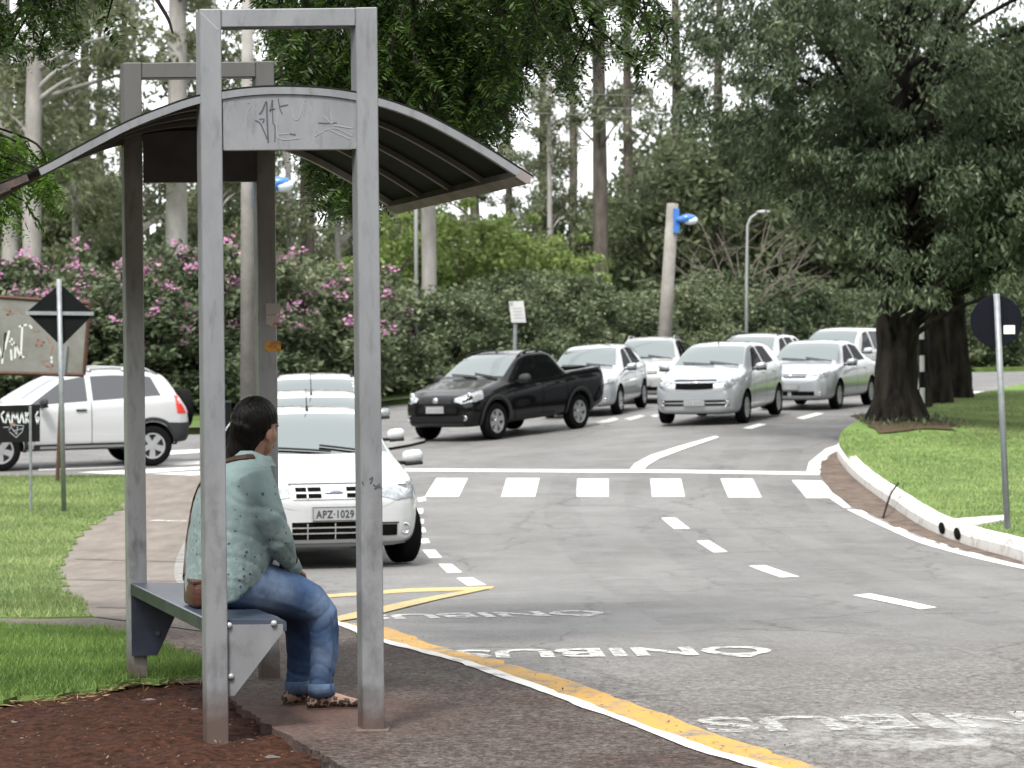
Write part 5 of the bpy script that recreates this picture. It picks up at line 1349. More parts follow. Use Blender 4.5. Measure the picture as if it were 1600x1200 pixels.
cf.glass('window', 1.20, 2.13, 1.78, 2.13, M_GLT); cf.glass('window', 2.22, 2.98, 2.22, 2.92, M_GLT); cf.glass('window', 3.04, 3.34, 2.98, 3.22, M_GLT)
cf.screen('rear_window', 3.70, 3.48, M_GL, .88, .84)
cf.wheels('five'); cf.mirrors(1.38, 1.06, M_PLG, size=(.11, .20, .14))
cf.rails(1.85, 3.35, .96, M_ALLOY, .06, 4)
cf.arches(.36, .45, M_PLG, .014); cf.sill(1.25, 2.85, .30, .40, M_PLG, .008); cf.sill(1.35, 2.75, .34, .375, M_ALLOY, .018, 'step_bar')
cf.seam([(1.28, .95), (1.25, .42)]); cf.seam([(2.18, 1.05), (2.18, .40)]); cf.seam([(3.0, 1.1), (2.86, .6)])
cf.handles([2.02, 2.86], .93, M_PLG)
for sd in (1, -1):
    cf.patch('rear_bumper', [(3.42, sd*.83, .70), (3.60, sd*.8, .69), (3.82, sd*.62, .69)], [(3.46, sd*.83, .36), (3.62, sd*.8, .36), (3.84, sd*.6, .40)], M_PLG, .010, 12, 4)
cf.patch('rear_bumper', [(4, -.62, .69), (4, .62, .69)], [(4, -.62, .40), (4, .62, .40)], M_PLG, .010, 12, 4, 'rear')
cf.lamp([(3.56, .74, 1.12), (3.74, .58, 1.10)], [(3.60, .80, .84), (3.79, .62, .82)], M_RED, 'tail_light', refl=False)
cf.slot('bumper_insert', -.6, .6, .36, .55, M_PLG, .010); cf.lamp([(.42, .74, .93), (.10, .54, .86)], [(.36, .80, .78), (.08, .52, .70)])
M = Matrix.Translation((-1.93-.10, -.08, .88)) @ Matrix.Rotation(PI/2, 4, 'Z')
b = MB(); b.lathe([(.16, -.09), (.30, -.10), (.325, -.06), (.325, .06), (.30, .10), (.16, .09)], M=M, seg=32); sp = b.build('spare_wheel', M_TYRE, cf.t, smooth=True)
b = MB(); b.lathe([(.001, .095), (.2, .092), (.215, .085)], M=M, seg=28); b.build('cover', M_PLG, sp)
# ---- 4: silver hatchback behind the pickup
def compact(name, label, loc, hd, paint_, ref=None, sedan=False, wagon=False, hh=1.45, wheels='six', group=GRP, nose=.68, hood=.90, plate=True, rails=None, chevy=False, tint=M_GL, L_=None, W_=1.66, wb=2.46, mir=None):
    if sedan:
        L = L_ or 4.25
        cfg = hatch(L=L, W=W_, Hh=hh, wb=wb, hood=hood, nose=nose, ws_top=1.80, cowl=1.08, wtop=1.86, paint=paint_)
        cfg['top'] = [(0, nose-.08), (.035, nose), (.12, nose+.07), (.35, hood-.09), (.75, hood), (1.06, hood+.06), (1.13, hood+.10), (1.6, hh-.155), (1.86, hh-.05), (2.15, hh-.01), (2.5, hh), (2.95, hh-.05), (3.2, hh-.15), (3.55, hood+.17), (3.68, hood+.12), (L-.15, hood+.09), (L-.05, hood+.04), (L-.02, hood-.1), (L, hood-.25)]
        cfg['wt'] = [(0, .8), (.5, .88), (1.08, .84), (1.86, .70), (2.9, .68), (3.5, .78), (3.7, .86), (L-.1, .84), (L, .74)]
        cfg['roof'] = (1.95, 2.95)
    else:
        L = L_ or 3.85
        cfg = hatch(L=L, W=W_, Hh=hh, wb=wb, hood=hood, nose=nose, ws_top=1.74, paint=paint_)
        if wagon:
            t_ = cfg['top']; cfg['top'] = [p for p in t_ if p[0] < 2.6]+[(2.7, hh), (L-.5, hh-.03), (L-.22, hh-.10), (L-.10, hh-.42), (L-.04, hh-.55), (L, hh-.8)]
    cfg['ref'] = ref or (wb/2, W_/2)
    c = Car(cfg, name, label, 'car', group, loc, hd)
    wt_ = cfg['ws_top']
    c.screen('windscreen', cfg['cowl']+.03, wt_, M_WS, .94, .92, bow=.06)
    c.glass('window', 1.34, 2.18, 1.88, 2.18, tint); c.glass('window', 2.28, 3.05 if not sedan else 3.05, 2.28, 2.92, tint)
    if wagon: c.glass('window', 3.12, L-.35, 3.10, L-.45, tint)
    if not sedan: c.screen('rear_window', L-.13, L-.36, M_GL, .9, .85)
    else: c.screen('rear_window', 3.52, 3.0, M_GL, .9, .9)
    c.wheels(wheels); c.mirrors(1.36, hood+.06, mir or paint_)
    c.seam([(1.28, hood-.02), (1.25, .3)]); c.seam([(2.23, hood+.06), (2.23, .3)]); c.seam([(3.05, hood+.08), (2.92, .58)])
    c.handles([2.06, 2.9], hood-.08); c.wipers(cfg['cowl']+.01)
    if rails: c.rails(1.95, L-.55, .95, rails, .055, 4)
    if chevy:
        c.lamp([(.48, .76, nose+.19), (.28, .70, nose+.17), (.09, .52, nose+.10), (.06, .42, nose+.06)], [(.40, .80, nose+.02), (.22, .72, nose-.03), (.08, .54, nose-.06), (.06, .46, nose-.02)], off=.008)
        c.slot('grille', -.40, .40, nose+.045, nose+.075, M_PL, .008)
        c.slot('grille', -.36, .36, nose-.10, nose+.005, M_WELL, .008, bow=.10)
        c.slot('grille_bar', -.40, .40, nose+.012, nose+.040, paint_, .014)
        c.badge(0, nose+.026, .16, .05, M_EMB, off=.022)
        lo = c.slot('lower_intake', -.64, .64, .36, .47, M_PL, .007, n=20); c.slot('intake_bar', -.62, .62, .405, .425, M_CHR, .013, parent=lo)
        c.fog(.60, .41, .05)
    else:
        c.lamp([(.44, .75, nose+.14), (.26, .70, nose+.13), (.10, .56, nose+.08), (.06, .44, nose+.05)], [(.36, .79, nose+.01), (.22, .72, nose-.03), (.08, .56, nose-.05), (.06, .46, nose-.02)], off=.008)
        gr = c.slot('grille', -.34, .34, nose-.02, nose+.05, M_PLG, .008)
        c.slot('grille_bar', -.34, .34, nose+.01, nose+.022, M_CHR, .013, parent=gr); c.badge(0, nose+.016, .11, .06, M_EMB, off=.02)
        c.slot('lower_intake', -.52, -.04, .30, .385, M_WELL, .006); c.slot('lower_intake', .04, .52, .30, .385, M_WELL, .006)
        c.fog(.62, .345, .042)
    c.plate(c.c['L']/2-c.bvh.ray_cast(Vector((5, 0, .47)), Vector((-1, 0, 0)))[0].x-.014, .475 if not chevy else .42)
    c.lamp([(L-.12, .66, hood+.04), (L-.06, .58, hood+.02)], [(L-.14, .76, hood-.22), (L-.04, .60, hood-.24)], M_RED, 'tail_light', refl=False)
    return c
compact('parked_car', 'silver hatchback close behind the black pickup truck', S(973, 650, 53), (-.25, -.968), M_SI)
compact('parked_car', 'pale silver car with roof rails between the two silver hatchbacks, mostly hidden', S(1066, 640, 58.5), (-.16, -.985), M_SI2, wagon=True, hh=1.50, rails=M_GYP)
ag = compact('hatchback_car', 'silver hatchback with wide dark split grille leading the middle of the queue', S(1170, 659, 47.6), (-.33, -.944), M_SI, chevy=True, hh=1.49, nose=.76, hood=.97, wb=2.54, L_=3.99, W_=1.68, wheels='ten')
ag.antenna(1.86, .2)
compact('parked_car', 'dark railed estate car showing only its roof behind the split grille hatchback', S(1212, 640, 58.5), (-.36, -.93), M_SI2, wagon=True, hh=1.55, rails=M_PL, hood=1.0)
compact('sedan_car', 'silver sedan beside the big tree trunk at the right end of the queue', S(1314, 636, 52.8), (-.38, -.925), M_SI, sedan=True, hh=1.43, wb=2.61, L_=4.3, W_=1.71, wheels='ten')
compact('parked_car', 'white car behind the silver sedan, half hidden by the big tree', S(1340, 622, 62), (-.47, -.88), M_WH, hh=1.64, L_=4.4, hood=1.02, wb=2.6, tint=M_GLT)
# ------------------------------------------------------------------ signs, posts, lamps
M_POST = mat('post_grey', (.24, .255, .27), .5, metal=.3, var=.25, vscale=14); M_SBLK = mat('sign_back_black', (.006, .007, .008), .8, var=.3, vscale=6, spec=.12)
def upright(b, px, py, d, top_px, top_py, r, seg=10, zb=None, off=.05):
    p = P(px, py, d); q = P(top_px, top_py, d); z0 = g(p.x, d)+off-.03 if zb is None else zb
    return p, q, z0
# warning sign seen from behind
t = empty('road_sign', (0, 0, 0), 0, 'black back of a diamond road sign on a grey post in the grass verge', 'road sign', 'road signs seen from behind')
d = 30; o0 = Vector((S(100, 790, d)[0], d, 0)); t.location = (o0.x, d, 0)
def lc(v): return Vector(v)-o0
b = MB(); p0, p1 = P(100, 792, d), P(92, 436, d); b.tube([lc(p0)-Vector((0, 0, .05)), lc(p1)], .030, 10); b.build('post', M_POST, t, smooth=True)
b = MB(); cs = [(93, 443), (146, 490), (95, 541), (40, 488)]
b.prism([lc(P(x, y, d))+Vector((0, .035, 0)) for x, y in cs], (0, .008, 0)); b.build('sign_panel', M_SBLK, t)
b = MB(); a, c_ = lc(P(40, 489, d)), lc(P(146, 490, d)); b.rings([[q+Vector((0, y, z)) for y, z in ((.005, -.022), (.034, -.022), (.034, .022), (.005, .022))] for q in (a, c_)]); b.build('crossbar', M_POST, t)
# big graffitied board with a rusty frame
d = 36; o0 = Vector((S(96, 740, d)[0], d, 0)); t = empty('graffiti_board', (o0.x, d, 0), 0, 'large grey board with rusty frame and white and red graffiti', 'sign board')
M_BRD = mat('board_grey', (.17, .172, .165), .8, vscale=3, col2=(.12, .113, .10)); M_RST = mat('rust', (.085, .036, .024), .9, col2=(.045, .023, .018), vscale=25, bump=.3)
bc = [(-130, 455), (140, 474), (131, 586), (-130, 580)]
b = MB(); b.prism([lc(P(x, y, d)) for x, y in bc], (0, .02, 0)); pan = b.build('panel', M_BRD, t)
b = MB()
for (x0, y0), (x1, y1) in zip(bc, bc[1:]+bc[:1]):
    A, B = lc(P(x0, y0, d)), lc(P(x1, y1, d)); b.tube([A+Vector((0, .0, 0)), B+Vector((0, .0, 0))], .028, 4)
b.build('frame', M_RST, t)
M_GW = mat('spray_white', (.5, .5, .49), .7); M_GR = mat('spray_red', (.26, .075, .05), .85, col2=(.17, .13, .115), vscale=10)
def spray(parent, strokes, w, dd, m, name='graffiti'):
    b = MB()
    for st in strokes:
        pts = [lc(P(x, y, dd)) for x, y in st]; 
        for a, c_ in zip(pts, pts[1:]):
            tt = (c_-a).normalized(); n_ = Vector((-tt.z, 0, tt.x))*w/2; b.face([a-tt*w*.3+n_, c_+tt*w*.3+n_, c_+tt*w*.3-n_, a-tt*w*.3-n_])
    b.build(name, m, parent, recalc=False)
z7 = lambda l: [(x/3.637, 430+y/3.636) for x, y in l]
spray(pan, [z7([(-10, 400), (12, 470), (30, 330), (12, 500)]), z7([(28, 420), (52, 318)]), z7([(62, 425), (66, 480)]), z7([(55, 375), (80, 385)]), z7([(67, 360), (68, 395)]), z7([(85, 470), (88, 395), (118, 468), (127, 285)]), z7([(110, 292), (150, 282)]), z7([(118, 466), (135, 464)]), z7([(168, 285), (180, 300)]), z7([(292, 465), (293, 475)]), z7([(293, 488), (294, 496)])], .028, d-.004, M_GW)
spray(pan, [z7([(205, 400), (215, 365), (250, 380), (235, 400), (205, 400)]), z7([(190, 320), (225, 315)]), z7([(268, 350), (285, 385)]), z7([(232, 490), (275, 482)]), z7([(245, 500), (270, 520), (300, 512), (285, 540)]), z7([(20, 190), (60, 205), (40, 225), (80, 215)]), z7([(95, 185), (130, 220)]), z7([(300, 400), (290, 450)])], .02, d-.003, M_GR)
b = MB(); p0 = P(88, 735, d); b.tube([lc((p0.x, d+.05, g(p0.x, d))), lc(P(96, 590, d))+Vector((0, .05, 0))], .03, 8); b.build('leg', M_RST, t)
b = MB(); p0 = P(-100, 735, d); b.tube([lc((p0.x, d+.05, g(p0.x, d))), lc(P(-100, 590, d))+Vector((0, .05, 0))], .03, 8); b.build('leg', M_RST, t)
b = MB(); b.tube([lc(P(104, 540, d))+Vector((0, -.02, 0)), lc(P(100, 586, d))+Vector((0, -.02, 0))], .025, 6); b.build('brace', M_POST, t)
# small black board with white scrawl on a thin post
d = 31; o0 = Vector((S(48, 745, d)[0], d, 0)); t = empty('small_sign_board', (o0.x, d, 0), 0, 'small black board with white graffiti on a thin post in the grass', 'sign board')
b = MB(); b.prism([lc(P(x, y, d)) for x, y in [(-90, 636), (62, 632), (62, 690), (-90, 694)]], (0, .02, 0)); pan = b.build('panel', mat('board_black', (.010, .010, .011), .8, var=.4, vscale=8, spec=.15), t)
b = MB(); p0 = P(48, 742, d); b.tube([lc((p0.x, d-.02, g(p0.x, d)+.02)), lc(P(48, 634, d))+Vector((0, -.02, 0))], .018, 8); b.build('post', M_POST, t)
spray(pan, [z7([(22, 775), (5, 795), (22, 835)]), z7([(32, 838), (45, 778), (58, 838)]), z7([(37, 812), (55, 812)]), z7([(68, 838), (72, 782), (88, 820), (98, 782), (105, 838)]), z7([(112, 838), (124, 780), (136, 838)]), z7([(146, 780), (148, 838)]), z7([(160, 782), (150, 808), (164, 836)]), z7([(215, 775), (202, 800), (212, 845), (222, 808), (205, 808)])], .018, d-.004, mat('scrawl_pale', (.5, .52, .53), .7))
spray(pan, [z7([(50, 880), (70, 850), (135, 855), (125, 890), (92, 922), (55, 890)]), z7([(62, 862), (95, 905), (100, 858)]), z7([(20, 865), (50, 862)]), z7([(75, 885), (130, 870)])], .008, d-.004, mat('scrawl_grey', (.3, .33, .36), .7))
spray(pan, [z7([(58, 848), (85, 838), (80, 858)])], .02, d-.0035, M_GR)
# round sign from behind on the median
d = 23.6; p0 = P(1574, 809, d); o0 = Vector((p0.x, d, 0)); t = empty('road_sign', (o0.x, d, 0), 0, 'dark back of a round road sign on a leaning grey post in the median', 'road sign', 'road signs seen from behind')
b = MB(); b.tube([lc(p0)-Vector((0, 0, .1)), lc(P(1557, 459, d))], .029, 10); b.build('post', M_POST, t, smooth=True)
b = MB(); c_ = lc(P(1558, 502, d)); b.lathe([(.001, .034), (.235, .034), (.24, .038), (.235, .042), (.001, .042)], M=Matrix.Translation(c_), seg=40); pn = b.build('sign_panel', mat('sign_back_navy', (.006, .007, .012), .8, var=.3, vscale=5, spec=.12), t)
b = MB(); c_ = lc(P(1578, 515, d)); b.box(c_+Vector((0, .031, 0)), (.105, .004, .08)); b.build('sticker', mat('sticker_white', (.72, .7, .64), .6), pn)
# small white parking sign far off
d = 60; p0 = P(803, 560, d); o0 = Vector((p0.x, d, 0)); t = empty('street_sign', (o0.x, d, 0), 0, 'small tilted white sign on a thin post behind the black pickup', 'street sign')
b = MB(); b.tube([lc((p0.x, d, g(p0.x, d))), lc(P(805, 500, d))], .045, 8); b.build('post', M_POST, t)
b = MB(); b.prism([lc(P(x, y, d))+Vector((0, -.05, 0)) for x, y in [(795, 471), (818, 470), (822, 504), (799, 504)]], (0, -.02, 0)); pn = b.build('sign_panel', mat('sign_white', (.45, .455, .45), .5, var=.15, vscale=3), t)
b = MB()
for k in range(4): b.box(lc(P(808+k*.8, 482+k*5, d))+Vector((0, -.072, 0)), (.22, .002, .018))
b.box(lc(P(799, 475, d))+Vector((0, -.072, 0)), (.07, .002, .09)); b.build('sign_lettering', mat('sign_grey_ink', (.25, .25, .27), .6), pn)
# concrete poles with blue lamps
M_CPOLE = mat('concrete_pole', (.25, .238, .22), .9, col2=(.165, .155, .14), vscale=2.5, bump=.3, bscale=20); M_BLUE = mat('lamp_blue', (.035, .14, .42), .4, coat=.3); M_GLOBE = mat('lamp_globe', (.6, .66, .72), .15, coat=.5)
def lamp_pole(label, foot, top, d, r0, r1, lamp_at, arm_to, high=None):
    p = P(*foot, d); o0 = Vector((p.x, d, 0)); t = empty('street_lamp', (o0.x, d, 0), 0, label, 'street lamp', 'concrete poles with blue lamps')
    zf = g(p.x, d); q = P(*top, d); b = MB(); dirv = (q-p)/(q.z-p.z); base = p+dirv*(zf-.1-p.z)
    b.tube([base-o0, q-o0], [r0, r1], 14); b.build('pole', M_CPOLE, t, smooth=True)
    a = P(*lamp_at, d)-o0; c_ = P(*arm_to, d)-o0; ax = (c_-a)
    b = MB(); h = r1+.03
    b.box(a+Vector((0, -h, -.02)), (.16, .06, .62)); lb = b.build('bracket', M_BLUE, t)
    b = MB(); b.tube([a+Vector((0, -h-.03, 0)), a+ax*.35+Vector((0, -h-.05, 0)), a+ax*.75+Vector((0, -h-.05, .01))], [.075, .085, .13], 12); b.build('lamp_arm', M_BLUE, t, smooth=True)
    b = MB(); b.sphere(c_+Vector((-.10, -h-.05, .02)), (.22, .12, .11), 16); b.build('lamp_hood', M_BLUE, t, smooth=True)
    b = MB(); b.sphere(c_+Vector((-.04, -h-.05, -.03)), (.20, .11, .12), 16); b.build('lamp_globe', M_GLOBE, t, smooth=True)
    return t
lamp_pole('concrete lamp pole with a blue lamp standing just beyond the shelter', (388, 640), (386, -120), 46, .155, .09, (404, 296), (446, 288))
lamp_pole('leaning concrete lamp pole with a blue lamp above the queue of cars', (1036, 570), (1051, 318), 66, .19, .15, (1056, 344), (1080, 343))
t = empty('bollard', (*S(352, 670, 44), 0), 0, 'dark square bollard on the kerb behind the seated woman', 'bollard', None)
t.location.z = g(*S(352, 670, 44)); b = MB(); b.box((0, 0, .45), (.19, .19, .9), bev=.02); b.build('body', M_SBLK, t); b = MB(); b.box((0, 0, .92), (.21, .21, .04), bev=.01); b.build('cap', M_PLG, t)
# thin lamp posts near the woods
M_THIN = mat('thin_pole_paint', (.28, .285, .285), .5, metal=.2)
def thin_pole(label, px0, py0, px1, py1, d, r, hook):
    p = P(px0, py0, d); o0 = Vector((p.x, d, 0)); t = empty('lamp_post', (o0.x, d, 0), 0, label, 'lamp post', 'thin grey lamp posts by the woods'); q = P(px1, py1, d)
    b = MB(); pts = [Vector((0, 0, g(p.x, d)-.1)), (p+q)/2-o0+Vector((0, 0, 0)), q-o0]
    if hook: pts += [q-o0+Vector((.10, 0, .22)), q-o0+Vector((.30, 0, .36))]
    b.tube(pts, [r, r*.9, r*.75]+([r*.7, r*.6] if hook else []), 10); b.build('pole', M_THIN, t, smooth=True)
    b = MB(); e = pts[-1]; b.sphere(e+Vector((.16 if hook else 0, 0, .02)), (.22, .1, .06), 12); b.build('lamp_head', M_THIN, t, smooth=True)
thin_pole('straight thin pale post rising from the bougainvillea hedge', 650, 560, 650, 150, 66, .055, False)
thin_pole('thin curved lamp post in front of the dead branches', 1165, 520, 1168, 352, 74, .05, True)
# black and white marker post between the median trunks
d = 48; p = P(1441, 600, d); t = empty('marker_post', (p.x, d, g(p.x, d)), 0, 'slim white and black banded post between the tree trunks', 'post')
zz = P(1438, 505, d).z-g(p.x, d); n_ = 6
for k in range(n_):
    b = MB(); b.tube([(0, 0, zz*k/n_+.0005), (0, 0, zz*(k+1)/n_)], .045, 10); o = b.build('band', M_GW if k % 2 else M_SBLK, t)
# overhead cables
M_CAB = mat('cable_grey', (.2, .2, .2), .6)
for i, (za, zb) in enumerate(((150, 146), (168, 168), (186, 178))):
    a = P(386, za-60, 46); c_ = P(1420, zb-30, 88); b = MB(); pts = []
    for k in range(25):
        q = a.lerp(c_, k/24); q.z -= 1.6*4*(k/24)*(1-k/24)*.45; pts.append(q)
    b.tube(pts, .008, 5); tag(b.build('overhead_cable', M_CAB), 'pale overhead cable crossing the sky gap between the trees', 'cable', 'overhead cables between the poles')
ko = next(o for o in COL.objects if o.name.startswith('kerb') and len(o.data.vertices) % 6 == 0 and o.data.materials[0] == M_KERB and o.data.vertices[0].co.x > 4)
KB = BVHTree.FromPolygons([v.co[:] for v in ko.data.vertices], [p.vertices[:] for p in ko.data.polygons])
# drain mouths and cable tie on the median kerb, concrete cover
for i, (px, py, lab) in enumerate(((1437, 829, 'left drain hole in the white median kerb'), (1462, 838, 'right drain hole in the white median kerb, nearer the round sign'))):
    x, y = G(px, py, .06); tdir = Vector(G(1500, 850, .06))-Vector(G(1400, 800, .06)); tdir.normalize(); nn = Vector((-tdir.y, tdir.x))
    if nn.x > 0: nn = -nn
    hit = KB.find_nearest(Vector((x, y, g(x, y)+.085))); x, y = hit[0].x, hit[0].y; b = MB(); b.sphere((x+nn.x*.004, y+nn.y*.004, g(x, y)+.085), (.20, .016, .062), 16, M=Matrix.Rotation(math.atan2(nn.y, nn.x)-PI/2, 4, 'Z')); o = b.build('drain_pipe', M_WELL); tag(o, lab, 'drain pipe', 'drain pipes through the median kerb')
b = MB(); pts = [Vector((*G(x, y, .1), 0)) for x, y in ((1380, 797), (1390, 790), (1396, 781), (1404, 773))]
for q, zz in zip(pts, (.02, .2, .22, .24)): q.z = g(q.x, q.y)+zz
b.tube([tuple(p) for p in smooth_poly(pts, 4)], .012, 6); tag(b.build('cable_loop', M_SBLK), 'black cable bent over the white median kerb', 'cable')
o = sheet('concrete_cover', [G(x, y, .15) for x, y in [(1478, 812), (1568, 805), (1572, 812), (1500, 824)]], .155, M_KERB, .5, kind='structure', skirt=.03)
# ------------------------------------------------------------------ vegetation
L_MED = leafmat('leaf_median', (.032, .050, .028), (.14, .172, .10), .33, patch=.38, pscale=.9)
L_OVER = leafmat('leaf_overhang', (.008, .019, .005), (.055, .105, .013), .42)
L_OVER2 = leafmat('leaf_overhang_lit', (.03, .07, .008), (.10, .19, .022), .5)  # lit copy of the overhang leaf, the brightness put into its colour
L_HEDGE = leafmat('leaf_hedge', (.048, .070, .036), (.16, .185, .105), .3, patch=.38, pscale=.7, each=.5)
L_PINK = leafmat('bract_pink', (.50, .20, .39), (.66, .38, .55), .45)
L_BRIGHT = leafmat('leaf_bright', (.10, .155, .035), (.25, .32, .10), .4)
L_EUC = leafmat('leaf_eucalypt', (.10, .118, .065), (.195, .21, .12), .45)  # eucalypt, pine and woods leaves raised paler; haze put into their colour
L_PINE = leafmat('leaf_pine', (.072, .092, .052), (.16, .18, .10), .4)
L_WOOD = leafmat('leaf_woods', (.085, .108, .06), (.18, .205, .115), .45, patch=.25, pscale=.3, each=.6)
L_GRASS = leafmat('grass_blade', (.13, .18, .065), (.34, .40, .185), .4, patch=.35, pscale=.7)
B_DARK = mat('bark_dark', (.030, .026, .021), .95, col2=(.004, .0037, .0033), vscale=6, bump=1., bscale=16, stretch=(1, 1, .25), spec=.1)
B_PALE = mat('bark_eucalypt', (.34, .325, .315), .85, col2=(.21, .195, .185), vscale=1.6, bump=.2, bscale=8, stretch=(1, 1, .35), spec=.15)
B_PINE = mat('bark_pine', (.12, .105, .09), .95, col2=(.06, .052, .046), vscale=5, bump=.6, bscale=12, stretch=(1, 1, .3), spec=.1)
B_TWIG = mat('bark_twig', (.14, .12, .10), .95, var=.4, vscale=6)
def clumps(cent, rad, per, r, flat=.7):
    """leaf centres gathered in flattened clumps"""
    n = len(cent); c_ = np.repeat(cent, per, 0); R = np.repeat(rad, per)[:, None]
    o = unit(r.normal(size=(n*per, 3)))*(r.random((n*per, 1))**.45)*R; o[:, 2] *= flat
    return c_+o
def in_ell(n, ells, r, shell=.5):
    w_ = np.array([e[3]*e[4]*e[5] for e in ells]); k = r.choice(len(ells), n, p=w_/w_.sum()); E = np.array(ells)[k]
    o = unit(r.normal(size=(n, 3)))*(shell+(1-shell)*r.random((n, 1))**.6)
    return E[:, :3]+o*E[:, 3:]
def trunk_tube(b, pts, rad, r, seg=12, rough=.06):
    pts = [Vector(p) for p in pts]; dense = smooth_poly(pts, 5) if len(pts) > 2 else pts
    rr = [float(np.interp(i/(len(dense)-1), np.linspace(0, 1, len(rad)), rad))*(1+rough*(r.random()-.5)) for i in range(len(dense))]
    b.tube(dense, rr, seg)
def limb_to(b, a, c_, r0, r1, r, sag=.15, seg=6):
    a, c_ = Vector(a), Vector(c_); m = a.lerp(c_, .5)+Vector((r.normal()*.08, r.normal()*.08, sag))*((c_-a).length*.5)
    trunk_tube(b, [a, m, c_], [r0, (r0+r1)/2, r1], r, seg)
def leaves_obj(name, c_, ln, wd, m, r, parent=None, tdir=None, spread=1., up=.4):
    co_, q = leaf_arrays(np.asarray(c_), ln, wd, r, tdir, spread, up); return link_mesh(name, np_mesh(name, co_, q), m, parent)
# ---- big median tree, thick trunk and a drooping grey-green crown
r = np.random.default_rng(11)
bx, by = S(1402, 672, 42); bz = g(bx, by)+.36
t = empty('median_tree', (bx, by, bz), 0, 'huge dark trunked tree with drooping grey green crown on the median', 'tree')
b = MB()
def tz(px, py): p = P(px, py, 42); return (p.x-bx, 0, p.z-bz)
trunk_tube(b, [(-.02, 0, -.5), (-.02, 0, .0), tz(1400, 610), tz(1402, 520), tz(1403, 400), tz(1396, 250), tz(1400, 100), tz(1405, -80), tz(1400, -250)], [.50, .43, .36, .34, .31, .27, .22, .16, .08], r, 18, .12)
for a in np.linspace(0, 2*PI, 7, endpoint=False):
    trunk_tube(b, [(.26*math.cos(a), .26*math.sin(a), .5), (.40*math.cos(a), .40*math.sin(a), .14), (.62*math.cos(a+.1), .62*math.sin(a+.1), -.12)], [.10, .11, .05], r, 8)
ells = [(7.3, 42.3, 7.9, 4.3, 4.0, 3.6), (4.4, 42.0, 6.3, 1.9, 2.4, 2.0), (9.6, 42.0, 4.9, 2.6, 3.0, 2.1), (6.7, 41.2, 4.1, 1.6, 2.0, 1.2), (5.3, 41.6, 4.75, 1.5, 2.0, 1.1), (8.6, 41.4, 3.9, 1.9, 2.0, 1.3), (6.4, 40.6, 3.1, 1.1, 1.0, .75), (7.6, 40.6, 2.95, 1.2, 1.2, .7)]
cent = np.concatenate([in_ell(640, ells, r, .5), in_ell(230, ells[1:], r, .35)])
for e in cent[::9]:
    h = min(max(e[2]-bz-1.0-.8*r.random(), 1.2), 4.2+3.6*r.random()); limb_to(b, (0, 0, h), (e[0]-bx, e[1]-by, e[2]-bz), .06, .015, r, .12)
b.build('trunk', B_DARK, t, smooth=True)
cent = cent-np.array([bx, by, bz]); rad = r.uniform(.22, .60, len(cent))
c_ = clumps(cent, rad, 210, r, .7)
dr = np.repeat(unit(np.c_[cent[:, :2]*.25, -np.ones(len(cent))*1.2]), 210, 0)
leaves_obj('crown', c_, .062, .018, L_MED, r, t, dr, .9, .5)
# hanging dead twigs below the crown
# ---- further median trunks behind it
for i, (px, d, rr_, lab) in enumerate(((1468, 52, .22, 'slim dark trunk just right of the huge median tree'), (1500, 55, .24, 'mossy dark trunk at the far end of the median row'), (1447, 50, .10, 'narrow dark trunk tight behind the huge median tree'))):
    x, y = S(px, 640, d); z = g(x, y)+.1; t = empty('median_tree', (x, y, z), 0, lab, 'tree', 'smaller trees in a row on the median'); b = MB()
    trunk_tube(b, [(0, 0, -.3), (0, 0, .1), (-.05, 0, 1.2), (-.1, 0, 3.0), (.1, 0, 5.5), (.2, .2, 8)], [rr_*1.7, rr_*1.25, rr_, rr_*.9, rr_*.7, rr_*.3], r, 14, .12)
    for k in range(8): a = r.random()*2*PI; limb_to(b, (0, 0, 3.0+k*.5), (1.8*math.cos(a), 1.8*math.sin(a), 4.2+k*.5), .08, .02, r)
    b.build('trunk', B_DARK, t, smooth=True)
    ce = in_ell(90, [(0.6, .3, 5.4, 2.6, 2.2, 2.6), (0.4, -.3, 3.2, 1.8, 1.4, .9)], r, .3); leaves_obj('crown', clumps(ce, r.uniform(.4, .75, 90), 90, r), .11, .04, L_MED, r, t, None, 1., .5)
# ---- overhanging tree rooted left of the frame: bipinnate sprays hang into the top of the view
r = np.random.default_rng(5)
ox, oy = -4.6, 15.0; oz = g(ox, oy)
t = empty('overhanging_tree', (ox, oy, oz), 0, 'dark feathery leaved tree whose branches hang over the shelter from above', 'tree')
env = [(380, 30), (420, 70), (440, 130), (470, 205), (520, 330), (560, 330), (590, 280), (620, 235), (680, 228), (725, 242), (770, 215), (800, 195), (815, 150), (835, 70), (870, 62), (885, 145), (905, 60), (940, 85), (975, 65), (1000, 120), (1020, 80), (1045, 15)]
envL = [(-60, 345), (0, 345), (40, 315), (78, 290), (86, 278)]
envL2 = [(-60, 80), (60, 75), (130, 68), (170, 60), (205, 30)]
LQ, LT = [], []
tw = MB()
def frond(p, dirv, ln):
    dirv = dirv.normalized(); side = dirv.cross(Vector((r.normal()*.4, r.normal()*.4, 1))).normalized(); nrm = side.cross(dirv)
    k = 11
    for j in range(k):
        f = (j+.6)/k; q = p+dirv*ln*f+Vector((0, 0, -.06*f*f))
        wl = (.040*math.sin(PI*min(1, .25+.75*f)))+.012
        for sg in (-1, 1):
            dd = (side*sg+dirv*.45+nrm*r.normal()*.2+Vector((0, 0, -.15))).normalized(); LQ.append(q+dd*wl*.5); LT.append(dd*wl*.55)
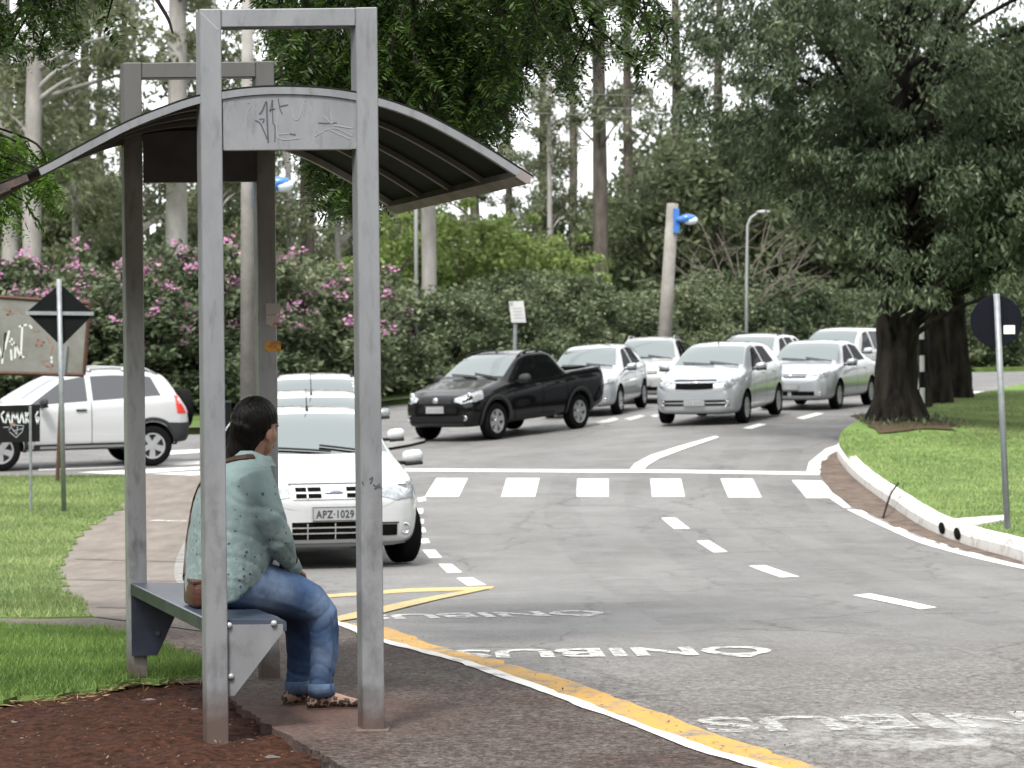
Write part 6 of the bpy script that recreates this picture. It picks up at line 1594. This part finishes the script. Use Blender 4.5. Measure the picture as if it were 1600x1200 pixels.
def spray_(top, tip):
    top, tip = Vector(top), Vector(tip); L_ = (tip-top).length; mid = top.lerp(tip, .5)+Vector((r.normal()*.06, r.normal()*.06, .05*L_))
    pts = smooth_poly([top, mid, tip], 6); tw.tube(pts, [.006]*(len(pts)-1)+[.002], 4)
    n = max(4, int(L_/.055))
    for i in range(n):
        f = .12+.88*i/(n-1); p = pts[min(len(pts)-1, int(f*(len(pts)-1)))]
        for sg in range(2):
            a = r.random()*2*PI; frond(p, Vector((math.cos(a), math.sin(a), -.55-.5*r.random())), .13+.10*r.random())
def env_y(E, x): return float(np.interp(x, [e[0] for e in E], [e[1] for e in E]))
def hang(E, n, x0, x1, dlo, dhi, jit, base=-150, ymin=-80):
    for i in range(n):
        px = r.uniform(x0, x1); d = r.uniform(dlo, dhi); ye = env_y(E, px); yt = ye-abs(r.normal())*jit
        if r.random() < .35 and x1 != 30 and x1 != 82: yt = ye-r.random()*max(20, (ye+120))
        tip = P(px, yt, d); L_ = r.uniform(.35, .75)*(.6 if x1 in (30, 82) else 1)
        top = tip+(Vector((-.30-.1*r.random(), r.normal()*.1, L_*.75)) if E is not env and x1 < 100 else Vector((r.normal()*.12-.06, r.normal()*.1, L_))); spray_(top-Vector((ox, oy, oz)), tip-Vector((ox, oy, oz)))
hang(env, 150, 430, 830, 12.9, 16.0, 40)
hang(env, 80, 480, 800, 13.0, 15.5, 90)
hang(env, 34, 830, 1045, 13.0, 15.5, 22)
hang(envL2, 26, -60, 205, 13, 15.5, 22)
hang([(-300, -60), (1300, -60)], 60, -300, 1200, 12.5, 17, 60)  # sprays above the view, added to block light over shelter and foreground
NSPLIT = len(LQ)
hang(envL, 30, -60, 30, 12.6, 14.5, 50)
hang([(30, 330), (84, 285)], 9, 30, 82, 12.8, 14.0, 14)
tw.build('sprays', B_DARK, t)
LQ = np.array([q[:] for q in LQ]); LT = np.array([q[:] for q in LT])
ll = np.linalg.norm(LT, axis=1, keepdims=True); tt = LT/ll; bb = unit(np.cross(tt, r.normal(size=tt.shape)*.55+np.array([0, 0, 1.]))); 
co_ = np.stack([LQ-LT, LQ+bb*ll*.30, LQ+LT, LQ-bb*ll*.30], 1).reshape(-1, 3)
for a_, c_, m_ in ((0, NSPLIT, L_OVER), (NSPLIT, len(LQ), L_OVER2)):
    k_ = co_[a_*4:c_*4]; link_mesh('crown', np_mesh('crown', k_, np.arange(len(k_)).reshape(-1, 4)), m_, t)
b = MB(); trunk_tube(b, [(0, 0, -.2), (0, 0, .3), (.1, 0, 2.2), (.5, -.1, 3.6), (1.2, -.2, 4.5)], [.38, .27, .23, .20, .15], r, 14)
for e, r0 in (((5.4, -.8, 4.3), .09), ((4.6, .4, 4.8), .08), ((3.6, -1.2, 4.2), .07), ((2.2, -1.6, 4.1), .06), ((1.4, -1.5, 3.9), .05), ((-1.5, .5, 5.2), .09)):
    limb_to(b, (.9, -.15, 4.15), e, r0, .02, r, .10)
a = P(240, -10, 13.4)-Vector((ox, oy, oz)); c_ = P(270, 52, 13.4)-Vector((ox, oy, oz)); trunk_tube(b, [(1.3, -.6, 4.2), a+Vector((-.06, 0, .15)), a, a.lerp(c_, .6)+Vector((.012, 0, 0)), c_], [.03, .014, .012, .010, .005], r, 6)
b.build('trunk', B_DARK, t, smooth=True)
# ---- hedge of big shrubs, the left ones bougainvillea in flower
r = np.random.default_rng(21)
def shrub_mesh(n, per, seed):
    q = np.random.default_rng(seed)
    ce = in_ell(n, [(0, 0, 1.7, 2.3, 1.5, 1.8), (-1.2, 0, 1.0, 1.5, 1.3, 1.1), (1.3, .1, 1.1, 1.5, 1.3, 1.1), (.3, 0, 2.7, 1.5, 1.1, .9)], q, .55); ce = ce[ce[:, 2] > .25]
    c1 = clumps(ce, q.uniform(.22, .62, len(ce)), per, q, .75); co_, qd = leaf_arrays(c1, .075, .038, q, None, 1., .6); me = np_mesh('foliage', co_, qd); me.materials.append(L_HEDGE)
    top = ce[(ce[:, 2] > 1.5) & (ce[:, 1] < .5)]; pk_ = top[q.permutation(len(top))[:27]]
    c2 = clumps(pk_+np.array([0, -.22, .20]), q.uniform(.10, .26, len(pk_)), 15, q, .8); co_, qd = leaf_arrays(c2, .046, .034, q, None, 1., .3); mf = np_mesh('blossoms', co_, qd); mf.materials.append(L_PINK)
    b = MB()
    for k in range(7): a = q.random()*2*PI; trunk_tube(b, [(.2*math.cos(a), .2*math.sin(a), -.2), (.5*math.cos(a), .4*math.sin(a), .8), (1.2*math.cos(a), .8*math.sin(a), 2.2)], [.07, .05, .015], q, 6)
    for v in b.bm.verts: pass
    bmesh.ops.recalc_face_normals(b.bm, faces=b.bm.faces); ms = bpy.data.meshes.new('stems'); b.bm.to_mesh(ms); b.bm.free(); ms.materials.append(B_DARK)
    return me, mf, ms
SHR = [shrub_mesh(150, 92, 31+k) for k in range(4)]
HD = [(-60, 55.5, 1.15, 1), (20, 54.5, 1.1, 1), (110, 56, 1.12, 1), (190, 55, 1.15, 1), (270, 57, 1.2, 1), (350, 58.5, 1.2, 1), (430, 61, 1.22, 1), (510, 62.5, 1.12, 1), (590, 64.5, .98, 2), (670, 66.5, .95, 2), (745, 68.5, .95, 0), (815, 71, 1.0, 0), (885, 73, 1.0, 0), (955, 75, 1.0, 0), (1025, 77, 1.0, 0), (1095, 79, 1.0, 0), (1165, 81, 1.0, 0), (1235, 83, 1.0, 0), (1305, 85, 1.0, 0), (1375, 88, 1.0, 0), (1445, 92, 1.0, 0), (1515, 95, 1.0, 0), (1585, 98, 1.0, 0), (1660, 100, 1.0, 0)]
ORD = 'first second third fourth fifth sixth seventh eighth ninth tenth eleventh twelfth thirteenth fourteenth'.split()
nf = ng = 0
for i, (px, d, s_, fl) in enumerate(HD):
    x = uv(px, 600)[0]*d/F; y = d+1.6; me, mf, ms = SHR[(i*7) % 4]
    if fl: lab = f'pink flowering bougainvillea shrub, {ORD[nf]} from the left along the hedge'; nf += 1
    else: lab = f'plain green hedge shrub without flowers, {ORD[ng]} from the left beyond the flowering ones'; ng += 1
    t = empty('bougainvillea_shrub' if fl else 'hedge_shrub', (x, y, g(x, d)+.1), [0, PI, .4, 2.6, -.3][i % 5] if not fl else r.normal()*.25, lab, 'shrub', 'flowering bougainvillea shrubs along the verge' if fl else 'green shrubs in the roadside hedge')
    t.scale = (s_*1.05, s_, s_*(.83 if fl else .86)*r.uniform(.86, 1.13))
    o = link_mesh('foliage', me, None, t); o = link_mesh('stems', ms, None, t)
    if fl == 1: link_mesh('blossoms', mf, None, t)
    elif fl == 2:
        o = link_mesh('blossoms', mf, None, t); o.scale = (.5, .6, .9); o.location = (-.5, -.5, 0)
# ---- bright green young trees behind the hedge
def tree_mesh(ells, n, per, rmin, rmax, ln, wd, m, seed, shell=.35, flat=.75):
    q = np.random.default_rng(seed); ce = in_ell(n, ells, q, shell); c1 = clumps(ce, q.uniform(rmin, rmax, n), per, q, flat)
    co_, qd = leaf_arrays(c1, ln, wd, q, None, 1., .6); me = np_mesh('crown', co_, qd); me.materials.append(m); return me, ce
def wood(pts, rad, ce, every, m, seed, h0, h1, r0=.07, seg=12):
    q = np.random.default_rng(seed); b = MB(); trunk_tube(b, pts, rad, q, seg, .08); P_ = [Vector(p) for p in pts]
    for e in ce[::every]:
        z = min(max(e[2]-1.0, h0), h1)
        for a, c_ in zip(P_, P_[1:]):
            if a.z <= z <= c_.z: st = a.lerp(c_, (z-a.z)/(c_.z-a.z)); break
        else: st = P_[-1]
        limb_to(b, st, e, r0, .015, q, .10)
    bmesh.ops.recalc_face_normals(b.bm, faces=b.bm.faces); me = bpy.data.meshes.new('trunk'); b.bm.to_mesh(me); b.bm.free(); me.materials.append(m)
    me.polygons.foreach_set('use_smooth', [True]*len(me.polygons)); return me
bm_, bce = tree_mesh([(0, 0, 3.9, 2.0, 1.6, 1.7), (-1.0, 0, 2.9, 1.4, 1.2, 1.2), (1.2, 0, 2.8, 1.4, 1.2, 1.2)], 120, 46, .25, .55, .10, .055, L_BRIGHT, 51)
bw = wood([(0, 0, -.3), (.05, 0, 1.5), (0, 0, 3.2), (.1, 0, 4.5)], [.09, .07, .05, .02], bce, 5, B_TWIG, 52, .8, 3.5, .03, 8)
for px, d, s_, lab in ((615, 74, .9, 'bright lime green young tree beside the thin pale post'), (720, 76, .98, 'bright lime green young tree, tallest of its row above the hedge'), (805, 78, .90, 'bright lime green young tree above the small white sign'), (885, 80, .80, 'bright lime green young tree, lowest of its row above the hedge')):
    x = uv(px, 500)[0]*d/F; t = empty('young_tree', (x, d, g(x, d)), r.random()*6, lab, 'tree', 'bright green young trees behind the hedge'); t.scale = (s_, s_, s_); link_mesh('crown', bm_, None, t); link_mesh('trunk', bw, None, t)
# ---- woods: pale eucalypts and dark pines, each its own tree
r = np.random.default_rng(77)
EUC = []
for k in range(3):
    q = np.random.default_rng(60+k); ells = [(q.normal()*1.4, q.normal()*1.0, z, 1.7+.5*q.random(), 1.5, 1.0+.4*q.random()) for z in (8.0, 10.0, 12.0, 14.5, 17, 19.5)]+[(1.6*(-1)**k, 0, 6.6, 1.2, 1.0, .7)]
    me, ce = tree_mesh(ells, 95, 46, .4, .85, .16, .055, L_EUC, 70+k, .2, .85)
    ww = wood([(0, 0, -.5), (0, 0, .3), (.05, 0, 5), (-.1, .1, 11), (.15, 0, 17), (.2, .1, 22)], [.40, .31, .28, .23, .14, .05], ce, 6, B_PALE, 80+k, 4, 20, .10); EUC.append((me, ww))
PIN = []
for k in range(3):
    q = np.random.default_rng(90+k); ells = [(q.normal()*.9, q.normal()*.8, z, 1.5+.6*q.random(), 1.5, .8) for z in (9, 11, 13, 15, 17.5, 20)]
    me, ce = tree_mesh(ells, 74, 50, .35, .75, .15, .045, L_PINE, 95+k, .2, .6)
    ww = wood([(0, 0, -.5), (0, 0, .3), (.0, 0, 6), (.1, .1, 12), (.0, 0, 18), (.1, 0, 22)], [.36, .29, .26, .22, .14, .04], ce, 5, B_PINE, 100+k, 5, 20, .06); PIN.append((me, ww))
LOW = []
for k in range(3):
    q = np.random.default_rng(120+k); me, ce = tree_mesh([(0, 0, 4.6, 2.6, 2.2, 2.4), (q.normal(), 0, 2.6, 2.2, 1.8, 1.6), (q.normal()*.8, 0, 6.6, 1.6, 1.5, 1.4)], 130, 56, .4, .8, .15, .065, L_WOOD, 125+k, .3)
    ww = wood([(0, 0, -.4), (.1, 0, 2), (0, 0, 4.5), (.2, 0, 7)], [.16, .12, .09, .03], ce, 6, B_PINE, 130+k, 1, 6, .05, 8); LOW.append((me, ww))
def plant(kind, tab, px, d, s_, k, lab, cat, grp, sz=None, thick=1.):
    x = uv(px, 500)[0]*d/F; t = empty(kind, (x, d, g(max(-40, min(60, x)), d)-.05), r.random()*6.28, lab, cat, grp); t.scale = (s_, s_, sz or s_)
    a, b_ = tab[k % 3]; link_mesh('crown', a, None, t); o = link_mesh('trunk', b_, None, t)
    if thick != 1: o.scale = (thick, thick, 1)
    return t
for i, (px, d, s_, th, lab) in enumerate(((277, 76, 1.0, 1.15, 'thick pale eucalyptus trunk seen straight through the shelter'), (54, 74, 1.0, .95, 'pale eucalyptus at far left, the right of a close pair'), (16, 80, 1.02, .9, 'pale eucalyptus at the left edge, the left of a close pair'), (672, 71.5, .9, .8, 'pale forked eucalyptus trunk rising behind the shelter roof end'))):
    plant('eucalyptus_tree', EUC, px, d, s_, i, lab, 'tree', 'pale eucalyptus trees in front of the woods', None, th)
for i, (px, d, s_, lab) in enumerate(((120, 84, .72, 'leafy young eucalyptus left of the shelter, behind the graffiti board'), (215, 88, .78, 'leafy young eucalyptus framed by the far shelter post'), (340, 86, .72, 'leafy young eucalyptus behind the near left shelter post'), (455, 90, .74, 'leafy young eucalyptus between the shelter posts'), (530, 94, .76, 'leafy young eucalyptus just left of the near right shelter post'), (860, 92, .66, 'leafy young eucalyptus above the bright green trees'))):
    plant('eucalyptus_tree', EUC, px, d, s_, i+1, lab, 'tree', 'leafy young eucalyptus trees in the woods', None, .6)
pine_px = [(482, 92, 1.0), (940, 88, .98), (112, 96, .9), (140, 100, .85), (92, 104, .8), (545, 104, .85), (520, 112, .8), (852, 108, .75), (895, 106, .75), (985, 112, .9), (745, 104, .8), (430, 108, .8), (200, 106, .85), (330, 104, .85), (160, 116, .8), (795, 116, .7), (1060, 104, .9), (1130, 110, .9), (620, 112, .8), (-40, 98, 1.0), (1240, 108, 1.0), (1330, 104, 1.0), (1500, 108, 1.), (1620, 106, 1.)]
for i, (px, d, s_) in enumerate(pine_px):
    plant('pine_tree', PIN, px, d, s_, i, {482: 'dark pine trunk framed between the two near shelter posts', 940: 'tall thick pine trunk in the sky gap left of the leaning lamp pole'}.get(px, 'tall dark straight pine trunk standing in the blurred woods'), 'tree', 'tall dark pines in the woods', s_*1.05)
lowp = [(-30, 86, 1.1), (70, 92, 1.15), (150, 90, 1.1), (235, 94, 1.2), (330, 92, 1.15), (425, 96, 1.0), (500, 100, .95), (580, 98, 1.0), (700, 100, 1.0), (780, 96, .95), (850, 94, 1.0), (930, 98, 1.05), (1000, 92, 1.0), (1070, 96, 1.15), (1140, 92, 1.2), (1215, 98, 1.25), (1290, 94, 1.25), (1370, 98, 1.3), (1450, 100, 1.3), (1530, 104, 1.3), (1610, 106, 1.3), (110, 112, 1.5), (370, 114, 1.5), (640, 118, 1.4), (1030, 116, 1.5), (1180, 118, 1.6)]
for i, (px, d, s_) in enumerate(lowp):
    s_ = s_*(.84 if px < 960 else .97)
    plant('understorey_tree', LOW, px, d, s_, i, 'mid green understorey tree between the pine trunks', 'tree', 'green understorey trees below the pines')
# bare tangled tree at right
q = np.random.default_rng(9); x = uv(1150, 500)[0]*82/F; t = empty('bare_tree', (x, 82, g(x, 82)), 0, 'leafless tangle of brown branches behind the curved lamp post', 'tree'); b = MB()
for k in range(15):
    a = q.uniform(-2.4, 2.6); h = q.uniform(3.0, 5.4); limb_to(b, (q.normal()*.3, 0, q.uniform(.5, 2.5)), (a, q.normal()*.7, h), .035, .010, q, .25, 5)
    for j in range(3): limb_to(b, (a*.7, 0, h*.8), (a+q.normal()*.8, q.normal()*.8, h+q.normal()*.5), .014, .006, q, .1, 4)
b.build('branches', B_TWIG, t)
# far woods: one mass of leaves that closes the view low down
n = 20000; X_ = r.uniform(-60, 62, n); Z_ = .8+7.5*r.random(n)**1.6; cc = np.c_[X_, r.uniform(122, 140, n), Z_]
cc[:, :3] += unit(r.normal(size=(n, 3)))*.8
o = leaves_obj('far_woods', cc, .34, .16, L_WOOD, r, None, None, 1., .4); tag(o, kind='stuff')
# unseen leaf walls round the camera, added to darken reflections and block low light
n = 22000; X_ = r.uniform(-60, 60, n); Z_ = .5+13*r.random(n); cc = np.c_[X_, -24-8*r.random(n)-.01*X_**2*0, Z_]
sd_ = np.where(r.random(24000) < .5, -1., 1.); cs_ = np.c_[sd_*(36+6*r.random(24000)), r.uniform(-28, 92, 24000), .4+17*r.random(24000)]
cs_ = cs_[(np.abs(cs_[:, 0]) > cs_[:, 1]*.30+8)]; cc = np.concatenate([cc, cs_])
o = leaves_obj('unseen_leaf_wall', cc, .62, .40, L_WOOD, r, None, None, 1., .4); tag(o, kind='stuff')
# ---- grass blades on the verge, the patch by the bench and the median
def blades(src, n, h, wd, keep, name, lean=.5):
    me = bpy.data.objects[src].data; me.calc_loop_triangles(); V = np.array([v.co[:] for v in me.vertices]); T = np.array([tr.vertices[:] for tr in me.loop_triangles]); N = np.array([tr.normal[:] for tr in me.loop_triangles])
    T = T[N[:, 2] > .5]; A = V[T]; cm = A.mean(1); T = T[keep(cm)]; A = V[T]
    ar = .5*np.linalg.norm(np.cross(A[:, 1]-A[:, 0], A[:, 2]-A[:, 0]), axis=1); k = r.choice(len(A), n, p=ar/ar.sum())
    u, v = r.random((n, 1)), r.random((n, 1)); f = u+v > 1; u = np.where(f, 1-u, u); v = np.where(f, 1-v, v)
    p = A[k, 0]+u*(A[k, 1]-A[k, 0])+v*(A[k, 2]-A[k, 0])
    pat = .55+.45*np.sin(p[:, :1]*3.1+np.sin(p[:, 1:2]*2.3)*2)*np.sin(p[:, 1:2]*2.7+p[:, :1]); hh = h*(.45+.7*r.random((n, 1)))*(.75+.4*pat)
    a = r.random(n)*2*PI; s_ = np.c_[np.cos(a), np.sin(a), np.zeros(n)]*wd; l_ = np.c_[r.normal(size=(n, 2))*lean*hh, hh]
    co_ = np.stack([p-s_, p+s_, p+l_], 1).reshape(-1, 3); o = link_mesh(name, np_mesh(name, co_, np.arange(3*n).reshape(n, 3)), L_GRASS); tag(o, kind='stuff'); return o
inv = lambda m: (lambda c: (np.abs(c[:, 0]) < c[:, 1]*.215+m) & (c[:, 1] > 8))
go = blades('grass_patch', 34000, .048, .003, inv(.4), 'grass'); go.data.materials[0] = leafmat('grass_blade_lush', (.07, .125, .028), (.215, .32, .085), .4, patch=.35, pscale=1.2)
blades('grass_verge', 60000, .05, .005, inv(.6), 'grass')
blades('median_grass', 90000, .042, .006, lambda c: inv(1.)(c) & (c[:, 1] < 60) & (((c[:, 0]-6.25)/1.1)**2+((c[:, 1]-41.9)/2.5)**2 > 1), 'grass')
# weeds round the foot of the big tree
n = 320; a = r.random(n)*2*PI+.4*np.sin(np.arange(n)); rr = .48+.42*r.random(n); cw = np.c_[bx+rr*np.cos(a)*1.3, by-.3+rr*np.sin(a), np.zeros(n)]; cw = cw[cw[:, 0] > 5.65]; n = len(cw); cw[:, 2] = [g(x, y)+.15+med_h(x, y)+.10*r.random() for x, y, _ in cw]
o = leaves_obj('weeds', cw, .045, .012, L_HEDGE, r, None, np.tile([0, 0, 1.], (n, 1)), .7); tag(o, kind='stuff')
# ---- litter: dry leaves and crumbs on the soil, pavement and gutter
M_LIT = leafmat('litter', (.03, .017, .010), (.16, .10, .055), .1)
def litter(n, fx, ln, name='leaf_litter'):
    pts = []
    while len(pts) < n:
        p = fx()
        if p: pts.append(p)
    pts = np.array(pts); co_, q_ = leaf_arrays(pts, ln, ln*.5, r, r.normal(size=(n, 3))*np.array([1, 1, .15]), .15, 3.0); tag(link_mesh(name, np_mesh(name, co_, q_), M_LIT), kind='stuff')
def f1():
    px, py = r.uniform(-20, 560), r.uniform(1050, 1210); x, y = G(px, py, .03)
    if px > 330+(py-1050)*1.35: return None
    return (x, y, .022+soil_h(x, y)+.012)
def f2():
    px, py = r.uniform(360, 1150), r.uniform(900, 1200); x, y = G(px, py, .05); return (x, y, g(x, y)+.058)
def f3():
    px, py = r.uniform(700, 1600), r.uniform(1060, 1190); x, y = G(px, py, 0); return (x, y, g(x, y)+.008)
def f4():
    k = r.integers(0, len(GUT)-1); f = r.random(); p = Vector(GUT[k]).lerp(Vector(GUT[k+1]), f); t_ = (Vector(GUT[k+1])-Vector(GUT[k])).normalized(); q = p+Vector((-t_.y, t_.x))*r.uniform(-.45, .05); return (q.x, q.y, g(q.x, q.y)+.012)
def f5():
    k = r.integers(0, 11); E = [p for p in GR2[-40:-2]]; k = r.integers(0, len(E)-1); p = Vector(E[k]).lerp(Vector(E[k+1]), r.random())+Vector((r.normal()*.05, r.normal()*.08-.03)); return (p.x, p.y, .045)
M_STRAW = leafmat('straw', (.16, .11, .05), (.34, .26, .13), .2)
pts = np.array([f5() for _ in range(700)]); co_, q_ = leaf_arrays(pts, .03, .0025, r, r.normal(size=(700, 3))*np.array([1, 1, .25]), .2, .5); tag(link_mesh('straw_litter', np_mesh('straw_litter', co_, q_), M_STRAW), kind='stuff')
def f6():
    x, y = 6.25+r.normal()*1.1, 41.0+r.normal()*2.0
    if x < 5.75 or y < 39: return None
    return (x, y, g(x, y)+.155+med_h(x, y))
litter(500, f6, .03); litter(420, f1, .008); litter(150, f2, .008); litter(120, f3, .008); litter(420, f4, .009)
